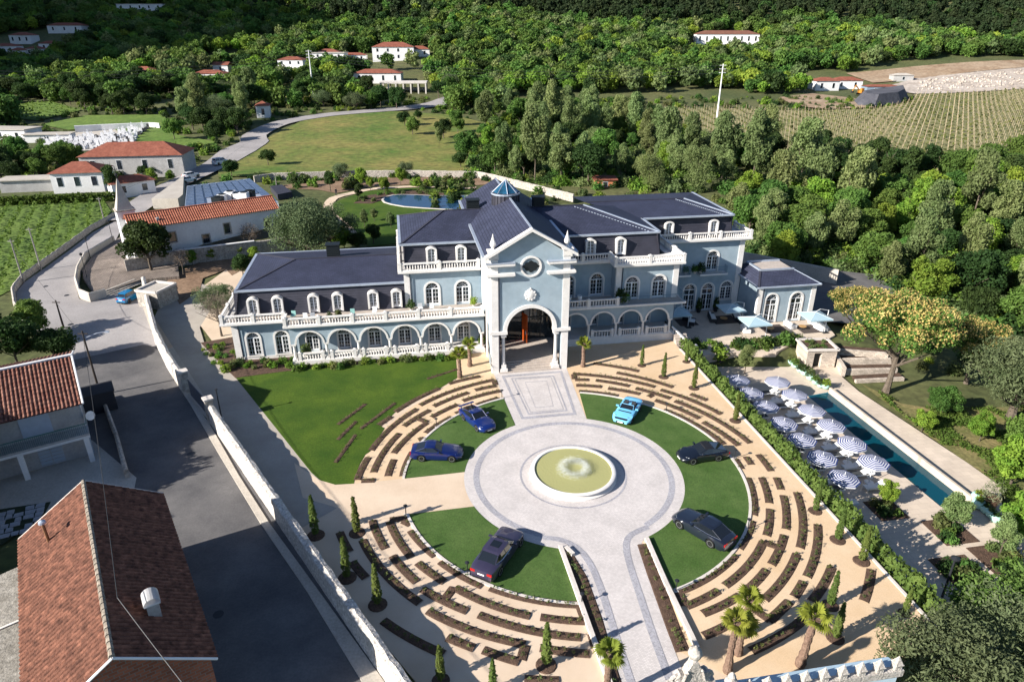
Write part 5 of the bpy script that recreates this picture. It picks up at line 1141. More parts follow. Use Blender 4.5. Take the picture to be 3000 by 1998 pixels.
# ---- palms
palm((-5.78, 66.60), 3.0, 'palm on the lawn edge left of the entrance tower, nearer one', 1)
palm((-4.83, 69.37), 2.9, 'palm left of the entrance tower, farther one beside the arcade', 2)
palm((8.10, 69.26), 3.0, 'palm right of the entrance tower in front of the shaded arcade', 3)
palm((5.38, 26.75), 4.0, 'palm beside the entrance drive at the bottom of the garden', 4, s=.98)
palm((14.64, 31.38), 3.2, 'palm rising behind the pair at the gate, farthest up the garden', 5)
palm((13.92, 30.03), 2.6, 'stout palm in the middle of the gate group', 6, s=1.0)
palm((12.90, 28.75), 4.4, 'palm with a shaded dark trunk next to the stone gate', 7, s=.95)
palm((17.43, 29.20), 3.7, 'palm with a thick flared trunk right of the gate ornaments', 8, lean=(0.0, 0.06), s=1.08)
# ---- low garden lamps
def lamp(p, label, h=0.9, name='garden_lamp'):
    e = empty(name, (p[0], p[1], 0.02), TH, label, 'lamp', 'black garden lamps'); q = MB(); q.box(-0.16, 0.16, -0.16, 0.16, 0, 0.06); q.build('base', M_stone, e)
    q = MB(); q.tube([(0, 0, 0.05), (0, 0, h)], 0.03 * (1 + h * 0.3), 8); q.build('post', M_iron, e); q = MB(); q.lathe([(0.05, h), (0.16, h + 0.03), (0.16, h + 0.07), (0, h + 0.12)], n=12); q.build('head', M_iron, e)
for p, lb in (((-8.40, 43.17), 'black garden lamp at the corner of side drive and lower left lawn'), ((-1.05, 61.93), 'black garden lamp at the upper corner of the lawn beside the mosaic path'), ((-7.31, 56.27), 'black garden lamp behind the two blue cars'), ((15.54, 59.22), 'black garden lamp behind the pale blue roadster'), ((19.93, 50.95), 'black garden lamp behind the black coupe'), ((18.16, 41.51), 'black garden lamp at the lawn edge near the grey coupe'), ((11.23, 35.17), 'black garden lamp at the lawn corner by the entrance drive, right side'), ((4.66, 34.00), 'black garden lamp at the lawn corner by the entrance drive, left side'), ((-3.16, 36.89), 'black garden lamp behind the tail of the long saloon')): lamp(p, lb)
lamp((-28.73, 57.90), 'tall black lamp post just inside the garden gate', 3.2, 'lamp_post')
# ---- tall leafy hedge between the garden and the pool
hd = empty('hedge', (*xy(19.8, 3), -1.0), TH, 'long leafy hedge between the sand garden and the pool deck', 'hedge')
rg = np.random.default_rng(21); Ps, Ds = [], []
for k in range(88):
    v = -19.5 + k * 0.5; h = rg.uniform(0.9, 1.5) * (1.15 if k < 25 else 1.0); n = 230; t = rg.uniform(0, 1, n); a = rg.uniform(0, 2 * math.pi, n); r = 0.82 * (1 - 0.55 * t ** 2) * rg.uniform(0.75, 1.1, n)
    Ps.append(np.stack([0.1 + r * np.cos(a) * 0.9, v - 3 + r * np.sin(a) * 0.75 + rg.normal(0, .05), -1.3 + 1.0 + (h + 1.2) * t - 0.2], 1)); Ds.append(np.stack([np.cos(a), np.sin(a), 0.7 + 0 * a], 1))
inst('foliage', cloud_mesh('hedge_foliage', leaves(np.concatenate(Ps), np.concatenate(Ds), 0.24, rg, 0.7, 0.6), [L_hedge]), hd)
q = MB(); 
for k in range(40): q.tube([(0, -22 + k * 1.1, -1.6), (0.05, -22 + k * 1.1, 1.4)], [0.05, 0.03], 5)
q.build('stem_row', M_bark, hd)['kind'] = 'stuff'
q = MB(); q.bar((*xy(18.95, -22), -2.7), (*xy(18.95, 22.5), -2.7), 0.22, 2.78); q.bar((*xy(20.15, -22), -2.75), (*xy(20.15, 22.5), -2.75), 0.2, 1.5); q.build('retaining_wall', M_stone)['kind'] = 'structure'
q = MB(); q.poly([xy(19.05, -22), xy(20.1, -22), xy(20.1, 22.5), xy(19.05, 22.5)], None, -1.3); q.build('hedge_bed', M_soil)['kind'] = 'structure'
# lavender-like plants in front of the left wing
for i in range(46):
    t = i / 45; u = -33.5 + t * 27 + rnd.uniform(-.3, .3); v = 24.0 + rnd.uniform(0, 1.1) if u > -26 else 25.0 + rnd.uniform(0, 2.6)
    o = inst('border_shrub', SHRUB[rnd.choice((0, 1, 2, 2, 0))], None, (*xy(u, v), 0.05), rnd.uniform(0, 6), rnd.uniform(0.45, 0.9)); tag(o, 'leafy shrub in the mulch border under the left wing balustrade', 'shrub', 'border shrubs along the left wing')
for i in range(22):
    p = Vector((-37.10, 74.93)).lerp(Vector((-32.36, 69.95)), rnd.random()) + Vector((rnd.uniform(-1.5, 2.5), rnd.uniform(-1, 1.2)))
    o = inst('border_shrub', SHRUB[rnd.choice((0, 1, 2))], None, (p.x, p.y, 0.05), rnd.uniform(0, 6), rnd.uniform(0.3, 0.6)); tag(o, 'low shrub in the mulch bed at the hotel corner', 'shrub', 'low shrubs at the hotel corner')


# ================================================================ CARS
M_tyre = mat('tyre_rubber', (0.012, 0.012, 0.013), 0.8)
M_rim = mat('alloy_rim', (0.55, 0.56, 0.58), 0.3, metal=0.8, spec=0.5)
M_cglass = mat('car_glass', (0.01, 0.013, 0.017), 0.04, spec=0.8)
M_chrome = mat('chrome_trim', (0.75, 0.75, 0.76), 0.15, metal=1.0)
M_red = mat('red_lamp', (0.45, 0.012, 0.012), 0.2)
M_headl = mat('headlamp_glass', (0.6, 0.63, 0.66), 0.1, spec=0.8)
M_plate = mat('white_number_plate', (0.8, 0.8, 0.8), 0.5)
M_blackpl = mat('black_trim', (0.015, 0.015, 0.017), 0.45)
def paint(name, c): return mat(name, c, 0.28, spec=0.5, coat=1.0)
_w = MB(); _w.lathe([(0.20, -0.11), (0.33, -0.12), (0.345, -0.08), (0.345, 0.08), (0.33, 0.12), (0.20, 0.11)], n=24); ME_tyre = _w.mesh('tyre', M_tyre)
_w = MB(); _w.lathe([(0.235, 0.085), (0.235, 0.115), (0.205, 0.115), (0.2, 0.03)], n=24); _w.lathe([(0.06, 0.06), (0.05, 0.1), (0, 0.11)], n=10)
for k in range(10):
    t = 2 * math.pi * k / 10; _w.bar((0.05 * math.cos(t), 0.05 * math.sin(t), 0.07), (0.215 * math.cos(t), 0.215 * math.sin(t), 0.085), 0.04, 0.02)
ME_rim = _w.mesh('rim', M_rim)
def car(name, pos, rz, label, col, L=4.5, W=1.9, H=1.3, wb=2.65, hood=0.74, belt=0.84, tail=0.86, ws0=0.75, ws1=0.10, rr0=-1.0, rr1=-1.75, wheel=0.345, style='coupe', cat='car', nose=0.50, z=0.045, over_f=None, rim_dark=False, group=None, two_tone=None):
    """x forward; ws0/ws1: windscreen foot and top, rr0/rr1: roof end and rear-window foot"""
    e = empty(name, (pos[0], pos[1], z), rz, label, cat, group); hw = W / 2; pm = col
    xf, xr = L / 2, -L / 2; of = over_f if over_f is not None else (L - wb) * 0.46; wx = (xf - of, xf - of - wb)
    # body: stations along x, with real wheel arches
    xs = set([xf, xf - 0.06, xf - 0.22, xf - 0.45, ws0 + 0.05, ws0 - 0.4, 0.0, rr0, rr1, xr + 0.45, xr + 0.2, xr + 0.05, xr])
    ar = wheel + 0.05
    for cx in wx:
        for k in (-1, -.92, -.7, -.38, 0, .38, .7, .92, 1): xs.add(cx + k * ar)
    xs = sorted(xs, reverse=True)
    def deck(x):      # height of the body's upper surface
        pts = [(xf, nose), (xf - 0.08, nose + 0.09), (xf - 0.45, hood - 0.04), (xf - of, hood + 0.03), (ws0, belt + 0.02), (rr1, tail), (xr + 0.35, tail - 0.01), (xr + 0.05, tail - 0.10), (xr, tail - 0.22)]
        for (x0, z0), (x1, z1) in zip(pts, pts[1:]):
            if x1 <= x <= x0: return z0 + (z1 - z0) * (x0 - x) / max(1e-6, x0 - x1)
        return tail
    def half(x):      # plan half-width
        t = (x - xr) / L; f_ = 1.0
        if t > 0.86: f_ = 1 - 0.30 * ((t - 0.86) / 0.14) ** 2.2
        elif t < 0.1: f_ = 1 - 0.16 * ((0.1 - t) / 0.1) ** 2
        for cx in wx: f_ += 0.025 * max(0, 1 - abs(x - cx) / (ar * 1.6))
        return hw * f_ * 0.97
    vs, fs = [], []; nS = 8
    for x in xs:
        zb = 0.17 + (0.10 if x > xf - 0.3 or x < xr + 0.3 else 0)
        for cx in wx:
            d = abs(x - cx)
            if d < ar * 0.999: zb = max(zb, wheel + math.sqrt(max(0, ar * ar - d * d)) - 0.01)
            elif d <= ar * 1.001: zb = max(zb, 0.2)
        h = half(x); zt = deck(x); zm = max(zb + 0.03, min(zt - 0.12, 0.55 + 0.03)); zsh = max(zm + 0.02, zt - 0.06)
        sec = [(h * 0.93, zb), (h * 0.985, zb + (zm - zb) * 0.45), (h, zm), (h * 0.975, (zm + zsh) / 2), (h * 0.94, zsh), (h * 0.80, zt), (h * 0.45, zt + 0.025), (0, zt + 0.035)]
        vs += [(x, y, z) for y, z in sec] + [(x, -y, z) for y, z in sec]
    m = 2 * nS
    for i in range(len(xs) - 1):
        for k in range(nS - 1):
            a = i * m + k; fs.append((a, a + 1, a + m + 1, a + m)); b = a + nS; fs.append((b + 1, b, b + m, b + m + 1))
    fs.append(tuple(range(nS)) + tuple(range(2 * nS - 2, nS - 1, -1))); last = (len(xs) - 1) * m
    fs.append(tuple(reversed(tuple(last + i for i in range(nS)) + tuple(last + i for i in range(2 * nS - 2, nS - 1, -1)))))
    B_ = MB(); B_.add(vs, fs); body = B_.build('body', pm, e); smooth_by_angle(body, 32)
    u_ = MB(); u_.box(xr + 0.25, xf - 0.3, -hw * 0.86, hw * 0.86, 0.16, 0.5); u_.build('underbody', M_blackpl, e)
    # glasshouse
    bw = half(0) * 0.90; tw_ = bw * 0.80; zb = belt - 0.01; zt = H
    base = [(ws0, bw * 0.80), (ws0 - 0.25, bw), (rr0 + 0.2, bw), (rr1, bw * 0.80)]
    roofp = [(ws1, tw_ * 0.92), (ws1 - 0.2, tw_), (rr0 + 0.15, tw_), (rr0, tw_ * 0.9)]
    zr = [zt - 0.05, zt - 0.01, zt - 0.02, zt - 0.07]
    def ring(pl, zz): return [(x, y, z) for (x, y), z in zip(pl, zz)] + [(x, -y, z) for (x, y), z in reversed(list(zip(pl, zz)))]
    if style != 'roadster':
        Bq, T_ = ring(base, [zb + 0.02] * 4), ring(roofp, zr); g_ = MB()
        g_.add(Bq + T_, [((i + 1) % 8, i, 8 + i, 8 + (i + 1) % 8) for i in range(8)]); g_.build('glass', M_cglass, e)
        r_ = MB(); t1 = ring(roofp, zr); t0 = ring([(x + (0.03 if k == 0 else -0.03 if k == 3 else 0), y * 1.02) for k, (x, y) in enumerate(roofp)], [z + 0.004 for z in zr]); t2 = ring([(x * 0.9, y * 0.55) for x, y in roofp], [zt + 0.02, zt + 0.035, zt + 0.03, zt])
        r_.add(t0 + t2, [((i + 1) % 8, i, 8 + i, 8 + (i + 1) % 8) for i in range(8)] + [tuple(range(15, 7, -1))[::-1]]); rf = r_.build('roof', two_tone or pm, e); smooth_by_angle(rf, 40)
        if style == 'sedan': s_ = MB(); s_.box(ws1 - 1.0, ws1 - 0.35, -tw_ * 0.5, tw_ * 0.5, zt + 0.03, zt + 0.042); s_.build('sunroof', M_cglass, e)
        p_ = MB()
        for i, (a, b) in enumerate(zip(Bq, T_)):
            if i in (0, 3, 4, 7): p_.tube([a, b], 0.035, 4)
        if style in ('sedan', 'hatch', 'suv'):
            xm = (ws1 + rr0) / 2
            for s in (-1, 1): p_.tube([(xm, s * bw * 1.0, zb), (xm - 0.05, s * tw_ * 1.0, zt - 0.02)], 0.03, 4)
        p_.build('pillar', pm, e)
        c_ = MB()
        for s in (1, -1): c_.tube([(x, s * y * 1.01, zb + 0.03) for x, y in base], 0.014, 4)
        c_.build('window_trim', M_chrome, e)
    else:
        g_ = MB(); A = [(ws0, -bw * 0.8, zb), (ws0, bw * 0.8, zb), (ws1, tw_ * 0.9, zt - 0.02), (ws1, -tw_ * 0.9, zt - 0.02)]
        g_.add(A, [(0, 1, 2, 3)])
        for s in (1, -1): g_.add([(ws0, s * bw * 0.8, zb), (ws0 - 0.3, s * bw * .98, zb), (ws1 - 0.25, s * tw_, zb + 0.12), (ws1, s * tw_ * 0.9, zt - 0.02)], [(0, 1, 2, 3) if s < 0 else (3, 2, 1, 0)])
        g_.build('windscreen', M_cglass, e); p_ = MB(); p_.tube([A[0], A[3], A[2], A[1]], 0.03, 5); p_.build('windscreen_frame', pm, e)
        c_ = MB(); c_.box(rr0 - 0.15, ws0 - 0.1, -bw * 0.82, bw * 0.82, zb + 0.015, zb + 0.035); c_.build('cockpit', M_blackpl, e)
        for s in (-1, 1):
            q = MB(); q.box(ws1 - 0.75, ws1 - 0.25, s * 0.38 - 0.22, s * 0.38 + 0.22, zb + 0.03, zb + 0.09); q.box(ws1 - 0.9, ws1 - 0.72, s * 0.38 - 0.2, s * 0.38 + 0.2, zb + 0.03, zb + 0.34); q.build('seat', mat('dark_leather', (0.03, 0.035, 0.045), 0.6), e)
        q = MB(); q.lathe([(0.16, 0), (0.18, 0.015), (0.16, 0.03)], (ws1 - 0.02, 0.38, zb + 0.08), 12); q.build('steering_wheel', M_blackpl, e)
    for cx in wx:
        for s in (1, -1):
            t_ = inst('wheel', ME_tyre, e, (cx, s * (hw - 0.13), wheel), rot=(R(-90) * s, 0, 0), s=wheel / 0.345)
            rm = inst('rim', ME_rim, t_)
            a_ = MB(); a_.lathe([(ar - 0.01, -0.12), (ar - 0.01, 0.1)], n=20); 
    q = MB()
    for cx in wx: q.box(cx - ar, cx + ar, -hw * 0.72, hw * 0.72, 0.25, wheel + ar * 0.98)
    q.build('wheel_well', M_blackpl, e)
    for s in (1, -1):
        q = MB(); x0 = xf - 0.16; q.add([(x0 + 0.05, s * hw * 0.60, deck(x0) - 0.10), (x0 - 0.10, s * hw * 0.80, deck(x0 - .1) - 0.13), (x0 - 0.42, s * hw * 0.86, deck(x0 - .42) - 0.0), (x0 - 0.22, s * hw * 0.62, deck(x0 - .22) + 0.022)], [(0, 1, 2, 3) if s < 0 else (3, 2, 1, 0)]); q.build('headlight', M_headl, e)
        q = MB(); q.box(xr - 0.012, xr + 0.06, min(s * hw * 0.48, s * hw * 0.84), max(s * hw * 0.48, s * hw * 0.84), tail - 0.30, tail - 0.13); q.build('tail_light', M_red, e)
        q = MB(); q.box(ws0 - 0.38, ws0 - 0.24, min(s * (bw - 0.02), s * (hw + 0.14)), max(s * (bw - 0.02), s * (hw + 0.14)), belt + 0.03, belt + 0.15); q.build('mirror', pm, e)
        q = MB(); q.box(-0.35, -0.15, s * hw * 0.955 - 0.02, s * hw * 0.955 + 0.02, belt - 0.14, belt - 0.11); q.build('door_handle', M_chrome, e)
    q = MB(); q.box(xf - 0.05, xf + 0.01, -hw * 0.42, hw * 0.42, nose - 0.22, nose - 0.06); q.build('grille', M_chrome if style == 'sedan' else M_blackpl, e)
    q = MB(); q.box(xr - 0.02, xr + 0.02, -0.26, 0.26, tail - 0.42, tail - 0.31); q.build('number_plate', M_plate, e)
    q = MB(); q.box(xf - 0.02, xf + 0.03, -0.26, 0.26, 0.30, 0.40); q.build('number_plate', M_plate, e)
    q = MB(); q.box(xr - 0.01, xr + 0.1, -hw * 0.7, hw * 0.7, 0.2, 0.36); q.build('rear_bumper', M_blackpl, e)
    return e
def along(rear, front): return math.atan2(front[1] - rear[1], front[0] - rear[0])
def mid(a, b, t=0.5): return (a[0] + (b[0] - a[0]) * t, a[1] + (b[1] - a[1]) * t)
def by_wheels(F, Rr, side, W, **kw):
    """place from the two wheels that show: side +1 = they are on the car's left"""
    a = along(Rr, F); mx, my = mid(F, Rr); off = (W / 2 - 0.1) * side
    return (mx + math.sin(a) * off, my - math.cos(a) * off), a
W_ = 1.95; p, a = by_wheels((-5.41, 50.39), (-8.13, 50.5), -1, W_)
car('car', p, a, 'royal blue grand tourer coupe side-on on the upper left lawn', paint('royal_blue_paint', (0.003, 0.010, 0.085)), 4.6, W_, 1.31, 2.7, hood=0.80, belt=0.92, tail=0.92, ws0=0.55, ws1=-0.10, rr0=-1.0, rr1=-1.85)
W_ = 1.9; p, a = by_wheels((-3.36, 55.48), (-4.82, 57.61), -1, W_)
car('car', p, a, 'bright blue sports coupe with a rear wing parked nose towards the fountain', paint('bright_blue_paint', (0.003, 0.016, 0.12)), 4.55, W_, 1.28, 2.45, hood=0.74, belt=0.88, tail=0.86, ws0=0.70, ws1=0.05, rr0=-0.75, rr1=-1.95)
p, a = by_wheels((16.01, 50.01), (18.47, 50.56), 1, W_)
car('car', p, a, 'black sports coupe with sloping tail on the right lawn', paint('black_paint', (0.004, 0.006, 0.012)), 4.5, W_, 1.30, 2.45, hood=0.74, belt=0.88, tail=0.84, ws0=0.72, ws1=0.05, rr0=-0.75, rr1=-2.0, two_tone=M_blackpl)
car('car', (11.54, 58.65), R(-117), 'pale blue open roadster with black bonnet stripes on the upper right lawn', paint('sky_blue_paint', (0.17, 0.52, 0.80)), 4.65, 1.98, 1.22, 2.65, hood=0.74, belt=0.86, tail=0.86, ws0=0.62, ws1=0.12, rr0=-0.85, rr1=-1.1, style='roadster')
W_ = 1.98; p, a = by_wheels((12.96, 41.51), (14.75, 39.43), 1, W_)
car('car', p, a, 'dark steel grey coupe with bright wheels on the lower right lawn', paint('steel_grey_paint', (0.010, 0.014, 0.026)), 4.85, W_, 1.42, 2.78, hood=0.86, belt=0.98, tail=0.98, ws0=0.70, ws1=-0.02, rr0=-1.15, rr1=-2.0, wheel=0.37)
W_ = 2.0; p, a = by_wheels((0.6, 39.56), (-0.92, 36.51), -1, W_)
car('car', p, a, 'long dark purple saloon with red tail lamps on the lower left lawn', paint('dark_purple_paint', (0.035, 0.03, 0.06)), 5.4, W_, 1.50, 3.3, hood=0.92, belt=1.02, tail=1.02, ws0=0.95, ws1=0.30, rr0=-1.25, rr1=-1.85, wheel=0.375, style='sedan')
# rear wing of the bright blue coupe and bonnet stripes of the roadster
rw = [o for o in COL.objects if o.get('label', '').startswith('bright blue sports coupe')][0]
q = MB(); q.box(-2.2, -1.9, -0.85, 0.85, 1.12, 1.15); q.box(-2.1, -2.0, -0.6, -0.55, 0.8, 1.12); q.box(-2.1, -2.0, 0.55, 0.6, 0.8, 1.12); q.build('rear_wing', _mats['bright_blue_paint'], rw)
rs = [o for o in COL.objects if o.get('label', '').startswith('pale blue open')][0]
q = MB(); q.add([(0.95, -0.62, 0.885), (0.95, 0.62, 0.885), (1.12, 0.66, 0.87), (1.12, -0.66, 0.87)], [(0, 3, 2, 1)]); q.build('bonnet_vent', M_blackpl, rs)
q = MB(); q.add([(2.05, -0.7, 0.70), (2.05, 0.7, 0.70), (2.28, 0.55, 0.62), (2.28, -0.55, 0.62)], [(0, 3, 2, 1)]); q.build('nose_intake', M_blackpl, rs)
# cars outside the garden
car('car', (-54.27, 90.16), R(80), 'small bright blue hatchback parked by the chapel steps', paint('turquoise_paint', (0.0, 0.16, 0.36)), 3.7, 1.65, 1.48, 2.3, hood=0.92, belt=1.0, tail=1.02, ws0=0.95, ws1=0.45, rr0=-1.35, rr1=-1.65, style='hatch', z=0.02)
car('van', (-82.0, 194.4), R(62), 'white van coming down the road past the meadow', paint('white_paint', (0.75, 0.75, 0.75)), 4.6, 1.9, 1.85, 2.8, hood=1.1, belt=1.15, tail=1.2, ws0=1.35, ws1=0.75, rr0=-2.0, rr1=-2.2, style='hatch', cat='van', z=0.55)
car('car', (-82.0, 175.3), R(55), 'white car parked by the road above the solar roof, farther one', paint('white_paint', (0.75, 0.75, 0.75)), 4.3, 1.8, 1.5, 2.6, hood=0.95, belt=1.02, tail=1.05, ws0=0.85, ws1=0.3, rr0=-1.4, rr1=-1.8, style='hatch', z=0.55)
car('car', (-80.3, 169.4), R(55), 'white car parked by the road above the solar roof, nearer one', paint('white_paint', (0.75, 0.75, 0.75)), 4.3, 1.8, 1.5, 2.6, hood=0.95, belt=1.02, tail=1.05, ws0=0.85, ws1=0.3, rr0=-1.4, rr1=-1.8, style='hatch', z=0.55)
car('car', (-101.8, 217.9), R(15), 'pale car in front of the large red-roofed house', paint('silver_paint', (0.5, 0.5, 0.5)), 4.3, 1.8, 1.5, 2.6, hood=0.95, belt=1.02, tail=1.05, ws0=0.85, ws1=0.3, rr0=-1.4, rr1=-1.8, style='hatch', z=0.5)


# ================================================================ POOL TERRACE AND PATIO
M_canvas_b = mat('navy_canvas', (0.03, 0.05, 0.21), 0.8, trans=0.15)
M_canvas_w = mat('white_canvas', (0.74, 0.75, 0.78), 0.8, trans=0.25)
M_canvas_p = mat('pale_blue_canvas', (0.40, 0.56, 0.64), 0.8, trans=0.2, var=0.05, vscale=1)
M_wmetal = mat('white_metal', (0.75, 0.75, 0.74), 0.4)
M_cush = mat('white_cushion', (0.72, 0.72, 0.70), 0.9, bump=0.2, bscale=8)
M_slats = mat('grey_cushion', (0.05, 0.055, 0.06), 0.9)
M_pot = mat('mint_glaze', (0.36, 0.58, 0.50), 0.25, var=0.15, vscale=3, spec=0.6, col2=None)
# striped octagonal parasol
def parasol_meshes():
    c = MB(); n, R_ = 8, 1.36; rings = 13
    for i in range(rings):
        r0, r1 = R_ * i / rings, R_ * (i + 1) / rings; z0, z1 = 2.52 - 0.32 * (r0 / R_) ** 1.15, 2.52 - 0.32 * (r1 / R_) ** 1.15
        for k in range(n):
            a0, a1 = 2 * math.pi * k / n, 2 * math.pi * (k + 1) / n
            P = lambda r, a, z: (r * math.cos(a), r * math.sin(a), z)
            c.add([P(r0, a0, z0), P(r1, a0, z1), P(r1, a1, z1), P(r0, a1, z0)], [(0, 1, 2, 3)] if i else [(1, 2, 0)] , i % 2 if i else 0)
    for k in range(n):
        a0, a1 = 2 * math.pi * k / n, 2 * math.pi * (k + 1) / n
        c.add([(R_ * math.cos(a0), R_ * math.sin(a0), 2.20), (R_ * math.cos(a1), R_ * math.sin(a1), 2.20), (R_ * math.cos(a1), R_ * math.sin(a1), 2.02), (R_ * math.cos(a0), R_ * math.sin(a0), 2.02)], [(3, 2, 1, 0)], 1)
    cm = c.mesh('canopy', [M_canvas_b, M_canvas_w])
    p = MB(); p.tube([(0, 0, 0.06), (0, 0, 2.85)], 0.028, 8); pm = p.mesh('pole', M_wmetal)
    b = MB(); b.lathe([(0.42, 0), (0.42, 0.06), (0.1, 0.1), (0.06, 0.3), (0, 0.3)], n=20); bm = b.mesh('base', M_wmetal)
    r = MB()
    for k in range(8): a = 2 * math.pi * k / 8; r.tube([(0, 0, 2.46), (1.34 * math.cos(a), 1.34 * math.sin(a), 2.17)], 0.012, 4)
    return cm, pm, bm, r.mesh('ribs', M_wmetal)
PAR = parasol_meshes()
def lounger_meshes():
    f = MB()
    for y in (-0.32, 0.32): f.bar((-0.95, y, 0.28), (0.95, y, 0.28), 0.05, 0.06)
    for x in (-0.9, 0.0, 0.9): f.bar((x, -0.34, 0.28), (x, 0.34, 0.28), 0.05, 0.05)
    for x in (-0.8, 0.8):
        for y in (-0.32, 0.32): f.box(x - 0.025, x + 0.025, y - 0.025, y + 0.025, 0, 0.28)
    m = MB(); m.box(-0.25, 0.95, -0.31, 0.31, 0.34, 0.43); m.add([(-0.25, -0.31, 0.34), (-0.25, 0.31, 0.34), (-0.9, 0.31, 0.72), (-0.9, -0.31, 0.72), (-0.22, -0.31, 0.43), (-0.22, 0.31, 0.43), (-0.86, 0.31, 0.81), (-0.86, -0.31, 0.81)], [(4, 7, 6, 5), (0, 1, 2, 3), (3, 2, 6, 7), (0, 3, 7, 4), (1, 5, 6, 2)])
    s = MB(); s.box(-0.1, 0.9, -0.3, 0.3, 0.432, 0.445)
    return f.mesh('frame', M_wmetal), m.mesh('cushion', M_cush), s.mesh('towel', M_slats)
LNG = lounger_meshes()
def lounger(x, y, z, rz, label, towel):
    e = empty('sun_lounger', (x, y, z), rz, label, 'sun lounger', 'white sun loungers by the pool'); inst('frame', LNG[0], e); inst('cushion', LNG[1], e)
    if towel: inst('towel', LNG[2], e)
# canopy centres stand about 2.5 m over the deck
colL = [(25.08, 66.83), (25.62, 63.85), (26.25, 61.03), (26.89, 57.72), (27.60, 54.68), (28.28, 51.68), (28.77, 48.64)]
colR = [(29.46, 66.40), (30.18, 63.46), (30.72, 60.18), (31.43, 57.27), (32.04, 54.12), (32.62, 51.02)]
ords = ['first', 'second', 'third', 'fourth', 'fifth', 'sixth', 'seventh']
for row, pts in (('hedge-side', colL), ('pool-side', colR)):
    for i, p in enumerate(pts):
        e = empty('parasol', (p[0], p[1], ZD), TH + R(22.5) + rnd.uniform(-.25, .25), '%s blue and white striped parasol of the %s row, counted from the hotel' % (ords[i], row), 'parasol', 'striped parasols by the pool')
        e.rotation_euler.x = rnd.uniform(-.03, .03); e.rotation_euler.y = rnd.uniform(-.03, .03); inst('canopy', PAR[0], e); inst('pole', PAR[1], e); inst('base', PAR[2], e); inst('ribs', PAR[3], e)
        u, v = uv(p)
        for k, (du, dv, tw) in enumerate(((-0.1, -1.05, False), (-0.1, 0.95, True))):
            lounger(*xy(u + du + (0.2 if row == 'hedge-side' else -0.2), v + dv), ZD, TH + (math.pi if row == 'hedge-side' else 0.0) + R(180), 'white sun lounger %s the %s parasol of the %s row' % (('on the near side of', 'on the far side of')[k], ords[i], row), tw)
# side tables between the rows
for i, p in enumerate([(30.61, 64.26), (31.16, 61.04), (31.82, 58.01), (32.48, 54.91), (33.08, 51.82), (29.93, 67.33)]):
    e = empty('side_table', (p[0], p[1], ZD), 0, 'round white metal table in shade, %s along the parasol rows' % ords[i], 'table', 'white tables between the parasols'); q = MB(); q.lathe([(0.36, 0.5), (0.36, 0.53)], n=20); q.build('top', M_wmetal, e); q = MB(); q.tube([(0, 0, 0), (0, 0, 0.5)], 0.03, 6); q.lathe([(0.28, 0), (0.28, 0.03), (0, 0.05)], n=16); q.build('pedestal', M_wmetal, e)
# glazed pots with plants
_p = MB(); _p.lathe([(0.22, 0), (0.42, 0.15), (0.52, 0.4), (0.45, 0.65), (0.34, 0.74), (0.36, 0.78), (0.28, 0.78), (0.26, 0.68), (0, 0.66)], n=20); ME_pot = _p.mesh('pot', M_pot); smooth_by_angle(ME_pot, 50)
pots = [(680, 262, .8), (700, 285, .8), (755, 315, .85), (790, 345, .9), (830, 385, .75), (870, 405, 1.0), (920, 445, 1.0), (960, 485, .8), (1000, 512, .7), (1048, 522, .85), (1010, 490, .7), (905, 420, .7)]
def pot(p, s, label, z, key=None, ps=0.6):
    e = empty('plant_pot', (p[0], p[1], z), rnd.uniform(0, 6), label, 'plant pot', 'mint green pots by the pool'); e.scale = (s, s, s); inst('pot', ME_pot, e)
    inst('plant', SHRUB[key if key is not None else rnd.randrange(4)], e, (0, 0, 0.62), rnd.uniform(0, 6), ps)
for i, (x, y) in enumerate([(33.92, 76.90), (34.16, 76.21), (34.40, 75.04), (34.58, 74.16), (34.70, 72.95), (34.97, 72.17), (35.17, 70.94), (35.34, 69.90), (35.58, 69.11), (36.08, 68.80)]):
    pot((x, y), (.8, .75, .85, .9, .75, 1, 1, .8, .75, .9)[i], '%s round mint green pot along the pool head, counted from the patio steps' % (ords + ['eighth', 'ninth', 'tenth'])[i], ZD, None, 0.85)
for i, (x, y) in enumerate([(40.71, 48.17), (40.26, 47.36), (40.48, 46.71), (40.57, 46.19), (40.57, 45.56), (40.91, 45.31)]):
    pot((x, y), (1.2, 1.1, .9, .85, .9, .85)[i], '%s mint green pot at the near end of the pool wall' % ords[i], ZD, None, 0.5)
q = MB(); q.lathe([(0.5, 0), (0.75, 0.9), (0.8, 1.0), (0.66, 1.0), (0.62, 0.85), (0, 0.85)], n=20); e = empty('plant_pot', (*(41.23, 47.50), ZD), 0, 'large brown pot with a tall pale grass at the near end of the pool', 'plant pot'); q.build('pot', mat('brown_glaze', (0.10, 0.06, 0.04), 0.5), e); inst('plant', shrub_mesh('tall_grass', 77, 500, 0.2, 0.95, 1.9, leaf_mat('leaf_pale_grass', (0.17, 0.19, 0.10), (0.26, 0.28, 0.17), 0.1), 0.25), e, (0, 0, 0.9))
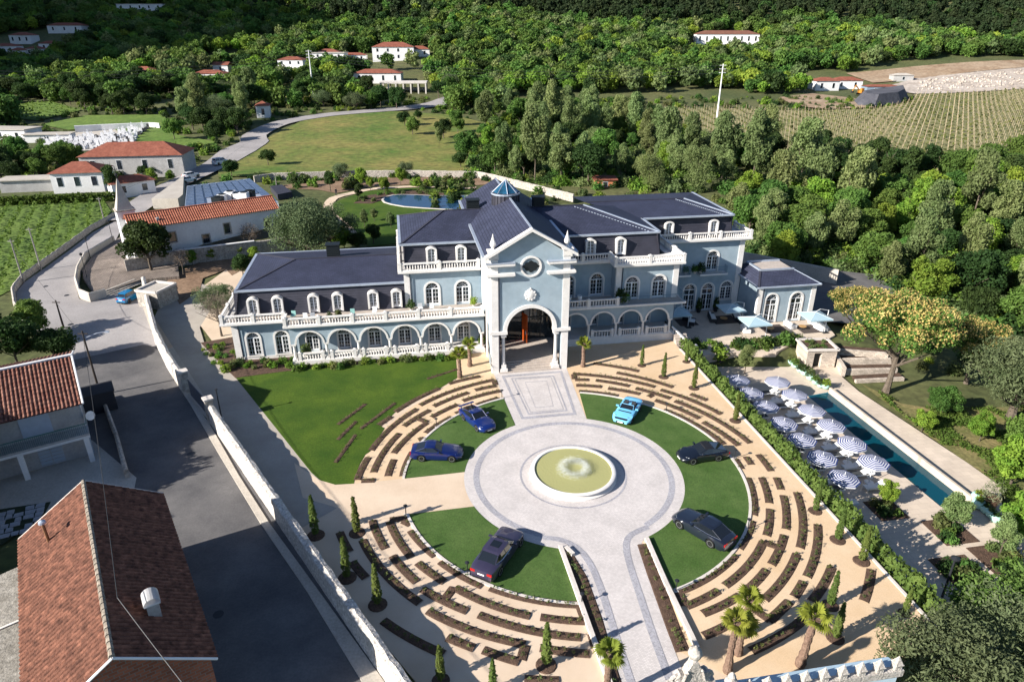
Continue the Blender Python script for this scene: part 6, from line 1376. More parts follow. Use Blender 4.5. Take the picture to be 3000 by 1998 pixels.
# planted squares in the deck with shrubs and small trees
for i, (p, w_, lb, key, s) in enumerate((((32.20, 47.10), 2.6, 'planted square between hedge and pool', 'broad', 0), ((36.07, 44.34), 3.0, 'planted square below the pool end', 'silver', 0.36), ((37.95, 41.14), 3.0, 'right-hand planted square', 'silver', 0.34), ((34.29, 39.77), 3.2, 'planted square beside the tall dark lamp', 'broad', 0))):
    q = MB(); c = uv(p); q.poly([xy(c[0] + dx * w_ / 2, c[1] + dy * w_ / 2) for dx, dy in ((-1, -1), (1, -1), (1, 1), (-1, 1))], ZD, ZD + 0.05); q.build('deck_planting_square', M_soil)['kind'] = 'structure'
    for k in range(9):
        o = inst('deck_shrub', SHRUB[rnd.choice((0, 1, 3, 0))], None, (*xy(c[0] + rnd.uniform(-.42, .42) * w_, c[1] + rnd.uniform(-.42, .42) * w_), ZD + 0.04), rnd.uniform(0, 6), rnd.uniform(0.55, 0.95)); tag(o, 'low green shrub in the ' + lb, 'shrub', 'shrubs in the ' + lb)
    if s: tree('young_tree', key, *xy(c[0] + 0.4, c[1] + 0.3), s, 'slender young tree in the ' + lb, z=ZD)
tree('young_tree', 'bright', *(32.75, 48.03), 0.24, 'thin yellowing sapling in the planted square between hedge and pool', z=ZD)
tree('young_tree', 'silver', *(27.99, 72.63), 0.36, 'airy young tree at the head of the parasol rows', z=ZD)
# tall dark lamp in the near planted square
e = empty('lamp_post', (*(31.39, 37.26), ZD), 0, 'tall dark lamp post in the planted square at lower right', 'lamp'); q = MB(); q.tube([(0, 0, 0), (0, 0, 3.4)], [0.09, 0.07], 10); q.build('post', M_iron, e); q = MB(); q.lathe([(0.12, 3.4), (0.3, 3.55), (0.3, 3.65), (0, 3.8)], n=14); q.build('head', M_iron, e)
# clipped bush in a pot near the steps
e = empty('plant_pot', (*(25.68, 75.21), ZD), 0, 'dark pot with a bright round bush between hedge and deck', 'plant pot'); q = MB(); q.lathe([(0.4, 0), (0.55, 0.9), (0.45, 0.9), (0.42, 0.8), (0, 0.8)], n=16); q.build('pot', M_iron, e); inst('plant', SHRUB[2], e, (0, 0, 0.8), 0, 1.5)
# stone garden room with planted roof
gr = empty('garden_room', (*(37.47, 75.21), ZD), TH + R(-8), 'small rubble stone room with a dark doorway and planted roof', 'garden room')
M_ashlar = brick_mat('pale_ashlar', (0.50, 0.43, 0.36), (0.33, 0.28, 0.23), 0.45, 0.22, 0.02, 0.9, axis='XZ', var=0.2, bump=0.8, patch=0.2)
q = MB(); wall_holes(q, (-1.7, -1.1), (1.9, -1.1), 0, 2.3, [(1.35, 0.001, arch_outline(0.95, 1.95, 0))], 0.5); wall_holes(q, (1.9, -1.1), (1.9, 2.0), 0, 2.3, []); wall_holes(q, (-1.7, 2.0), (-1.7, -1.1), 0, 2.3, []); wall_holes(q, (1.9, 2.0), (-1.7, 2.0), 0, 2.3, []); q.build('wall', M_ashlar, gr)
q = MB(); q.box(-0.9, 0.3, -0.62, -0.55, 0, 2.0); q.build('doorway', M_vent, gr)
q = MB(); 
for a, b in (((-1.85, -1.1), (2.05, -1.1)), ((2.0, -1.2), (2.0, 2.1)), ((2.0, 2.0), (-1.85, 2.0)), ((-1.8, 2.1), (-1.8, -1.2))): q.bar((*a, 2.3), (*b, 2.3), 0.32, 0.22)
q.build('parapet', M_stone, gr); q = MB(); q.box(-1.65, 1.85, -0.95, 1.9, 2.2, 2.34); q.build('roof_soil', M_soil, gr)
for k in range(10): inst('roof_plant', SHRUB[rnd.choice((0, 1))], gr, (rnd.uniform(-1.4, 1.6), rnd.uniform(-.7, 1.6), 2.3), rnd.uniform(0, 6), 0.42)
# retaining wall of the patio and stepped planting beds to the right
q = MB(); q.bar((*(28.66, 78.47), ZD), (*(34.09, 78.64), ZD), 0.35, 1.55); tag(q.build('patio_wall', M_ashlar), 'low pale retaining wall below the patio shrubs', 'wall')
for i, (a, b, z1) in enumerate((((40.14, 76.18), (46.11, 75.00), -1.0), ((40.44, 74.64), (47.00, 74.81), -1.6), ((39.88, 72.63), (46.38, 72.95), -2.05), ((40.41, 70.64), (46.36, 71.25), -2.4))):
    q = MB(); q.bar((*a, -2.8), (*b, -2.8), 0.4, z1 + 2.8); tag(q.build('terrace_wall', M_ashlar), '%s stone terrace wall from the top, right of the garden room' % ords[i], 'wall', 'stepped stone walls')
    q = MB(); d = Vector((0.2, 1.3)); q.poly([tuple(Vector(a) + Vector((0, .2))), tuple(Vector(b) + Vector((0, .2))), tuple(Vector(b) + d), tuple(Vector(a) + d)], -2.8, z1 - 0.1); q.build('terrace_bed', M_soil)['kind'] = 'structure'
q = MB(); q.bar((*(40.41, 77.24), -2.7), (*(39.53, 72.01), -2.7), 0.45, 1.2); tag(q.build('stair_wall', M_ashlar), 'pale stone side wall of the steps by the garden room', 'wall')
# shrubs along the patio edge
for k in range(26):
    t = k / 25; p = Vector((28.17, 76.02)).lerp(Vector((36.47, 78.33)), t); 
    o = inst('patio_shrub', SHRUB[rnd.choice((1, 3, 1, 0))], None, (p.x + rnd.uniform(-.3, .3), p.y + rnd.uniform(-.2, .8), ZP), rnd.uniform(0, 6), rnd.uniform(0.8, 1.5)); tag(o, 'dense green shrub in the row along the patio edge', 'shrub', 'shrubs along the patio edge')
for k in range(8):
    p = (24.09, 76.90); o = inst('patio_shrub', SHRUB[rnd.choice((1, 3, 2))], None, (p[0] + rnd.uniform(-1.5, 2.2), p[1] + rnd.uniform(-1.2, 1.2), ZP - 0.1), rnd.uniform(0, 6), rnd.uniform(0.6, 1.2)); tag(o, 'shrub at the foot of the patio stair behind the hedge', 'shrub', 'shrubs at the patio stair')
# cantilever parasols
def cantilever(c, s, label, rz=0.0):
    e = empty('square_parasol', (c[0], c[1], ZP), TH + rz, label, 'parasol', 'square pale blue parasols on the patio'); e.scale = (s,) * 3
    q = MB(); r = 1.5; z0, z1 = 2.45, 2.95; P = [(-r, -r, z0), (r, -r, z0), (r, r, z0), (-r, r, z0), (0, 0, z1)]; q.add(P, [(0, 1, 4), (1, 2, 4), (2, 3, 4), (3, 0, 4)])
    for a, b in ((0, 1), (1, 2), (2, 3), (3, 0)): A_, B_ = P[a], P[b]; q.add([A_, B_, (B_[0], B_[1], z0 - 0.16), (A_[0], A_[1], z0 - 0.16)], [(0, 3, 2, 1)])
    q.build('canopy', M_canvas_p, e)
    q = MB(); q.tube([(r + 0.35, 0.2, 0.05), (r + 0.35, 0.2, 3.0)], 0.05, 8); q.build('mast', M_wmetal, e); q = MB(); q.tube([(r + 0.35, 0.2, 2.95), (0.6, 0.1, 3.25), (0, 0, 3.0)], 0.035, 6); q.build('arm', M_wmetal, e); q = MB(); q.box(r, r + 0.7, -0.2, 0.6, 0, 0.12); q.build('base', M_iron, e)
    q = MB()
    for p in P[:4]: q.tube([p, P[4]], 0.02, 4)
    q.build('ribs', M_wmetal, e)
cantilever((21.66, 82.60), 1.0, 'square pale blue parasol in shade next to the projecting bay'); cantilever((29.20, 83.92), 1.0, 'square pale blue parasol in shade below the balcony')
cantilever((30.76, 79.25), 1.05, 'sunlit square parasol over the front of the patio'); cantilever((39.08, 80.90), 1.05, 'sunlit square parasol in front of the pavilion windows')
# rugs, sofas, low tables
def rug(p, w_, d_, label): q = MB(); q.box(-w_ / 2, w_ / 2, -d_ / 2, d_ / 2, 0, 0.012); o = q.build('rug', mat('brown_rug', (0.075, 0.06, 0.055), 0.95, var=0.3, vscale=6), None, loc=(p[0], p[1], ZP + 0.004), rz=TH); tag(o, label, 'rug', 'dark patio rugs')
def sofa(p, rz, label, n=2, dark=True):
    e = empty('outdoor_sofa', (p[0], p[1], ZP + 0.016), TH + rz, label, 'sofa', 'outdoor sofas'); W2 = 0.75 * n; q = MB(); q.box(-W2 / 2 - .1, W2 / 2 + .1, -0.45, 0.45, 0.05, 0.3); q.box(-W2 / 2 - .1, W2 / 2 + .1, 0.33, 0.45, 0.3, 0.68); q.box(-W2 / 2 - .12, -W2 / 2, -0.45, 0.45, 0.3, 0.55); q.box(W2 / 2, W2 / 2 + .12, -0.45, 0.45, 0.3, 0.55); q.build('frame', M_iron if dark else M_wmetal, e)
    for k in range(n):
        x = -W2 / 2 + 0.75 * (k + .5); q = MB(); q.box(x - 0.35, x + 0.35, -0.42, 0.32, 0.31, 0.46); q.build('seat_cushion', M_cush, e); q = MB(); q.box(x - 0.33, x + 0.33, 0.14, 0.31, 0.47, 0.82); q.build('back_cushion', M_cush, e)
def low_table(p, label, r=0.5): 
    e = empty('low_table', (p[0], p[1], ZP + 0.016), 0, label, 'table', 'round patio tables'); q = MB(); q.lathe([(r, 0.36), (r, 0.4)], n=20); q.build('top', mat('honey_wood', (0.42, 0.25, 0.10), 0.5, var=0.2, vscale=3), e); q = MB(); q.tube([(0, 0, 0), (0, 0, 0.36)], 0.05, 6); q.lathe([(r * .6, 0), (r * .6, 0.03), (0, 0.05)], n=14); q.build('pedestal', M_iron, e)
rug((34.65, 82.55), 3.2, 2.6, 'dark rug under the front sunlit parasol'); rug((39.59, 82.55), 3.4, 2.6, 'dark rug before the pavilion windows'); rug((28.95, 85.66), 3.4, 2.8, 'dark rug in the shaded middle of the patio'); rug((23.65, 84.79), 2.6, 2.4, 'dark rug in the shade beside the bay')
sofa((23.92, 85.95), R(60), 'sofa in the shade beside the projecting bay, farther one'); sofa((24.19, 84.22), R(60), 'sofa in the shade beside the projecting bay, nearer one'); sofa((27.36, 85.66), R(75), 'long sofa on the left of the shaded rug', 3); sofa((30.93, 86.24), R(-105), 'long sofa on the right of the shaded rug', 3)
sofa((37.05, 83.10), R(95), 'white sofa between the two sunlit parasols', 2, False); sofa((40.70, 83.94), R(-80), 'white sofa right of the pavilion table, farther one', 2, False); sofa((40.80, 82.28), R(-80), 'white sofa right of the pavilion table, nearer one', 2, False); sofa((30.67, 81.73), R(80), 'white sofa under the front sunlit parasol', 2, False)
low_table((38.50, 82.55), 'round honey-coloured table in front of the pavilion'); low_table((28.86, 85.37), 'round table on the shaded rug'); low_table((34.03, 82.00), 'round table under the front sunlit parasol')
for (x, y), lb in (((26.16, 88.35), 'between the first two garden doors'), ((28.63, 88.66), 'right of the second garden door'), ((23.92, 88.97), 'left of the garden doors')):
    e = empty('topiary', (x, y, ZP), 0, 'dark potted topiary ' + lb, 'plant pot'); q = MB(); q.lathe([(0.25, 0), (0.36, 0.6), (0.3, 0.6), (0, 0.55)], n=14); q.build('pot', M_iron, e); inst('plant', SHRUB[3], e, (0, 0, 0.55), 0, (0.6, 0.6, 1.6))
# plants and chairs on the hotel balconies
for (u, v, z, k, s, lb) in ((-20.9, 26.6, 5.01, 0, 0.8, 'brown potted shrub on the left terrace between dormers'), (-21.9, 26.4, 5.01, 3, 0.7, 'dark potted shrub on the left terrace between dormers'), (-12.7, 27.9, 5.01, 3, 1.0, 'potted shrub on the terrace at the corner of the central block'), (-5.3, 27.9, 5.01, 2, 0.9, 'lime green potted tree beside the tower on the left terrace'), (12.2, 26.0, 5.01, 3, 1.5, 'tall dark potted conifer on the railing of the projecting bay'), (13.0, 26.1, 5.01, 1, 0.9, 'round potted bush on the railing of the projecting bay'), (26.7, 35.6, 4.7, 3, 1.2, 'dark potted conifer on the right-hand balcony'), (25.9, 35.7, 4.7, 1, 0.9, 'potted bush at the left end of the right-hand balcony'), (24.6, 35.7, 4.7, 1, 0.8, 'potted bush on the hidden left balcony'), (-4.6, 26.6, 0.58, 1, 0.9, 'potted plant in the last arch next to the tower'), (-25.0, 26.8, 0.58, 0, 1.2, 'tall grass in a pot inside the first arch')):
    e = empty('potted_plant', (*xy(u, v), z), 0, lb, 'potted plant'); q = MB(); q.lathe([(0.16, 0), (0.24, 0.4), (0.2, 0.4), (0, 0.36)], n=12); q.build('pot', M_stone, e); inst('plant', SHRUB[k], e, (0, 0, 0.36), 0, (s * 0.75, s * 0.75, s))
def chair(p, rz, label, m, z):
    e = empty('terrace_chair', (p[0], p[1], z), rz, label, 'chair', 'terrace chairs'); q = MB(); q.box(-0.25, 0.25, -0.25, 0.25, 0.42, 0.48); q.build('seat', m, e); q = MB(); q.box(-0.25, 0.25, 0.2, 0.26, 0.48, 0.95); q.build('backrest', m, e)
    for sx in (-.22, .22):
        for sy in (-.22, .22): q = MB(); q.box(sx - .02, sx + .02, sy - .02, sy + .02, 0, 0.42); q.build('leg', m, e)
M_mintm = mat('mint_metal', (0.25, 0.45, 0.42), 0.5)
for u, v, m, lb in ((-24.6, 26.5, M_wmetal, 'white chair on the left terrace under the third dormer'), (-23.7, 26.4, M_wmetal, 'second white chair on the left terrace under the third dormer'), (-19.4, 26.9, M_mintm, 'mint green chair on the left terrace under the fourth dormer'), (-16.9, 27.2, M_wmetal, 'white chair on the left terrace under the fifth dormer'), (-11.6, 27.3, M_wmetal, 'white chair before the first door of the central block'), (-10.3, 27.3, M_wmetal, 'white chair before the second door of the central block'), (-26.0, 27.4, M_mintm, 'mint green chair on the left terrace under the second dormer')):
    chair(xy(u, v), TH + rnd.uniform(-.6, .6), lb, m, 5.012)
for u, lb in ((5.9, 'white planter box on the shaded terrace rail, left one'), (7.2, 'white planter box on the shaded terrace rail, right one')):
    q = MB(); q.lathe([(0.2, 0), (0.3, 0.55), (0.24, 0.55), (0.2, 0.4), (0, 0.4)], n=16); o = q.build('planter', M_wmetal, None, loc=(*xy(u, 26.2), 5.012)); tag(o, lb, 'planter'); o.scale = (1, 1, 2.2)


# ================================================================ WALLS, GATE, HOUSES ON THE LEFT
def wall_run(name, pts, t, h, m, label, z0=-0.2, cat='wall', cap=None, rough=0.0, seed=1):
    """a masonry wall along a line with an uneven top"""
    r_ = random.Random(seed); q = MB()
    P = []
    for a, b in zip(pts, pts[1:]):
        n = max(1, int(math.dist(a, b) / 0.7)) if rough else 1
        P += [(a[0] + (b[0] - a[0]) * k / n, a[1] + (b[1] - a[1]) * k / n) for k in range(n)]
    P.append(pts[-1]); vs, fs = [], []
    for i, p in enumerate(P):
        a, b = P[max(0, i - 1)], P[min(len(P) - 1, i + 1)]; d = Vector((b[0] - a[0], b[1] - a[1])).normalized(); nn = Vector((-d.y, d.x)) * t / 2
        hh = h + r_.uniform(-rough, rough); j = lambda: r_.uniform(-rough, rough) * 0.5
        vs += [(p[0] - nn.x * 1.05, p[1] - nn.y * 1.05, z0), (p[0] - nn.x + j(), p[1] - nn.y + j(), hh * 0.5), (p[0] - nn.x * 0.95 + j(), p[1] - nn.y * 0.95 + j(), hh - 0.06), (p[0] + j(), p[1] + j(), hh + 0.05), (p[0] + nn.x * 0.95, p[1] + nn.y * 0.95, hh - 0.06), (p[0] + nn.x, p[1] + nn.y, z0)]
    for i in range(len(P) - 1):
        for k in range(5): fs.append((6 * i + k, 6 * i + k + 1, 6 * i + 7 + k, 6 * i + 6 + k)[::-1])
    fs += [(0, 1, 2, 3, 4, 5)[::-1], tuple(6 * (len(P) - 1) + k for k in range(6))]
    q.add(vs, fs); o = q.build(name, m); return tag(o, label, cat)
wdir = Vector((0.6058, -0.7956)); wn_ = Vector((0.7956, 0.6058)); w0 = Vector((-29.35, 56.75))
gw = [tuple(w0 + wn_ * 0.3 + wdir * s) for s in (-0.3, 12, 24, 35, 40)]
wall_run('garden_wall', gw, 0.62, 2.0, M_limewall, 'long whitewashed rubble wall between the road and the garden', rough=0.10)
gw2 = [(-54.08, 94.33), (-49.28, 85.67), (-43.48, 75.70), (-38.77, 68.77), (-34.55, 63.19)]
wall_run('garden_wall', gw2, 0.6, 2.0, M_limewall, 'whitewashed rubble wall from the flat-roofed hut down to the gate', rough=0.08, seed=2)
def pier(p, label, h=2.5, w_=0.75):
    e = empty('gate_pier', (p[0], p[1], 0), math.atan2(wdir.y, wdir.x), label, 'gate pier'); q = MB(); q.box(-w_ / 2, w_ / 2, -w_ / 2, w_ / 2, -0.1, h); q.build('shaft', M_rubble, e); q = MB(); q.box(-w_ / 2 - .08, w_ / 2 + .08, -w_ / 2 - .08, w_ / 2 + .08, h, h + 0.14); q.build('cap', M_stone, e)
pier((-34.44, 63.19), 'dark stone gate pier at the far side of the garden gate'); pier(tuple(w0 + wn_ * 0.3 - wdir * 0.6), 'stone gate pier where the long white wall begins')
ga, gb = Vector((-33.72, 62.45)), w0 + wn_ * 0.3 - wdir * 1.0
ge = empty('garden_gate', (*((ga + gb) / 2), 0.05), math.atan2((gb - ga).y, (gb - ga).x), 'long grey metal sliding gate between two stone piers', 'gate'); Lg = (gb - ga).length
q = MB(); q.bar((-Lg / 2, 0, 0.05), (Lg / 2, 0, 0.05), 0.06, 0.1); q.bar((-Lg / 2, 0, 1.85), (Lg / 2, 0, 1.85), 0.06, 0.08); q.build('frame', mat('grey_gate_paint', (0.11, 0.115, 0.14), 0.5), ge)
n_ = int(Lg / 0.16)
_b = MB(); _b.box(-0.055, 0.055, -0.02, 0.02, 0.15, 1.85); me_ = _b.mesh('slat', _mats['grey_gate_paint'])
for k in range(n_): inst('slat', me_, ge, (-Lg / 2 + (k + .5) * Lg / n_, 0, 0))
# flat-roofed hut by the wall
hut = empty('meter_hut', (*(-49.62, 89.06), 0), R(75), 'small flat-roofed rubble hut with a white roof beside the drive', 'hut'); q = MB(); q.box(-1.9, 1.9, -1.7, 1.7, -0.1, 2.3); q.build('wall', M_rubble, hut); q = MB(); q.box(-1.7, 1.7, -1.5, 1.5, 2.3, 2.32); q.build('roof', M_conc, hut)
q = MB()
for a, b in (((-1.95, -1.7), (1.95, -1.7)), ((1.9, -1.7), (1.9, 1.7)), ((1.95, 1.7), (-1.95, 1.7)), ((-1.9, 1.7), (-1.9, -1.7))): q.bar((*a, 2.25), (*b, 2.25), 0.3, 0.3)
q.build('parapet', M_stone, hut)
# ---- the stone gate screen at the bottom of the garden
gt = empty('gate_screen', (*xy(2.5, -24.6), 0), TH, 'ornate stone gate screen with a crest, pale blue coping and a row of pointed stones', 'gate')
GO = (2.5, -24.6, 0); M_bluecop = mat('pale_blue_coping', (0.42, 0.56, 0.66), 0.7, var=0.08, vscale=1.5); M_oldst = mat('weathered_granite', (0.34, 0.31, 0.275), 0.95, col2=(0.50, 0.465, 0.42), vscale=2.5, bump=0.9, bscale=7, fine=0.25, fscale=9)
q = MB(GO); q.box(1.9, 11.5, -25.1, -24.5, -0.1, 3.7); q.box(-2.9, -2.0, -25.3, -24.2, -0.1, 3.9); q.box(1.2, 2.1, -25.3, -24.2, -0.1, 3.9); q.build('wall', mat('pale_blue_render', (0.45, 0.56, 0.63), 0.85, var=0.08, vscale=1), gt)
q = MB(GO); q.box(-2.9, 2.1, -25.15, -24.4, 3.3, 4.0); q.build('lintel', _mats['pale_blue_render'], gt)
q = MB(GO); q.add([(1.8, -25.0, 3.95), (11.6, -25.0, 3.95), (11.6, -24.1, 3.62), (1.8, -24.1, 3.62), (1.8, -25.0, 3.7), (11.6, -25.0, 3.7), (11.6, -24.1, 3.5), (1.8, -24.1, 3.5)], [(0, 1, 2, 3), (3, 2, 6, 7), (0, 3, 7, 4), (1, 5, 6, 2)]); q.build('coping', M_bluecop, gt)
q = MB(GO); q.box(1.85, 11.6, -25.3, -24.96, 3.55, 3.99); q.build('cornice', M_oldst, gt)
for k in range(9):
    u = 2.75 + 1.06 * k; q = MB((u, -25.1, 3.98)); v = -25.1; q.box(u - 0.19, u + 0.19, v - 0.17, v + 0.17, 3.98, 4.34); q.lathe([(0.30, 4.34), (0.33, 4.42), (0.24, 4.5), (0.0, 4.92)], (u, v, 0), 4, ph=R(45)); o = q.build('pinnacle', M_oldst, gt, loc=(u - GO[0], v - GO[1], 3.98))
for u in (-2.45, 1.65):
    q = MB(GO); q.box(u - .5, u + .5, -25.2, -24.3, 3.9, 4.15); q.lathe([(0.62, 4.15), (0.0, 4.75)], (u, -24.75, 0), 4, ph=R(45)); q.build('pier_cap', M_bluecop, gt)
    q = MB(GO); q.lathe([(0.3, 4.2), (0.18, 4.4), (0.34, 4.65), (0.3, 4.85), (0.12, 5.0), (0.2, 5.12), (0.1, 5.3), (0, 5.4)], (u, -25.2, .35), 10); q.build('urn', M_oldst, gt)
# crest: scrolled stone shield with an orb on top
q = MB(GO); sil = [(-1.25, 4.0), (1.25, 4.0), (1.2, 4.25), (0.95, 4.3), (0.78, 4.55), (0.9, 4.75), (0.7, 4.95), (0.45, 4.85), (0.38, 5.2), (0.22, 5.45), (0.15, 5.7), (-0.15, 5.7), (-0.22, 5.45), (-0.38, 5.2), (-0.45, 4.85), (-0.7, 4.95), (-0.9, 4.75), (-0.78, 4.55), (-0.95, 4.3), (-1.2, 4.25)]
sil = [((x - 0.4), z + (1.0 if z > 4.1 else 0)) for x, z in sil]; tri = tessellate_polygon([[Vector((x, z, 0)) for x, z in sil]]); n = len(sil)
for v_, fl in ((-25.15, 0), (-24.7, 1)):
    fs = []
    for t in tri:
        a, b, c = (Vector(sil[i]) for i in t); f = tuple(t) if (b - a).cross(c - a) > 0 else tuple(t)[::-1]; fs.append(f[::-1] if fl else f)
    q.add([(x, v_, z) for x, z in sil], fs)
q.add([(x, -25.15, z) for x, z in sil] + [(x, -24.7, z) for x, z in sil], [(i, (i + 1) % n, n + (i + 1) % n, n + i)[::-1] for i in range(n)])
q.build('crest', M_oldst, gt)
q = MB(GO); q.lathe([(0.12, 5.65), (0.2, 5.72), (0.12, 5.8), (0.3, 5.95), (0.36, 6.15), (0.3, 6.36), (0.12, 6.5), (0.05, 6.62), (0, 6.65)], (-0.4, -24.92, 1.0), 14); smooth_by_angle(q.build('orb', M_oldst, gt), 50)
for sx in (-1, 1):
    q = MB(GO); pts = []
    for k in range(16): t = k / 15 * 2.6 * math.pi; r_ = 0.34 * (1 - k / 22); pts.append((-0.4 + sx * (0.75 + r_ * math.cos(t)), -24.95, 5.5 + r_ * math.sin(t)))
    q.tube(pts, 0.1, 6); q.build('scroll', M_oldst, gt)
    q = MB(GO); pts = [(-0.4 + sx * (0.35 + 0.3 * k / 6), -25.2, 6.2 - 0.12 * k + 0.1 * math.sin(k)) for k in range(7)]; q.tube(pts, 0.08, 6); q.build('garland', M_oldst, gt)
q = MB(GO); q.bar((-2.6, -25.35, 3.9), (2.1, -25.35, 3.9), 0.3, 0.22); q.build('cornice', M_oldst, gt)
# ---- barrel-tiled roofs
M_tile = mat('old_roof_tile', (0.10, 0.042, 0.028), 0.9, col2=(0.24, 0.105, 0.066), vscale=2.2, bump=0.4, bscale=12, fine=0.45, fscale=3.0, detail=6)
M_tile_new = mat('red_roof_tile', (0.27, 0.085, 0.048), 0.85, col2=(0.37, 0.14, 0.085), vscale=0.8, fine=0.2, fscale=3, bump=0.3, bscale=8)
M_plaster = mat('grey_plaster', (0.34, 0.33, 0.32), 0.9, col2=(0.44, 0.43, 0.415), vscale=0.7, bump=0.2, bscale=8, fine=0.1, fscale=5)
M_whitewall = mat('white_render', (0.68, 0.67, 0.66), 0.85, col2=(0.77, 0.765, 0.75), vscale=0.4, fine=0.05, fscale=3)
M_brickw = brick_mat('red_hollow_brick', (0.30, 0.10, 0.055), (0.22, 0.17, 0.14), 0.35, 0.2, 0.02, 0.9, axis='XZ', var=0.25, bump=0.6)
def tiles(mb, e0, e1, r0, r1, pitch=0.32, row=0.45, seed=0):
    """barrel tiles from eave e0-e1 up to ridge r0-r1"""
    rg = random.Random(seed); e0, e1, r0, r1 = map(Vector, (e0, e1, r0, r1)); n = int((e1 - e0).length / pitch); rows = max(2, int((r0 - e0).length / row))
    side = (e1 - e0).normalized(); up = (r0 - e0).normalized(); nn = side.cross(up); nn = nn if nn.z > 0 else -nn
    prof = [(-0.5, 0.0), (-0.28, 0.07), (0.0, 0.105), (0.28, 0.07), (0.5, 0.0)]
    for i in range(n):
        t = (i + .5) / n; a = e0.lerp(e1, t); b = r0.lerp(r1, t)
        for j in range(rows):
            p, q_ = a.lerp(b, j / rows), a.lerp(b, (j + 1.04) / rows); lift = 0.03 + rg.uniform(0, .012)
            vs = [tuple(p + side * (x * pitch * 1.0) + nn * (z + lift)) for x, z in prof] + [tuple(q_ + side * (x * pitch * 0.9) + nn * z) for x, z in prof]
            mb.add(vs, [(k, k + 1, 6 + k, 5 + k) for k in range(4)] if nn.dot(side.cross(up)) > 0 else [(k + 1, k, 5 + k, 6 + k) for k in range(4)])
def V3(p, z): return (p[0], p[1], z)
# house with the big tiled roof, lower left
rA, rB = Vector((-28.34, 36.9)), Vector((-19.26, 23.4)); hd_ = (rB - rA).normalized(); hn = Vector((-hd_.y, hd_.x)); hn = hn if hn.x > 0 else -hn
hb = empty('tiled_house', (*((rA + rB) / 2), 0), 0, 'old house with a large weathered tile roof beside the road, lower left corner', 'house'); HBO = (*((rA + rB) / 2), 0)
zE, zR, hs = 5.0, 7.7, 4.0
def hp(al, ac, z): p = rA + hd_ * al + hn * ac; return (p.x, p.y, z)
Lh = (rB - rA).length
q = MB(HBO); tiles(q, hp(-.3, hs + .3, zE - .15), hp(Lh + .3, hs + .3, zE - .15), hp(-.3, 0, zR), hp(Lh + .3, 0, zR), seed=1); tiles(q, hp(Lh + .3, -hs - .3, zE - .15), hp(-.3, -hs - .3, zE - .15), hp(Lh + .3, 0, zR), hp(-.3, 0, zR), seed=2)
o = q.build('roof_tiles', M_tile, hb); o['kind'] = 'stuff'
q = MB(HBO); q.add([hp(-.3, hs + .3, zE - .16), hp(Lh + .3, hs + .3, zE - .16), hp(Lh + .3, 0, zR - .01), hp(-.3, 0, zR - .01), hp(-.3, -hs - .3, zE - .16), hp(Lh + .3, -hs - .3, zE - .16)], [(0, 1, 2, 3), (3, 2, 5, 4)]); q.build('roof_deck', M_tile, hb)
q = MB(HBO); 
for k in range(34): s_ = Lh * k / 33; q.tube([hp(s_ - .26, 0, zR + .04), hp(s_ + .26, 0, zR + .07)], [0.13, 0.16], 7)
q.build('ridge_tiles', mat('lichened_ridge', (0.28, 0.24, 0.19), 0.95, var=0.4, vscale=4), hb)['kind'] = 'stuff'
q = MB(HBO); cs = [hp(0, hs, 0), hp(Lh, hs, 0), hp(Lh, -hs, 0), hp(0, -hs, 0)]
for a, b in ((0, 1), (2, 3)): A_, B_ = cs[a], cs[b]; q.add([A_, B_, V3(B_, zE), V3(A_, zE)], [(0, 1, 2, 3)])
q.add([cs[3], cs[0], V3(cs[0], zE), hp(0, 0, zR - .1), V3(cs[3], zE)], [(0, 1, 2, 3, 4)]); q.build('wall', M_plaster, hb)
q = MB(HBO); q.add([cs[1], cs[2], V3(cs[2], zE), hp(Lh, 0, zR - .1), V3(cs[1], zE)], [(0, 1, 2, 3, 4)]); q.build('gable_wall', M_brickw, hb)
for s_, nm in ((-.3, 0), (Lh + .3, 1)):
    for sd in (1, -1): q = MB(HBO); q.tube([hp(s_, sd * (hs + .3), zE - .12), hp(s_, 0, zR + .03)], 0.07, 6); q.build('verge', M_wmetal if nm else M_stone, hb)
q = MB(HBO); c = hp(2.9, -2.45, 0); q.tube([V3(c, 5.8), V3(c, 7.5)], 0.09, 8); ch = q.build('flue_pipe', mat('rusty_pipe', (0.20, 0.10, 0.05), 0.7, var=0.3, vscale=4), hb); q = MB(HBO); q.lathe([(0.17, 7.5), (0.22, 7.55), (0.2, 7.68), (0, 7.78)], (c[0], c[1], 0), 12); q.build('flue_cowl', M_zinc, ch); q = MB(HBO); q.lathe([(0.26, 5.7), (0.16, 5.98), (0, 6.0)], (c[0], c[1], 0), 10); q.build('flashing', M_wmetal, ch)
c = rA + hd_ * 13.0 + hn * 2.1; q = MB((0, 0, 0)); q.box(-.42, .42, -.3, .3, -1.5, 1.2); chm = q.build('chimney', M_plaster, hb, loc=(c.x - HBO[0], c.y - HBO[1], 6.1), rz=math.atan2(hd_.y, hd_.x)); q = MB(); P = arc(0.42, 0, math.pi, 11); q.add([(-.5, x, 1.2 + y * .9) for x, y in P] + [(.5, x, 1.2 + y * .9) for x, y in P], [(i, i + 1, 12 + i, 11 + i)[::-1] for i in range(10)] + [(i, i + 1, 12 + i, 11 + i) for i in range(10)]); q.build('chimney_cowl', M_whitewall, chm); q = MB(); q.box(-.52, .52, -.4, .4, 1.15, 1.22); q.build('chimney_cap', M_whitewall, chm)
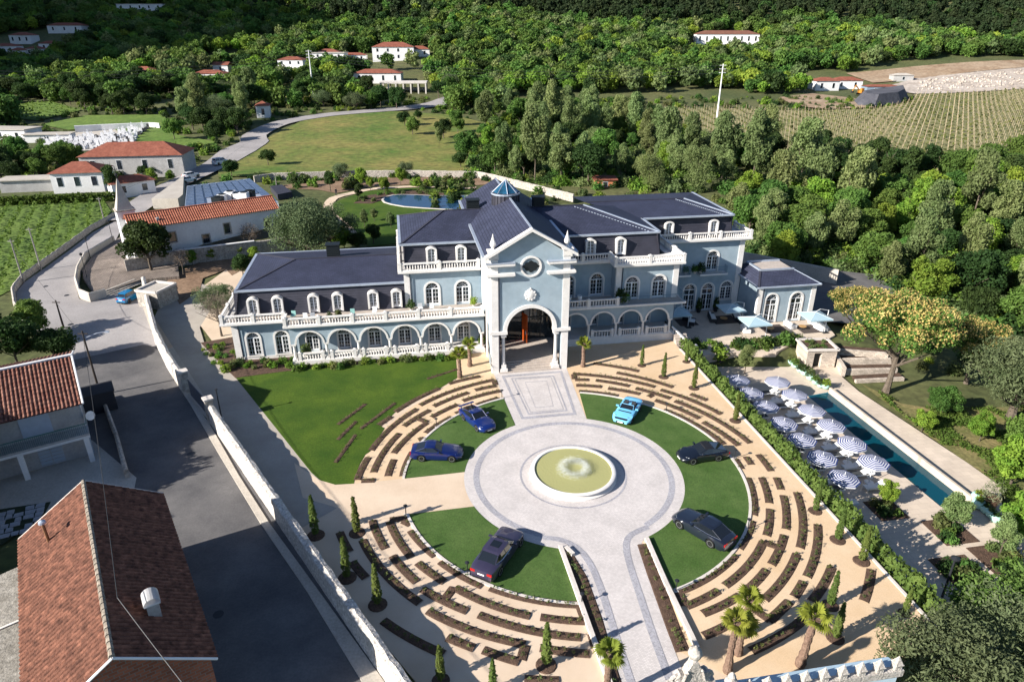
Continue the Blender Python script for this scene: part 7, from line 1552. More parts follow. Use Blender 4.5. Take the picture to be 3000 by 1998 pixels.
# low lean-to roof left of it
lt = [hp(2.2, -hs - .32, 4.6), hp(Lh + 3, -hs - .32, 4.6), hp(Lh + 3, -hs - 5, 3.9), hp(2.2, -hs - 5, 3.9)]; q = MB(); q.add(lt + [(x, y, 0) for x, y, z in lt], [(0, 3, 2, 1), (0, 1, 5, 4), (1, 2, 6, 5), (2, 3, 7, 6), (3, 0, 4, 7)]); o = q.build('outbuilding', mat('lichened_concrete', (0.17, 0.155, 0.13), 0.95, col2=(0.29, 0.27, 0.235), vscale=1.2, bump=0.6, bscale=8, fine=0.3, fscale=5)); tag(o, 'grey flat-roofed outbuilding against the left side of the tiled house', 'outbuilding')
q = MB(); a, b = Vector(hp(7.4, -hs - .4, 4.63)), Vector(hp(7.0, -hs - 5, 3.93)); q.bar(tuple(a), tuple(b), 0.14, 0.06); q.build('roof_joint', M_stone, o)
# white house with the green balcony rail
eR, eL_ = Vector((-36.9, 50.5)), Vector((-36.9, 50.5)) - Vector((0.831, 0.556)) * 13; fd_ = Vector((0.831, 0.556)); fb = Vector((-0.556, 0.831))
wh = empty('balcony_house', (eR.x, eR.y, 0), math.atan2(fd_.y, fd_.x), 'two-storey white house with tiled roof and a green balcony rail beside the road', 'house')
q = MB(); q.box(-12.8, -0.2, 1.6, 11.5, 0, 5.9); q.build('wall', M_plaster, wh)
q = MB(); tiles(q, (-13, -0.1, 5.9), (0.15, -0.1, 5.9), (-13, 6.3, 7.9), (0.15, 6.3, 7.9), 0.30, 0.5, 5); tiles(q, (0.15, 12.4, 5.9), (-13, 12.4, 5.9), (0.15, 6.3, 7.9), (-13, 6.3, 7.9), 0.30, 0.5, 6); q.build('roof_tiles', mat('red_brown_tile', (0.11, 0.034, 0.022), 0.9, col2=(0.25, 0.125, 0.09), vscale=1.6, fine=0.4, fscale=3, bump=0.4, bscale=10), wh)['kind'] = 'stuff'
q = MB(); q.add([(-13, -.1, 5.88), (.15, -.1, 5.88), (.15, 6.3, 7.88), (-13, 6.3, 7.88), (.15, 12.4, 5.88), (-13, 12.4, 5.88)], [(0, 1, 2, 3), (3, 2, 4, 5)]); q.build('roof_deck', _mats['red_brown_tile'], wh)
q = MB(); q.tube([(0.2, -0.1, 5.95), (0.2, 6.3, 8.0)], 0.09, 6); q.tube([(0.2, 6.3, 8.0), (0.2, 12.4, 5.95)], 0.09, 6); q.build('verge', M_whitewall, wh); q = MB(); q.bar((-13, 6.3, 7.95), (.2, 6.3, 7.95), .3, .14); q.build('ridge_tiles', M_whitewall, wh)
q = MB(); q.box(-12.8, 0, 0.1, 1.7, 2.75, 2.95); q.build('balcony', M_plaster, wh)
q = MB(); q.bar((-12.8, 0.15, 3.9), (0, 0.15, 3.9), 0.06, 0.06); q.bar((0, 0.15, 3.9), (0, 1.6, 3.9), 0.06, 0.06)
for k in range(90): x = -12.7 + k * 0.141; q.box(x - .012, x + .012, 0.14, 0.165, 2.95, 3.9)
q.build('balcony_rail', mat('green_paint', (0.06, 0.16, 0.14), 0.5), wh)
for x in (-0.35, -5.2, -10.0): q = MB(); q.box(x - .2, x + .2, 0.2, 0.6, 0, 2.75); q.build('post', M_whitewall, wh)
q = MB(); q.box(-12.8, 0, 0.15, 0.5, 2.5, 2.76); q.build('beam', M_whitewall, wh)
M_shut = mat('pale_blue_shutter', (0.42, 0.48, 0.56), 0.7, var=0.06, vscale=2)
for x in (-3.6, -8.6): q = MB(); q.box(x - 1.1, x + 1.1, 1.52, 1.6, 3.2, 5.4); q.build('shutter', M_shut, wh)
for x in (-3.2, -8.3): 
    q = MB(); q.box(x - .9, x + .9, 1.5, 1.6, 0.2, 2.3); s_ = q.build('garage_door', mat('light_blue_door', (0.36, 0.42, 0.48), 0.6), wh)
    q = MB(); 
    for k in range(6): q.box(x - .88, x + .88, 1.47, 1.5, 0.3 + k * .34, 0.33 + k * .34)
    q.box(x - .03, x + .03, 1.47, 1.5, 0.25, 2.25); q.build('rail', M_plaster, s_)
q = MB(); q.lathe([(0.0, 0), (0.28, 0.03), (0.42, 0.12)], n=16); o = q.build('satellite_dish', M_whitewall, wh, loc=(0.35, 1.5, 3.9)); o.rotation_euler = (R(75), 0, R(30))
q = MB(); q.tube([(-.15, 1.7, 0), (-.15, 1.7, 5.8)], .05, 6); q.build('downpipe', M_zinc, wh)
# yard things: roadside wall, shed, paving stones
wall_run('roadside_wall', [(-42.65, 61.73), (-36.96, 53.97), (-32.98, 48.11)], 0.35, 0.9, M_rubble, 'low stone wall between the white house and the road', rough=0.08)
q = MB(); q.box(-2, 2, -1.2, 1.2, 0, 2.1); q.box(-2.1, 2.1, -1.3, 1.3, 2.1, 2.2); tag(q.build('shed', mat('dark_shed_boards', (0.035, 0.035, 0.04), 0.8), None, loc=(*(-42.27, 59.63), 0), rz=R(34)), 'dark shed in the shade beside the white house', 'shed')
M_slabst = mat('blue_grey_slab', (0.36, 0.37, 0.39), 0.8, var=0.18, vscale=1.5)
sp_ = MB(); sp_.poly([(-43.78, 43.15), (-37.57, 44.83), (-37.06, 43.15), (-38.15, 39.60), (-40.52, 38.75)], None, 0.05); spo = sp_.build('stone_paving', mat('mossy_joints', (0.03, 0.04, 0.02), 0.95, var=0.3, vscale=3)); spo['kind'] = 'structure'
sa, sb = Vector((-37.79, 44.49)), Vector((-41.05, 42.90)); sdir = (sb - sa).normalized(); sn = Vector((-sdir.y, sdir.x)); sn = sn if sn.y < 0 else -sn
for j in range(6):
    s_ = 0.0
    while s_ < 9.5:
        w_ = rnd.uniform(.5, .85); c = sa + sdir * (s_ + w_ / 2) + sn * (j * 0.62)
        if rnd.random() < .88:
            q = MB(); ww, dd = w_ / 2 - .05, .26; pts = [(x + rnd.uniform(-.05, .05), y + rnd.uniform(-.04, .04)) for x, y in ((-ww, -dd), (ww, -dd), (ww, dd), (-ww, dd))]; q.poly(pts, 0.0, 0.05 + rnd.uniform(0, .02)); q.build('paving_stone', M_slabst, spo, loc=(c.x, c.y, 0.05), rz=math.atan2(sdir.y, sdir.x))
        s_ += w_
# ---- the chapel with bell tower, and the hall with solar panels
cd = Vector((0.804, 0.595)); cn = Vector((-0.595, 0.804)); c0 = Vector((-59.5, 103.2)); CO = (c0.x, c0.y, 0)
chp = empty('chapel', (c0.x, c0.y, 0), math.atan2(cd.y, cd.x), 'long white chapel with red tiled roof and a small bell tower', 'chapel')
Lc, Wc, zc, zcr = 23.6, 6.2, 6.6, 8.3
q = MB(); wall_holes(q, (0.3, 0.35), (Lc - .3, 0.35), 0, zc - .1, [(5.6, 3.6, arch_outline(1.0, 1.6, 0)), (10.6, 2.5, arch_outline(1.1, 1.5, 0)), (14.2, 3.6, arch_outline(1.0, 1.7, 0)), (21.0, 3.4, arch_outline(1.0, 1.7, 0)), (22.9, 4.2, arch_outline(0.45, 0.8, 0))], 0.3)
wall_holes(q, (Lc - .3, .35), (Lc - .3, Wc), 0, zc - .1, []); wall_holes(q, (Lc - .3, Wc), (.3, Wc), 0, zc - .1, [])
q.add([(.3, Wc, 0), (.3, .35, 0), (.3, .35, zc - .1), (.3, Wc / 2 + .1, zcr - .1), (.3, Wc, zc - .1)], [(0, 1, 2, 3, 4)]); q.add([(Lc - .3, .35, zc - .1), (Lc - .3, Wc, zc - .1), (Lc - .3, Wc / 2 + .1, zcr - .1)], [(0, 1, 2)]); q.build('wall', M_whitewall, chp)
for s_, z_, w_, h_ in ((5.6, 3.6, 1.0, 1.6), (10.6, 2.5, 1.1, 1.5), (14.2, 3.6, 1.0, 1.7), (21.0, 3.4, 1.0, 1.7), (22.9, 4.2, .45, .8)):
    q = MB()
    for a in ((-w_ / 2 - .16, -w_ / 2, 0, h_), (w_ / 2, w_ / 2 + .16, 0, h_), (-w_ / 2 - .16, w_ / 2 + .16, h_, h_ + .16), (-w_ / 2 - .16, w_ / 2 + .16, -.14, 0)): q.box(a[0], a[1], -.04, .06, a[2], a[3])
    o = q.build('window', M_rubble, chp, loc=(.3 + s_, .35, z_)); q = MB(); q.add([(-w_ / 2, .25, 0), (w_ / 2, .25, 0), (w_ / 2, .25, h_), (-w_ / 2, .25, h_)], [(0, 1, 2, 3)]); q.build('pane', M_glass, o)
q = MB(); tiles(q, (0, -.05, zc), (Lc, -.05, zc), (0, Wc / 2, zcr), (Lc, Wc / 2, zcr), .36, .6, 9); tiles(q, (Lc, Wc + .3, zc), (0, Wc + .3, zc), (Lc, Wc / 2, zcr), (0, Wc / 2, zcr), .36, .6, 10); q.build('roof_tiles', M_tile_new, chp)['kind'] = 'stuff'
q = MB(); q.add([(0, -.05, zc - .02), (Lc, -.05, zc - .02), (Lc, Wc / 2, zcr - .02), (0, Wc / 2, zcr - .02), (Lc, Wc + .3, zc - .02), (0, Wc + .3, zc - .02)], [(0, 1, 2, 3), (3, 2, 4, 5)]); q.build('roof_deck', M_tile_new, chp)
q = MB(); q.bar((0, Wc / 2, zcr), (Lc, Wc / 2, zcr), .35, .14); q.build('ridge_tiles', M_tile_new, chp)
q = MB(); q.box(-.1, .4, .1, .7, 0, 7.4); q.box(-.1, .4, Wc - .6, Wc + .1, 0, 7.2); q.build('corner_pier', M_whitewall, chp)
q = MB(); q.box(-.6, 2.0, Wc - .8, Wc + 1.6, 0, 8.4); bt_ = q.build('bell_tower', M_whitewall, chp); q = MB(); q.box(-.75, 2.15, Wc - .95, Wc + 1.75, 8.4, 8.62); q.build('tower_cornice', M_rubble, bt_); q = MB(); q.lathe([(1.7, 8.62), (1.0, 10.4), (0.3, 12.8), (0, 13.6)], (.7, Wc + .4, 0), 4, ph=R(45)); q.build('spire', M_conc, bt_); q = MB(); q.tube([(.7, Wc + .4, 13.4), (.7, Wc + .4, 15.4)], .06, 6); q.lathe([(.2, 13.9), (.25, 14.1), (0, 14.3)], (.7, Wc + .4, 0), 10); q.box(.3, 1.1, Wc + .36, Wc + .44, 14.8, 14.9); q.build('cross', M_iron, bt_)
q = MB(); q.box(4.2, 4.6, 1.0, 1.4, 7.0, 7.7); q.build('chimney', M_plaster, chp)
wall_run('chapel_wall', [(-60.5, 101.5), (-54.47, 105.85), (-49.14, 108.53), (-43.57, 111.33), (-35.0, 116.5)], 0.5, 2.4, M_rubble, 'dark stone retaining wall with white coping below the chapel', rough=0.04)
q = MB(); pts_ = [(-54.47, 105.85), (-49.14, 108.53), (-43.57, 111.33)]
for a, b in zip(pts_, pts_[1:]): q.bar((*a, 2.46), (*b, 2.46), .6, .12)
q.build('coping', M_whitewall, [o for o in COL.objects if o.name.startswith('chapel_wall')][0])
# solar hall
hl = empty('solar_hall', (-56, 133, 0), 0, 'low hall behind the chapel with a roof full of blue solar panels', 'hall'); Ho = (-56, 133, 0)
rf = [(-66.4, 139.2), (-56.3, 146.7), (-43.3, 125.1), (-58.7, 120.6)]; q = MB(Ho); q.poly(rf, 0, 5.75); q.build('wall', M_whitewall, hl); q = MB(Ho); q.poly([(p[0] * 1.0, p[1]) for p in rf], 5.75, 5.95); q.build('roof', M_zinc, hl)
M_solar = brick_mat('solar_glass', (0.045, 0.065, 0.12), (0.16, 0.2, 0.27), 0.9, 1.5, 0.04, 0.15, var=0.12, bump=0.0, offset=0.0, spec=0.7, patch=0.1, rot=R(36.6))
def bil(s, t): a = Vector(rf[0]).lerp(Vector(rf[1]), s); b = Vector(rf[3]).lerp(Vector(rf[2]), s); return tuple(a.lerp(b, t))
for k in range(9):
    s0, s1 = (k + .06) / 9, (k + .94) / 9; t1 = 0.96 if k in (0, 1, 8) else (0.66 if k > 1 else .96); z0 = 6.0
    q = MB(Ho); P = [bil(s0, .04), bil(s1, .04), bil(s1, t1), bil(s0, t1)]; q.add([(*P[0], 6.0), (*P[1], 6.18), (*P[2], 6.18), (*P[3], 6.0), (*P[0], 5.95), (*P[1], 5.95), (*P[2], 5.95), (*P[3], 5.95)], [(3, 2, 1, 0), (4, 5, 1, 0), (5, 6, 2, 1), (6, 7, 3, 2), (7, 4, 0, 3)]); q.build('solar_panel', M_solar, hl)
for k, (s_, t_) in enumerate(((.42, .84), (.52, .80), (.60, .82), (.66, .88), (.36, .92), (.74, .82))):
    c = bil(s_, t_); q = MB(Ho); q.box(c[0] - .8, c[0] + .8, c[1] - .9, c[1] + .9, 5.95, 7.2 + (k % 2) * .3); u_ = q.build('cooling_unit', M_whitewall if k < 4 else M_vent, hl); q = MB(Ho); q.lathe([(.55, 7.2 + (k % 2) * .3), (.6, 7.34 + (k % 2) * .3), (0, 7.36 + (k % 2) * .3)], (c[0], c[1], 0), 14); q.build('fan_cowl', M_vent, u_)
q = MB(); q.poly([(-76.92, 144.26), (-81.23, 169.78), (-71.97, 148.24), (-71.32, 144.26)], 0, 2.2); tag(q.build('ramp_block', M_conc), 'grey concrete ramp beside the solar hall', 'ramp')
q = MB(); q.poly([(-57.27, 161.46), (-55.01, 163.07), (-50.31, 155.33), (-52.72, 152.42)], 0, 1.3); tag(q.build('annex', M_mans), 'dark flat-roofed annex at the right end of the solar hall', 'annex')
# outer road wall, forecourt wall and steps
wall_run('road_wall', [(-81.58, 137.79), (-80.84, 127.97), (-78.48, 116.43), (-76.47, 105.85), (-75.27, 99.13), (-73.02, 93.41), (-68.72, 87.42), (-63.66, 81.80)], 0.4, 0.9, M_rubble, 'low grey stone wall round the outside of the road bend', rough=0.05)
wall_run('forecourt_wall', [(-71.70, 118.68), (-71.41, 113.40), (-71.12, 108.92), (-68.29, 101.87), (-65.29, 96.20), (-61.95, 91.34), (-59.52, 89.62), (-58.36, 91.45)], 0.4, 1.3, M_conc, 'curved pale wall round the cobbled chapel forecourt', rough=0.03, seed=4)
q = MB(); sa = Vector((-58.30, 91.34)); sb = Vector((-56.19, 97.16)) ; d_ = (sb - sa).normalized(); n_2 = Vector((-d_.y, d_.x))
for k in range(4): a, b = sa + n_2 * k * .4, sb + n_2 * k * .4; q.bar((*a, 0), (*b, 0), .42, .14 * (k + 1))
tag(q.build('chapel_steps', M_rubble), 'four long stone steps up to the chapel forecourt', 'steps')
# ---- generic houses
M_tile_far = mat('dull_red_tile', (0.19, 0.058, 0.036), 0.9, col2=(0.27, 0.095, 0.06), vscale=0.6, fine=0.2, fscale=2)
def house(name, c, w_, d_, rz, h, rh, label, roof=None, wallm=None, z=None, hip=True, wins=3, storeys=1, cat='house', flat=False, over=0.45):
    z = far_h(*c) - 0.3 if z is None else z; wallm = wallm or M_whitewall; roof = roof or M_tile_far
    e = empty(name, (c[0], c[1], z), rz, label, cat); q = MB(); q.box(-w_ / 2, w_ / 2, -d_ / 2, d_ / 2, -1.5, h); q.build('wall', wallm, e); o_ = over; W2, D2 = w_ / 2 + o_, d_ / 2 + o_
    q = MB()
    if flat: q.box(-W2, W2, -D2, D2, h, h + .25)
    elif hip: k = min(W2, D2); r0 = W2 - k; P = [(-W2, -D2, h), (W2, -D2, h), (W2, D2, h), (-W2, D2, h), (-r0, 0, h + rh), (r0, 0, h + rh)]; q.add(P, [(0, 1, 5, 4), (1, 2, 5), (2, 3, 4, 5), (3, 0, 4), (3, 2, 1, 0)])
    else: P = [(-W2, -D2, h), (W2, -D2, h), (W2, D2, h), (-W2, D2, h), (-W2, 0, h + rh), (W2, 0, h + rh)]; q.add(P, [(0, 1, 5, 4), (2, 3, 4, 5), (1, 2, 5), (3, 0, 4)])
    q.build('roof', roof, e)
    for s in range(storeys):
        for k in range(wins):
            x = -w_ / 2 + w_ * (k + .5) / wins; zz = h * (s + .28) / storeys; ww = min(1.1, w_ / wins * .5); hh_ = h / storeys * .5
            q = MB(); q.box(x - ww / 2 - .08, x + ww / 2 + .08, -d_ / 2 - .04, -d_ / 2, zz - .08, zz + hh_ + .08); f = q.build('window', M_frame, e); q = MB(); q.box(x - ww / 2, x + ww / 2, -d_ / 2 - .06, -d_ / 2 - .04, zz, zz + hh_); q.build('pane', M_glass, f)
    return e
h1 = house('villa', (-99.0, 184.0), 25, 11, R(8), 4.6, 2.8, 'large villa with a broad red hipped roof and open ground floor', wins=4, wallm=M_plaster, z=0.8)
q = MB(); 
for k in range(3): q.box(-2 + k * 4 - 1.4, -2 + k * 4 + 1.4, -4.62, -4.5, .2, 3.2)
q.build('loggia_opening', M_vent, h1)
house('villa', (-103.0, 164.5), 11, 8, R(12), 4.2, 2.0, 'white house with a red pyramid roof in front of the large villa', wins=3, z=0.3, storeys=1)
house('villa', (-88.5, 158.5), 9, 5, R(40), 3.0, 1.3, 'low red-roofed extension with white door beside the cypress tree', wins=2, z=0.2)
house('shed', (-115.13, 163.88), 12, 5, R(12), 2.6, 0.3, 'long low shed with pale flat roof behind the clipped hedge', flat=True, wins=0, roof=M_conc, wallm=M_plaster, z=0, cat='shed')
q = MB(); q.bar((*(-113.76, 146.22), 0), (*(-89.33, 152.42), 0), 2.0, 1.6); 
rg = np.random.default_rng(31); a_, b_ = np.array([*(-115.49, 146.89), 0.0]), np.array([*(-89.66, 152.42), 0.0]); n = 4200; t = rg.uniform(0, 1, (n, 1)); P = a_ + (b_ - a_) * t + np.stack([rg.normal(0, .5, n), rg.normal(0, .55, n), rg.uniform(0, 1.7, n)], 1)
o = inst('clipped_hedge', cloud_mesh('clipped_hedge', leaves(P, rg.normal(0, 1, (n, 3)) + np.array([0, 0, .6]), .45, rg, .8, .7), [leaf_mat('leaf_clipped', (.06, .10, .015), (.10, .15, .025), .1)])); tag(o, 'clipped hedge along the far edge of the left field', 'hedge')
# cemetery
M_tomb = mat('white_marble', (0.66, 0.66, 0.67), 0.5, var=0.15, vscale=2); M_tombd = mat('dark_granite', (0.06, 0.06, 0.065), 0.3)
_q = MB(); _q.box(-.5, .5, -1, 1, 0, .5); _q.box(-.5, .5, .85, 1.0, .5, 1.5); _q.box(-.06, .06, .9, .97, 1.5, 2.1); _q.box(-.25, .25, .9, .97, 1.8, 1.92); TOMB = [_q.mesh('tomb', M_tomb), None]
_q = MB(); _q.box(-.5, .5, -1, 1, 0, .6); _q.box(-.4, .4, .85, 1.0, .6, 1.2); TOMB[1] = _q.mesh('tomb', M_tombd)
cem = [(-151.6, 226.5), (-153.0, 246.4), (-131.2, 255.8), (-126.7, 254.2), (-122.5, 223.7), (-125.1, 218.2), (-139.7, 215.7)]
drape('cemetery_ground', cem, M_conc, 0.3, 5, hf=far_h)
ca, cb = Vector(cem[0]), Vector(cem[3]); k_ = 0
for i in range(34):
    for j in range(6):
        p = Vector(cem[0]).lerp(Vector(cem[2]), (i + .5) / 34).lerp(Vector(cem[6]).lerp(Vector(cem[4]), (i + .5) / 34), (j + .5) / 6) + Vector((rnd.uniform(-.5, .5), rnd.uniform(-.5, .5)))
        if not inside(p, cem) or rnd.random() < .2: continue
        tw2 = 0 if rnd.random() < .78 else 1
        o = inst('tomb', TOMB[tw2], None, (p.x, p.y, far_h(p.x, p.y) + .25), R(8) + rnd.choice((0, math.pi)), (1, 1, rnd.uniform(.8, 1.5))); tag(o, ('small white marble tomb with a cross in the walled cemetery', 'small dark granite tomb in the walled cemetery')[tw2], 'tomb', ('white', 'dark')[tw2] + ' tombs in the cemetery'); k_ += 1
wall_run('cemetery_wall', [(-152.8, 246.5), (-145.5, 250.3), (-131.2, 255.8), (-126.5, 253.7)], .4, 1.2 + far_h(*(-142.5, 251.4)) + 1.0, M_whitewall, 'white wall along the far side of the cemetery')
for i, ((x, y), lb) in enumerate((((-64.48, 92.10), 'in the middle of the road bend'), ((-69.89, 95.88), 'on the outer side of the road bend'), ((-57.59, 81.42), 'opposite the blue hatchback'), ((-29.11, 51.72), 'on the shaded road below the gate'), ((-19.33, 33.13), 'on the shaded road beside the tiled house'))):
    q = MB(); q.lathe([(.34, 0), (.34, .012), (.28, .012), (.28, .006), (0, .006)], n=20); tag(q.build('manhole_cover', M_iron, None, loc=(x, y, .034 if i > 2 else .022)), 'round iron manhole cover ' + lb, 'manhole cover')
# ---- poles, street lamps and wires
M_pole = mat('concrete_pole', (0.25, 0.235, 0.215), 0.9, var=0.15, vscale=2); M_wood = mat('tarred_pole', (0.05, 0.04, 0.034), 0.9)
poles = {}
def pole(key, p, h, label, arm=None, m=None, z=0.0, cat='utility pole', r=.13):
    e = empty('utility_pole', (p[0], p[1], z), 0, label, cat); q = MB(); q.tube([(0, 0, -.2), (0, 0, h)], [r, r * .6], 8); q.build('shaft', m or M_pole, e)
    q = MB(); q.box(-.5, .5, -.04, .04, h - .35, h - .25); q.build('crossarm', m or M_pole, e)
    if arm: q = MB(); q.tube([(0, 0, h - .8), (arm[0] * .6, arm[1] * .6, h - .4), (*arm, h - .35)], .04, 6); q.build('lamp_arm', M_zinc, e); q = MB(); q.box(arm[0] - .12, arm[0] + .3, arm[1] - .1, arm[1] + .1, h - .42, h - .3); q.build('lamp_head', M_zinc, e)
    poles[key] = (p[0], p[1], z + h - .25)
pole('a', (-74.19, 97.48), 6.80, 'utility pole inside the bend of the road, nearer of the two in the field'); pole('b', (-75.43, 103.64), 6.89, 'utility pole at the road bend, farther of the two in the field')
pole('c', (-57.87, 80.38), 3.81, 'dark pole beside the road opposite the blue hatchback', m=M_wood); pole('d', (-43.38, 62.66), 7.36, 'tall dark pole by the shed with a lamp arm over the road', arm=(2.0, .6), m=M_wood)
pole('e', (-81.87, 133.96), 4.82, 'pole at the hedge left of the chapel'); pole('f', (-88.03, 188.97), 3.89, 'pole on the road wall above the solar hall'); pole('g', (-56.59, 163.88), 3.97, 'thin pole on the wall right of the solar hall'); pole('h', (-88.47, 228.07), 3.43, 'pole by the meadow where the road widens')
for p, h, lb in (((-70.73, 109.32), 2.76, 'slim street lamp on the forecourt wall, middle'), ((-71.49, 118.04), 3.37, 'slim street lamp at the chapel corner'), ((-65.24, 98.80), 3.37, 'slim street lamp on the forecourt wall, nearest')):
    e = empty('street_lamp', (*p, .5), 0, lb, 'street lamp'); q = MB(); q.tube([(0, 0, -.5), (0, 0, h)], [.06, .04], 8); q.build('post', M_iron, e); q = MB(); q.lathe([(.05, h), (.2, h + .1), (.22, h + .35), (0, h + .5)], n=8); q.build('lantern', M_iron, e)
def wire(a, b, sag, label, r=.018):
    q = MB(); q.tube([(a[0] + (b[0] - a[0]) * t / 10, a[1] + (b[1] - a[1]) * t / 10, a[2] + (b[2] - a[2]) * t / 10 - sag * 4 * (t / 10) * (1 - t / 10)) for t in range(11)], r, 4); tag(q.build('overhead_wire', M_iron), label, 'wire')
wire(poles['c'], poles['d'], .4, 'overhead wire between the two dark roadside poles'); wire(poles['a'], poles['b'], .3, 'overhead wire between the two field poles'); wire(poles['b'], poles['e'], .6, 'overhead wire from the bend to the chapel hedge'); wire(poles['d'], (-20.5, 26.5, 8.2), .5, 'overhead wire passing above the big tiled roof', .022)
wire((-20.5, 26.5, 8.2), (-6, 14, 7.0), .3, 'overhead wire running on below the tiled roof', .022); wire(poles['a'], poles['c'], .5, 'overhead wire crossing the road bend'); wire(poles['e'], poles['f'], .8, 'overhead wire following the road past the chapel'); wire(poles['f'], poles['h'], .8, 'overhead wire along the road below the meadow')
# neighbours off the left of the picture whose shade falls on road and yard
house('neighbour_house', (-43.0, 28.0), 10, 12, R(-56), 7.0, 2.2, 'tall plain neighbouring house off the left edge', wins=3, z=0, storeys=2, roof=M_tile)
house('neighbour_house', (-33.0, 12.5), 12, 9, R(-56), 7.5, 2.2, 'second plain neighbouring house below the left corner', wins=3, z=0, storeys=2, roof=M_tile)


# ================================================================ TREES NEAR THE ESTATE
# single trees with a look of their own
tree('olive_tree', 'olive', *(-33.53, 107.26), 1.25, 'big grey-green olive tree behind the left wing of the hotel', var=0)
tree('olive_tree', 'olive', *(-31.42, 114.93), 0.95, 'second grey-green olive tree, right behind the big one', var=1)
tree('evergreen_tree', 'dark', *(-56.95, 102.07), 1.05, 'dense dark evergreen tree between chapel forecourt and hut', var=0)
tree('evergreen_tree', 'bright', *(-29.10, 113.92), 0.5, 'yellow-green bush at the foot of the olive trees'); tree('evergreen_tree', 'dark', *(-26.60, 113.32), 0.42, 'dark rounded bush at the edge of the pond lawn')
tree('cypress_tree', 'conifer', *(-91.21, 155.33), 0.85, 'dark narrow tree left of the bell tower')
tree('chestnut_tree', 'chestnut', *(42.80, 68.29), 1.02, 'chestnut tree full of yellow blossom above the stone terraces', z=-2.75, var=0)
tree('chestnut_tree', 'chestnut', *(53.24, 70.36), .68, 'second blossoming chestnut, right behind the first', z=-2.75, var=1)
tree('chestnut_tree', 'chestnut', *(45.34, 82.96), 0.62, 'small blossoming chestnut beside the patio corner', z=-2.75, var=1)
tree('olive_tree', 'olive', *(53.06, 62.28), 1.2, 'grey twiggy tree at the right edge of the picture', z=-2.8, var=1)
tree('olive_tree', 'olive', *(25.15, 27.49), .92, 'large olive tree filling the lower right corner, left one', z=-2.6, var=0); tree('olive_tree', 'olive', *(30.82, 28.17), 1.0, 'large olive tree filling the lower right corner, right one', z=-2.6, var=1)
for (x, y), s_, k, lb in (((46.40, 63.34), .42, 'broad', 'small dark tree on the grass right of the pool'), ((42.31, 59.90), .30, 'bright', 'lime green bush on the grass right of the pool'), ((47.10, 57.98), .34, 'bright', 'lime green bush farther right on the grass beside the pool'), ((45.30, 50.64), .6, 'bright', 'light green tree at the right edge beyond the pool end'), ((41.14, 43.37), .55, 'bright', 'light green tree at the right edge beside the mint pots'), ((49.57, 55.56), .5, 'broad', 'green tree at the right edge above the pool end')):
    tree('garden_tree', k, x, y, s_, lb, z=-2.75)
# hedge at the bottom right
rg = np.random.default_rng(41); a_, b_ = np.array([*(31.09, 35.90), -2.6]), np.array([*(40.02, 38.17), -2.6]); n = 3600; t = rg.uniform(0, 1, (n, 1)); P = a_ + (b_ - a_) * t + np.stack([rg.normal(0, .35, n), rg.normal(0, .5, n), rg.uniform(0, 2.3, n)], 1)
o = inst('conifer_hedge', cloud_mesh('conifer_hedge', leaves(P, rg.normal(0, 1, (n, 3)) + np.array([0, 0, .5]), .28, rg, .8, .4), [L_hedge])); tag(o, 'feathery green hedge along the lower right edge of the deck', 'hedge')
# grass and ground cover right of the pool
gp_ = [(40.83, 70.36), (43.13, 65.55), (46.82, 64.06), (62.43, 65.55), (48.29, 46.80), (43.35, 47.72), (44.10, 51.68), (42.31, 59.90)]
M_rough = mat('rough_grass', (0.075, 0.10, 0.022), 0.95, col2=(0.24, 0.19, 0.085), vscale=0.22, bump=0.8, bscale=3, fine=0.3, fscale=3)
q = MB(); q.poly(gp_, None, -2.66); q.build('rough_grass', M_rough)['kind'] = 'structure'
rg = np.random.default_rng(42); P = []
while len(P) < 9000:
    x, y = rg.uniform(28, 62), rg.uniform(38, 72)
    if inside((x, y), gp_) and math.sin(x * .9) * math.cos(y * .7 + x * .2) > -.1: P.append((x, y, -2.66 + rg.uniform(0, .35)))
o = inst('ground_cover', cloud_mesh('ground_cover', leaves(np.array(P), rg.normal(0, .6, (len(P), 3)) + np.array([0, 0, 1.0]), .24, rg, .5, .5), [leaf_mat('leaf_cover', (.07, .13, .02), (.13, .19, .035), .1)])); tag(o, 'low leafy ground cover on the grass right of the pool', 'ground cover', kind='stuff')
# young trees on and round the pond lawn
pk = [((-24.89, 118.36), .40, 'dark', 'slim young tree in the middle of the pond lawn'), ((-28.54, 128.89), .30, 'silver', 'thin staked sapling on the pond lawn, left'), ((-23.39, 128.60), .30, 'silver', 'thin staked sapling on the pond lawn, right'), ((-27.63, 134.02), .26, 'silver', 'thin staked sapling on the pond lawn, farthest'), ((-34.31, 151.83), .45, 'conifer', 'dark young conifer at the left end of the pond bed'), ((-17.62, 159.59), .36, 'conifer', 'brown-green dwarf palm-like tree behind the pond'), ((-29.99, 159.59), .40, 'bright', 'young tree behind the pond bed'), ((-43.07, 161.32), .65, 'conifer', 'dark tree beside the path left of the pond'), ((-9.61, 162.19), .3, 'silver', 'sapling by the path right of the pond'), ((-22.46, 163.08), .3, 'bright', 'sapling by the path behind the pond'), ((-27.63, 169.53), .4, 'bright', 'young tree in the planting behind the path'), ((-36.77, 166.71), .45, 'bright', 'young tree in the planting left of the path'), ((-33.93, 163.08), .3, 'bright', 'sapling at the bend of the path')]
for p, s_, k, lb in pk: tree('young_tree', k, *p, s_, lb, z=0.0)
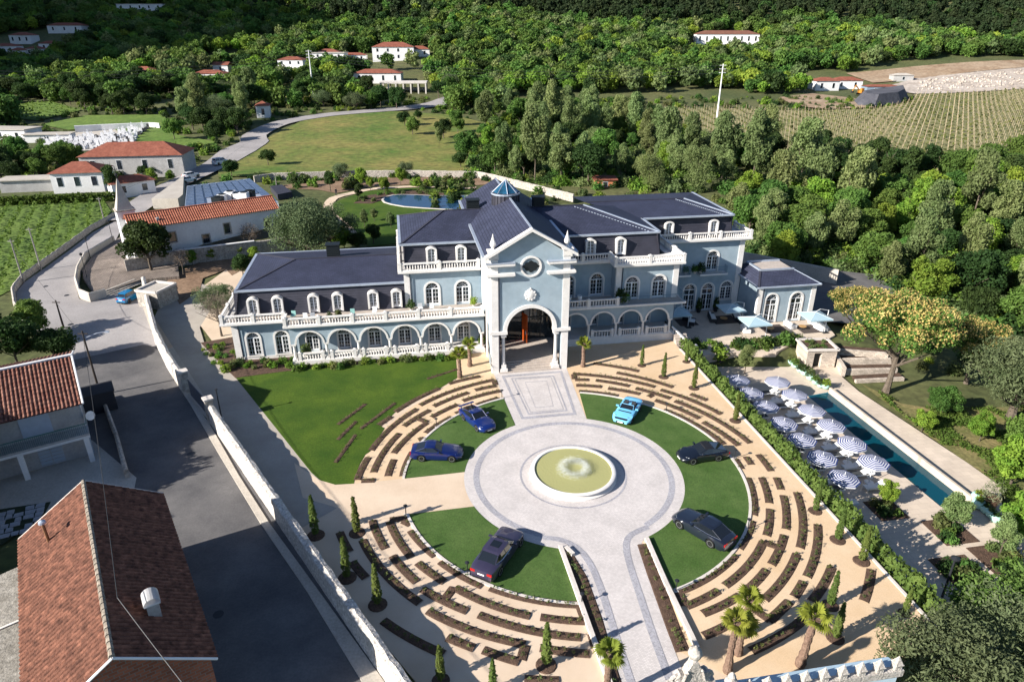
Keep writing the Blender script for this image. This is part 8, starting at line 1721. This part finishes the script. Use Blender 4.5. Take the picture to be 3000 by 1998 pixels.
for k in range(34):
    pl_b = bedp; p = Vector(bedp[rnd.randrange(len(bedp))]).lerp(Vector(bedp[rnd.randrange(len(bedp))]), rnd.random())
    if not inside(p, bedp): continue
    o = inst('pond_shrub', SHRUB[rnd.choice((0, 0, 1))], None, (p.x, p.y, .1), rnd.uniform(0, 6), rnd.uniform(.5, 1.0)); tag(o, 'low bronze shrub in the curved bed beside the pond', 'shrub', 'shrubs in the pond bed')
# bare and leafy small trees left of the hotel
def bare_tree(p, s_, label, seed):
    e = empty('bare_tree', (*p, 0), seed, label, 'tree'); e.scale = (s_,) * 3; inst('trunk', trunk_mesh('bare_trunk', seed, 3.2, .11, 2.4, 9), e)
    rg = np.random.default_rng(seed); n = 900; d = rg.normal(0, 1, (n, 3)); d /= np.linalg.norm(d, axis=1)[:, None]; P = d * rg.uniform(.35, 1, n)[:, None] * np.array([1.7, 1.7, 1.6]) + np.array([0, 0, 3.6]); inst('twigs', cloud_mesh('twigs', leaves(P, np.cross(d, rg.normal(0, 1, (n, 3))), .45, rg, .2, .06), [L_bare]), e)
bare_tree((-36.44, 77.75), 1.15, 'bare winter tree at the left corner of the hotel', 301); bare_tree((-44.89, 112.98), 1.0, 'bare pinkish tree against the white chapel wall', 302); bare_tree((-51.32, 100.82), .85, 'bare tree in the bare soil below the chapel wall', 303)
tree('olive_tree', 'olive', *(-39.27, 83.86), .58, 'thin grey olive tree beside the drive left of the hotel', var=1, z=0)
for (x, y), k, s_, lb in (((-46.24, 110.52), 'bright', .3, 'sapling in the bed below the chapel wall, right'), ((-52.10, 105.85), 'bright', .26, 'sapling in the bed below the chapel wall, left'), ((-49.95, 108.14), 'bright', .24, 'sapling in the bed below the chapel wall, middle'), ((-42.02, 100.82), 'dark', .42, 'dark bush behind the hipped end of the left wing'), ((-42.45, 107.37), 'bright', .3, 'bright bush behind the hipped end of the left wing')): tree('young_tree', k, x, y, s_, lb, z=0)
for (x, y), k, s_, lb in (((-55.27, 67.93), 'dark', .72, 'dark leafy tree behind the white house, left'), ((-51.82, 69.20), 'dark', .6, 'dark leafy tree behind the white house, right'), ((-62.86, 73.27), 'dark', .7, 'dark leafy tree at the left edge above the white house'), ((-59.58, 77.75), 'broad', .55, 'scrubby tree beside the road bend')): tree('garden_tree', k, x, y, s_, lb, z=0)
# unseen trees added off the left edge to shade the lower road
for i, (x, y, s_) in enumerate(((-52, 38, 1.3), (-47, 33, 1.2), (-40, 18, 1.3), (-30, 8, 1.2), (-60, 36, 1.2), (-46, 41.5, 1.2), (-49, 46, 1.25))): tree('added_shade_tree', 'dark', x, y, s_, 'unseen dark tree added beyond the left edge to shade the road', 'trees added to shade the road', z=0)
# ---- woods: every tree that shows on its own is a tree of its own
taken = []
VIEW_HOUSES = [((139.7, 485.8), 22), ((-70.1, 437.4), 13), ((-55.6, 444.0), 8), ((-105.3, 426.7), 10), ((-110.2, 444.0), 8), ((-119.7, 401.0), 9), ((-68.3, 372.3), 13), ((-94.5, 437.4), 9), ((-152.2, 369.4), 9), ((-195.1, 386.6), 7), ((-301.3, 507.8), 13), ((-316.8, 482.9), 9), ((-288.0, 463.3), 8), ((-312.8, 458.5), 9), ((-292.0, 453.7), 7), ((-279.3, 570.8), 18), ((154.2, 358.2), 8), ((167.7, 364.8), 9), ((178.1, 348.6), 10), ((-51.6, 346.2), 13), ((-155.8, 393.3), 6), ((-97.4, 279.5), 5), ((-170.4, 238.3), 10), ((-153.9, 233.9), 8), ((-154.0, 317.1), 10)]
def blocks(x, y, reach=34):
    """gardens and yards in front of the far houses are open ground"""
    for (cx, cy), hw in VIEW_HOUSES:
        d = math.hypot(cx, cy); f = (cx * x + cy * y) / d; s_ = abs(cx * y - cy * x) / d
        if -reach < f - d < 8 and s_ < hw + 1: return True
    return False
hotel_fp = [xy(-36, 18), xy(45, 18), xy(62, 46), xy(45, 60), xy(-36, 46)]
def wood(poly, n, kinds, label, group, smin, smax, dmin, seed, name='woodland_tree', avoid=()):
    r_ = random.Random(seed); xs = [p[0] for p in poly]; ys = [p[1] for p in poly]; got = 0; tries = 0
    while got < n and tries < n * 60:
        tries += 1; x, y = r_.uniform(min(xs), max(xs)), r_.uniform(min(ys), max(ys))
        if not inside((x, y), poly) or inside((x, y), hotel_fp) or any(inside((x, y), a) for a in avoid): continue
        if any((x - a) ** 2 + (y - b) ** 2 < dmin * dmin for a, b in taken) or blocks(x, y): continue
        taken.append((x, y)); k = r_.choice(kinds); s_ = r_.uniform(smin, smax)
        word = {'broad': 'mid green rounded', 'bright': 'bright yellow-green', 'dark': 'dark evergreen', 'silver': 'tall silvery', 'willow': 'pale willow-like', 'conifer': 'narrow dark', 'olive': 'grey-green'}[k]
        tree(name, k, x, y, s_, word + ' tree ' + label, word + ' trees ' + group, z=far_h(x, y) - .1, sz=r_.uniform(1.1, 1.5) if k == 'silver' else None); got += 1
mid_wood = [(-11.2, 188.2), (-11.2, 229.2), (-8.2, 283.4), (0.0, 312.5), (28.0, 291.7), (43.1, 254.4), (55.3, 226.3), (67.9, 212.9), (77.4, 195.7), (84.5, 178.5), (75.8, 168.2), (51.9, 158.7), (32.6, 162.3), (12.6, 168.0), (0.0, 174.5)]
wood(mid_wood, 112, ('silver', 'silver', 'broad', 'willow', 'bright', 'dark', 'silver', 'broad'), 'in the wood behind the hotel', 'in the wood behind the hotel', .55, 1.25, 4.4, 1)
slope_r = [(45.4, 136.7), (53.7, 151.8), (77.3, 153.1), (95.9, 151.7), (125.0, 154.9), (104.0, 126.2), (81.8, 121.6), (60.9, 117.1), (45.8, 109.3)]
wood(slope_r, 52, ('broad', 'silver', 'bright', 'broad', 'bright'), 'on the slope right of the hotel', 'on the slope right of the hotel', .7, 1.1, 5.2, 2)
court_r = [(52.8, 109.4), (72.1, 115.3), (105.4, 123.7), (75.0, 80.5), (64.8, 85.2), (61.0, 93.3), (54.4, 96.2)]
wood(court_r, 26, ('broad', 'bright', 'silver', 'dark'), 'right of the service court', 'right of the service court', .55, .95, 4.6, 3)
wood([(74.5, 201.2), (84.0, 188.1), (93.4, 178.6), (102.7, 168.1), (90.8, 158.3), (77.3, 171.9)], 22, ('conifer', 'dark', 'conifer'), 'in the dark belt below the vineyard', 'in the dark belt below the vineyard', .9, 1.2, 4.0, 4)
wood([(106.7, 172.1), (153.9, 188.0), (134.3, 162.1), (98.4, 154.9)], 16, ('broad', 'dark', 'broad'), 'in the grove below the vineyard', 'in the grove below the vineyard', .9, 1.25, 5.5, 5)
wood([(-111.4, 229.4), (-130.1, 275.9), (-133.2, 325.8), (-108.9, 308.3), (-94.2, 275.8), (-93.9, 241.4), (-97.3, 226.5)], 26, ('dark', 'broad', 'silver', 'olive'), 'in the clump left of the road bend', 'left of the road bend', .8, 1.15, 5.0, 6)
wood([(-232.1, 299.6), (-244.4, 344.0), (-208.8, 353.4), (-155.0, 348.6), (-129.8, 316.9), (-132.7, 275.7), (-157.3, 279.8), (-176.0, 291.5), (-206.9, 317.0)], 44, ('dark', 'broad', 'broad', 'dark'), 'in the shady wood above the terraced field', 'above the terraced field', .85, 1.2, 6.0, 7)
wood([(-131.9, 162.1), (-171.2, 218.4), (-157.5, 223.6), (-136.1, 213.3), (-122.4, 198.2), (-113.7, 168.2), (-118.6, 164.1)], 22, ('dark', 'broad', 'broad'), 'among the houses below the cemetery', 'below the cemetery', .55, .85, 5.0, 8)
wood([(-96.7, 317.1), (-102.7, 362.8), (-65.1, 343.9), (-28.4, 353.4), (-25.7, 317.0), (-48.7, 299.6), (-73.6, 295.5)], 26, ('dark', 'broad', 'dark', 'olive'), 'beside the far road above the meadow', 'above the meadow', .75, 1.1, 5.5, 9, avoid=([(-66.7, 334.9), (-39.8, 335.2), (-43.8, 372.4), (-73.6, 372.3)],))
wood([(-46.4, 275.6), (-26.9, 279.7), (-6.7, 229.4), (-9.3, 188.3), (-20.1, 193.0)], 10, ('broad', 'dark', 'silver'), 'on the right side of the meadow', 'on the right of the meadow', .4, .95, 7.0, 10)
for (x, y), s_, lb in (((-68.7, 194.7), .55, 'round dark bush at the left edge of the meadow'), ((-73.0, 178.7), .5, 'dark bush beside the road below the meadow'), ((-44.0, 176.6), .5, 'olive bush on the wall before the meadow, left'), ((-27.9, 180.9), .5, 'olive bush on the wall before the meadow, right')): tree('meadow_bush', 'dark' if 'dark' in lb else 'olive', x, y, s_, lb)
wood([(-93.85, 169.78), (-100.12, 186.88), (-91.61, 188.97), (-86.54, 175.15), (-87.68, 163.07)], 9, ('broad', 'bright', 'dark'), 'in the garden of the large red-roofed villa', 'in the villa garden', .3, .5, 2.8, 12)
wall_run('boundary_wall', [(-64.9, 172.2), (-61.3, 175.6), (-44.5, 178.5), (-26.8, 179.5), (-8.9, 177.8), (-4.3, 173.4), (3.3, 164.0), (13.8, 151.4)], .4, 1.6, M_rubble, 'grey stone boundary wall between the pond garden and the meadow', rough=.05)


# ================================================================ THE HILLSIDE
far_list = [far_kind(501, L_mid), far_kind(502, L_mid, rx=5.0), far_kind(503, L_bright, rx=4.6), far_kind(504, L_dark), far_kind(505, L_mid, rx=3.8, rz=5.4), far_kind(506, L_silver, rx=3.6, rz=5.4)]
pine_list = [far_kind(520 + i, L_pine, rx=2.3, rz=6.5, z0=0.0, n=320, size=1.05, nl=14, lr=(.4, .62)) for i in range(3)]
def forest(name, pts, kinds, label, seed, smin, smax):
    """one wood scattered over given points with geometry nodes"""
    col = bpy.data.collections.new(name + '_kinds')
    for i, me in enumerate(kinds): col.objects.link(bpy.data.objects.new('kind_%02d' % i, me))
    me = bpy.data.meshes.new(name); me.from_pydata(pts, [], []); o = inst(name, me)
    at = me.attributes.new('size', 'FLOAT', 'POINT'); r_ = random.Random(seed); at.data.foreach_set('value', [r_.uniform(smin, smax) for _ in pts])
    ng = bpy.data.node_groups.new(name + '_scatter', 'GeometryNodeTree'); ng.interface.new_socket('Geometry', in_out='INPUT', socket_type='NodeSocketGeometry'); ng.interface.new_socket('Geometry', in_out='OUTPUT', socket_type='NodeSocketGeometry')
    N, Lk = ng.nodes, ng.links; gi, go = N.new('NodeGroupInput'), N.new('NodeGroupOutput'); iop = N.new('GeometryNodeInstanceOnPoints'); ci = N.new('GeometryNodeCollectionInfo'); ci.inputs['Collection'].default_value = col; ci.inputs['Separate Children'].default_value = True; ci.inputs['Reset Children'].default_value = True
    rv = N.new('FunctionNodeRandomValue'); rv.data_type = 'FLOAT_VECTOR'; rv.inputs['Min'].default_value = (-.06, -.06, 0); rv.inputs['Max'].default_value = (.06, .06, 6.28)
    na = N.new('GeometryNodeInputNamedAttribute'); na.data_type = 'FLOAT'; na.inputs['Name'].default_value = 'size'
    ri = N.new('FunctionNodeRandomValue'); ri.data_type = 'INT'; ri.inputs['Min'].default_value = 0; ri.inputs['Max'].default_value = len(kinds) - 1; ri.inputs['Seed'].default_value = seed
    Lk.new(gi.outputs[0], iop.inputs['Points']); Lk.new(ci.outputs[0], iop.inputs['Instance']); iop.inputs['Pick Instance'].default_value = True
    Lk.new(rv.outputs['Value'], iop.inputs['Rotation']); Lk.new(na.outputs['Attribute'], iop.inputs['Scale'])
    Lk.new([s for s in ri.outputs if s.enabled][0], iop.inputs['Instance Index']); Lk.new(iop.outputs[0], go.inputs[0])
    md = o.modifiers.new('scatter', 'NODES'); md.node_group = ng
    return tag(o, label, 'wood', kind='stuff')
clear = [meadow_poly, vine_poly, green_slope, terrace_field, far_plot, cem,
         [(133.1, 419.9), (145.4, 372.1), (163.7, 353.4), (177.1, 339.6), (280.4, 348.7), (350.2, 444.0), (230.9, 431.6), (191.7, 410.4)], [(60.4, 316.8), (98.2, 317.1), (114.7, 299.8), (105.9, 344.1), (75.2, 353.6)],
         [(-124.3, 389.7), (-119.9, 429.6), (-105.0, 453.5), (-53.5, 463.4), (-49.0, 439.3), (-63.3, 424.8), (-96.4, 395.9)], [(-79.5, 366.5), (-41.6, 351.6), (-43.9, 389.5), (-60.7, 405.5), (-85.3, 395.9)],
         [(117.2, 479.9), (161.3, 479.6), (167.4, 499.7), (123.3, 507.7)], [(-182.2, 415.3), (-157.2, 410.4), (-146.8, 439.1), (-171.3, 463.3), (-191.6, 439.0)], [(-173.4, 463.1), (-150.3, 480.0), (-160.5, 507.7), (-184.4, 495.8)],
         [(-321.3, 443.9), (-277.9, 443.7), (-287.9, 497.7), (-318.6, 520.2), (-356.3, 497.6)]]
r_ = random.Random(99); leafy, pines, shady = [], [], []
def near_road(x, y, d=9):
    return any((x - p[0]) ** 2 + (y - p[1]) ** 2 < d * d for p in road_dense)
road_dense = []
for a, b in zip(road_line, road_line[1:]):
    for k in range(8): road_dense.append((a[0] + (b[0] - a[0]) * k / 8, a[1] + (b[1] - a[1]) * k / 8))
boxes = [(min(p[0] for p in c), max(p[0] for p in c), min(p[1] for p in c), max(p[1] for p in c), c) for c in clear]
y = 215.0
while y < 980:
    step = 6.8 if y < 520 else 7.6
    x = -0.80 * y - 60
    while x < 0.80 * y + 60:
        px, py = x + r_.uniform(-.45, .45) * step, y + r_.uniform(-.45, .45) * step
        x += step
        if r_.random() < .06: continue
        if any(c[0] <= px <= c[1] and c[2] <= py <= c[3] and inside((px, py), c[4]) for c in boxes): continue
        if py < 470 and near_road(px, py): continue
        # open valley floor near the estate is built tree by tree
        if py < 300 + (40 if px > 0 else 0) and px > -190: continue
        if blocks(px, py): continue
        if any((px - a) ** 2 + (py - b) ** 2 < 20 for a, b in taken[-400:]) and py < 380: continue
        hill = py + .25 * px + 25 * math.sin(px * .02)
        z = far_h(px, py)
        if hill > 560 or (px < -60 and py + .5 * px > 480 and r_.random() < .6): pines.append((px, py, z))
        else: leafy.append((px, py, z))
    y += step * .92
forest('hillside_wood', leafy, far_list, 'broadleaf wood covering the hillside behind the village', 5, .75, 1.35)
forest('pine_wood', pines, pine_list + [far_list[3]], 'dark pine wood on the upper hillside', 6, .85, 1.35)
# scrub on the open valley floor
rg = np.random.default_rng(61); P = []
scrub_clear = [meadow_poly, vine_poly, left_field, green_slope, cem, hotel_fp, terrace_field]
while len(P) < 2600:
    x, yy = rg.uniform(-190, 210), rg.uniform(60, 330)
    if abs(x) > .78 * yy + 20 or any(inside((x, yy), c) for c in scrub_clear) or near_road(x, yy, 7): continue
    u, v = uv((x, yy))
    if (u < 46 and v < 62 and u > -75) or (x < -20 and yy < 165): continue
    P.append((x, yy, far_h(x, yy)))
forest('valley_scrub', P, [SHRUB[0], SHRUB[1], SHRUB[2], SHRUB[3]], 'low scrub and brambles on the valley floor', 8, .7, 2.3)
P = []; r_ = random.Random(62); zones = [(mid_wood, 420), (slope_r, 520), (court_r, 240)]
for pl_b, n in zones:
    xs = [p[0] for p in pl_b]; ys = [p[1] for p in pl_b]; k = 0
    while k < n:
        x, yy = r_.uniform(min(xs), max(xs)), r_.uniform(min(ys), max(ys))
        if inside((x, yy), pl_b) and not inside((x, yy), hotel_fp): P.append((x, yy, far_h(x, yy) - .1)); k += 1
forest('undergrowth', P, THICKET, 'leafy undergrowth between the trees behind and right of the hotel', 9, .6, 1.6)
# vineyard: stakes and vines in rows
def vines(name, poly, ang_, row, step, label, stake_h, vine_n, seed, cols, lf=.8):
    r_ = random.Random(seed); rg = np.random.default_rng(seed); ca_, sa_ = math.cos(ang_), math.sin(ang_); xs = [p[0] for p in poly]; ys = [p[1] for p in poly]; cx, cy = sum(xs) / len(xs), sum(ys) / len(ys); Rm = max(math.hypot(p[0] - cx, p[1] - cy) for p in poly)
    mb = MB(); P = []; i = -Rm
    while i < Rm:
        j = -Rm
        while j < Rm:
            x, y_ = cx + i * ca_ - j * sa_, cy + i * sa_ + j * ca_; j += step
            if not inside((x, y_), poly): continue
            z = far_h(x, y_) + .3
            if stake_h: w_ = .07; mb.add([(x - w_, y_, z), (x + w_, y_, z), (x + w_, y_, z + stake_h), (x - w_, y_, z + stake_h), (x, y_ - w_, z), (x, y_ + w_, z), (x, y_ + w_, z + stake_h), (x, y_ - w_, z + stake_h)], [(0, 1, 2, 3), (4, 5, 6, 7)])
            for k in range(vine_n): P.append((x + r_.uniform(-.25, .25) - sa_ * r_.uniform(0, step), y_ + r_.uniform(-.25, .25) + ca_ * r_.uniform(0, step), z + r_.uniform(.1, .9)))
        i += row
    e = None
    if stake_h:
        e = mb.build(name + '_stakes', mat('pale_stake', (0.50, 0.41, 0.29), .9)); tag(e, 'pale stakes standing in ' + label, 'stakes', kind='stuff')
    P = np.array(P); o = inst(name + '_vines', cloud_mesh(name, leaves(P, rg.normal(0, .5, (len(P), 3)) + np.array([0, 0, 1.]), lf, rg, .5, .7), [cols])); tag(o, 'rows of young vines in ' + label, 'vines', kind='stuff')
vines('vineyard', vine_poly, R(4), 4.2, 3.0, 'the large vineyard on the right', 2.0, 4, 71, leaf_mat('leaf_vine', (.10, .115, .028), (.16, .17, .05), .1))
vines('left_vineyard', left_field, R(28), 2.6, 1.3, 'the field left of the road', 0, 9, 72, leaf_mat('leaf_vine_lush', (.085, .15, .022), (.15, .22, .04), .1), .42)
vines('terrace_vineyard', terrace_field, R(60), 3.2, 1.6, 'the small terraced field', 0, 2, 73, _mats['leaf_vine_lush'])
# ---- far houses
fh = [((139.7, 485.8), 40, 12, R(-3), 5.5, 2.2, 'long white manor with a brown roof high on the wooded hill', dict(wins=9, hip=True, roof=mat('brown_roof', (.17, .075, .05), .9, var=.2, vscale=.5))), ((-70.1, 437.4), 24, 13, R(5), 7, 2.6, 'white two-storey house with red roof on the hillside, right of the pale villa', dict(wins=4, storeys=2)), ((-55.6, 444.0), 12, 8, R(5), 4, 1.8, 'small red-roofed house at the right end of the hillside row', dict(wins=2)), ((-105.3, 426.7), 18, 11, R(0), 6, 1.0, 'modern pale villa with flat roofs on the hillside', dict(wins=3, storeys=2, flat=True, roof=M_conc)), ((-110.2, 444.0), 13, 8, R(0), 4, 1.6, 'beige house behind the modern pale villa', dict(wins=2, wallm=M_stone)), ((-119.7, 401.0), 14, 9, R(-5), 6, 1.6, 'white and blue house with red chimney among the trees', dict(wins=3, storeys=2)), ((-68.3, 372.3), 24, 11, R(2), 4.6, 1.8, 'long house with an orange roof beside the far road', dict(wins=4, hip=True)), ((-94.5, 437.4), 16, 7, R(3), 3.2, 1.2, 'low row of red roofs between the two white houses', dict(wins=3)), ((-152.2, 369.4), 16, 8, R(-4), 3.4, 1.6, 'red-roofed house between trees left of the pylon', dict(wins=3)), ((-195.1, 386.6), 12, 7, R(-6), 3.2, 1.6, 'small red roof among dark trees, far left', dict(wins=2)), ((-301.3, 507.8), 24, 9, R(-4), 4, 1.8, 'wide red roof high in the shaded upper left', dict(wins=3)), ((-316.8, 482.9), 14, 9, R(-4), 4.5, 1.8, 'white house in the shaded village at upper left', dict(wins=3)), ((-288.0, 463.3), 12, 8, R(8), 4, 1.6, 'second white house in the shaded village at upper left', dict(wins=2)), ((-312.8, 458.5), 14, 9, R(8), 4, 1.6, 'white house at the left edge of the shaded village', dict(wins=2)), ((-292.0, 453.7), 10, 7, R(-8), 3.5, 1.5, 'small house with orange roof in the shaded village', dict(wins=2)), ((-300.5, 450.5), 9, 7, R(10), 3.5, 1.5, 'small pale house low in the shaded village', dict(wins=2)), ((-279.3, 570.8), 34, 8, R(2), 4, .6, 'pale long building in dark woods at the top left', dict(wins=5, flat=True, roof=M_conc)), ((154.2, 358.2), 12, 8, R(5), 4.5, 1.6, 'white and blue house with orange roof beside the quarry, left one', dict(wins=2)), ((167.7, 364.8), 14, 8, R(0), 4, 1.6, 'white house with red roof beside the quarry, right one', dict(wins=2)), ((178.1, 348.6), 16, 7, R(-3), 3.4, .8, 'grey-blue shed with a red roof strip below the quarry', dict(wins=2, wallm=mat('blue_grey_sheet', (.20, .26, .33), .6))), ((205.6, 383.9), 10, 6, R(-5), 3, 1, 'small grey hut at the edge of the quarry', dict(wins=1, roof=M_conc, wallm=M_plaster)), ((-97.4, 279.5), 5, 7, R(15), 4.5, 1.6, 'tiny house with orange roof beside the road in the trees', dict(wins=1)), ((-170.4, 238.3), 18, 8, R(-5), 3.6, .6, 'white flat building at the left edge near the cemetery', dict(wins=3, flat=True, roof=M_conc)), ((-153.9, 233.9), 14, 5, R(8), 2.6, .4, 'low pale shed beside the cemetery', dict(wins=1, flat=True, roof=M_conc)), ((-155.8, 393.3), 8, 6, R(0), 4, 1.5, 'white gabled house glimpsed among the trees, upper left', dict(wins=1, hip=False)), ((22.7, 168.0), 5, 4, R(0), 2.2, .3, 'orange block hut among the trees behind the hotel', dict(wins=1, flat=True, wallm=mat('orange_block', (.45, .17, .08), .9, var=.15, vscale=1)))]
for c, w_, d_, rz, h, rh, lb, kw in fh: house('far_house', c, w_, d_, rz, h, rh, lb, **kw)
# open concrete frame building by the road
pv_ = empty('concrete_pavilion', (*(-51.6, 346.2), far_h(*(-51.6, 346.2)) - .2), R(3), 'open concrete pavilion frame beside the far road', 'pavilion'); q = MB(); q.box(-11, 11, -5, 5, 4.2, 4.9); q.build('roof', M_stone, pv_)
for k in range(7):
    for sy in (-4.6, 4.6): q = MB(); x = -10.5 + 3.5 * k; q.box(x - .3, x + .3, sy - .3, sy + .3, -1, 4.2); q.build('column', M_stone, pv_)
q = MB(); q.box(-10.8, 10.8, 3.6, 3.9, -1, 2.0); q.build('back_wall', M_conc, pv_)
# quarry rubble heap and boulders
rg = np.random.default_rng(81); q = MB()
hp_poly = [(150.9, 316.9), (166.4, 330.5), (185.3, 336.9), (179.6, 324.1), (169.8, 312.3), (152.8, 301.5), (146.7, 304.0)]
c_ = Vector((sum(p[0] for p in hp_poly) / 7, sum(p[1] for p in hp_poly) / 7))
vs = [(p[0], p[1], far_h(*p) + .4) for p in hp_poly] + [(c_.x + (p[0] - c_.x) * .7, c_.y + (p[1] - c_.y) * .7, far_h(*p) + 5.0 + rg.uniform(-.6, .6)) for p in hp_poly]; q.add(vs, [(i, (i + 1) % 7, 7 + (i + 1) % 7, 7 + i) for i in range(7)] + [tuple(range(7, 14))] + [(i, (i + 1) % 7, 7 + (i + 1) % 7, 7 + i)[::-1] for i in range(7)])
tag(q.build('spoil_heap', mat('dark_spoil', (.05, .052, .065), .95, col2=(.11, .11, .125), vscale=.3, bump=1, bscale=1.5)), 'dark flat-topped spoil heap at the edge of the vineyard', 'heap')
b = MB(); 
for i in range(420):
    t, s_ = rg.uniform(), rg.uniform(); p = Vector((197.8, 351.7)).lerp(Vector((272.3, 360.7)), t).lerp(Vector((214.2, 379.8)).lerp(Vector((296.9, 396.1)), t), s_); z = far_h(p.x, p.y) + .3; r0 = rg.uniform(.3, 1.2); V_ = [(p.x + r0 * rg.uniform(.6, 1.1) * dx, p.y + r0 * rg.uniform(.6, 1.1) * dy, z + r0 * rg.uniform(.7, 1.2) * dz) for dx, dy, dz in ((1, 0, .3), (0, 1, .3), (-1, 0, .3), (0, -1, .3), (0, 0, 1), (0, 0, -.2))]
    b.add(V_, [(0, 1, 4), (1, 2, 4), (2, 3, 4), (3, 0, 4), (1, 0, 5), (2, 1, 5), (3, 2, 5), (0, 3, 5)])
tag(b.build('quarry_boulders', M_quarry), 'pale quarry boulders spread along the upper edge of the vineyard', 'boulders', kind='stuff')
# pylons and their lines
def pylon(p, h, label):
    z = far_h(*p); e = empty('power_pylon', (p[0], p[1], z), R(10), label, 'pylon'); q = MB(); q.tube([(0, 0, -1), (0, 0, h)], [.4, .18], 8); q.build('mast', M_wmetal, e)
    for k in range(3): q = MB(); q.box(-1.3, 1.3, -.1, .1, h - .6 - 1.3 * k, h - .4 - 1.3 * k); q.build('crossarm', M_wmetal, e)
    return (p[0], p[1], z + h - 1.0)
py_a = pylon((80.0, 277.2), 20.0, 'tall white power pylon standing in front of the vineyard'); py_b = pylon((-91.6, 332.1), 19.0, 'grey power pylon beside the far road at upper left'); py_c = pylon((-249.0, 316.8), 16, 'power pylon beyond the left edge')
for dz in (.5, -.8, -2.1):
    for a, b, lb in ((py_b, py_a, 'power line between the two pylons'), (py_c, py_b, 'power line running to the left edge')):
        wire((a[0], a[1], a[2] + dz), (b[0], b[1], b[2] + dz), 5.0, lb + (', upper strand' if dz > 0 else ', middle strand' if dz > -1 else ', lower strand'), .05)
# excavator at the quarry and a person on the pond path
ex = empty('excavator', (*(164.3, 338.8), far_h(*(164.3, 338.8)) + .5), R(200), 'small orange excavator below the quarry', 'excavator'); Mo = mat('machine_orange', (.5, .2, .03), .5)
q = MB(); q.box(-1.8, 1.8, -1.4, -.8, 0, .8); q.box(-1.8, 1.8, .8, 1.4, 0, .8); q.build('track', M_iron, ex); q = MB(); q.box(-1.6, 1.2, -1.2, 1.2, .8, 1.9); q.box(-.2, 1.2, .1, 1.2, 1.9, 2.9); q.build('cab', Mo, ex); q = MB(); q.bar((1.0, -.4, 1.6), (3.6, -.4, 4.0), .4, .4); q.bar((3.6, -.4, 4.0), (5.2, -.4, 1.6), .35, .35); q.build('boom', Mo, ex); q = MB(); q.box(4.8, 5.6, -.9, .1, .9, 1.7); q.build('bucket', M_iron, ex)
# the person on the pond path: one continuous body grown over a walking skeleton
pe_ = (-40.66, 156.90); pers = empty('person', (pe_[0], pe_[1], .03), R(-60), 'person in dark clothes walking on the pale path left of the pond', 'person')
sk = [((0, 0, .95), .13), ((0, 0, 1.25), .15), ((0, 0, 1.42), .12), ((0, 0, 1.52), .06), ((.02, 0, 1.64), .10), ((.01, 0, 1.74), .08), ((.02, .2, 1.4), .07), ((-.06, .27, 1.13), .05), ((.06, .27, .9), .04), ((.02, -.2, 1.4), .07), ((.1, -.26, 1.14), .05), ((.24, -.25, .95), .04), ((.04, .1, .85), .1), ((.18, .1, .48), .075), ((.2, .1, .08), .05), ((.32, .1, .04), .04), ((-.04, -.1, .85), .1), ((-.1, -.1, .48), .075), ((-.28, -.1, .1), .05), ((-.18, -.1, .04), .04)]
me = bpy.data.meshes.new('body'); me.from_pydata([s[0] for s in sk], [(0, 1), (1, 2), (2, 3), (3, 4), (4, 5), (2, 6), (6, 7), (7, 8), (2, 9), (9, 10), (10, 11), (0, 12), (12, 13), (13, 14), (14, 15), (0, 16), (16, 17), (17, 18), (18, 19)], []); me.materials.append(mat('dark_clothes', (.03, .03, .04), .9))
bo = inst('body', me, pers); sm = bo.modifiers.new('skin', 'SKIN')
for i, (p, r) in enumerate(sk): me.skin_vertices[0].data[i].radius = (r, r)
me.skin_vertices[0].data[0].use_root = True; bo.modifiers.new('smooth', 'SUBSURF').levels = 1
q = MB(); q.lathe([(.04, 1.72), (.105, 1.74), (.1, 1.8), (.05, 1.85), (0, 1.86)], (.01, 0, -.03), 10); q.build('hair', mat('dark_hair', (.02, .015, .012), .8), pers)
q = MB(); q.lathe([(.03, 1.53), (.085, 1.58), (.095, 1.66), (.09, 1.72), (0, 1.74)], (.035, 0, 0), 10); q.build('face', mat('skin', (.45, .28, .2), .6), pers)

# things alike but for their place: say which one, counted across the picture
def seen_x(o):
    p = o.location; f = p.y * math.cos(R(24.64)) - (p.z - 35) * math.sin(R(24.64)); return p.x / f
by_label = {}
for o in COL.objects:
    if o.parent is None and o.get('category') and o.get('label'): by_label.setdefault(o['label'], []).append(o)
for lb, os_ in by_label.items():
    if 2 <= len(os_) <= 60 and len(lb.split()) <= 12:
        for i, o in enumerate(sorted(os_, key=seen_x)):
            n = i + 1; sf = 'th' if 10 < n % 100 < 14 else {1: 'st', 2: 'nd', 3: 'rd'}.get(n % 10, 'th'); o['label'] = '%s, %d%s from the left' % (lb, n, sf)
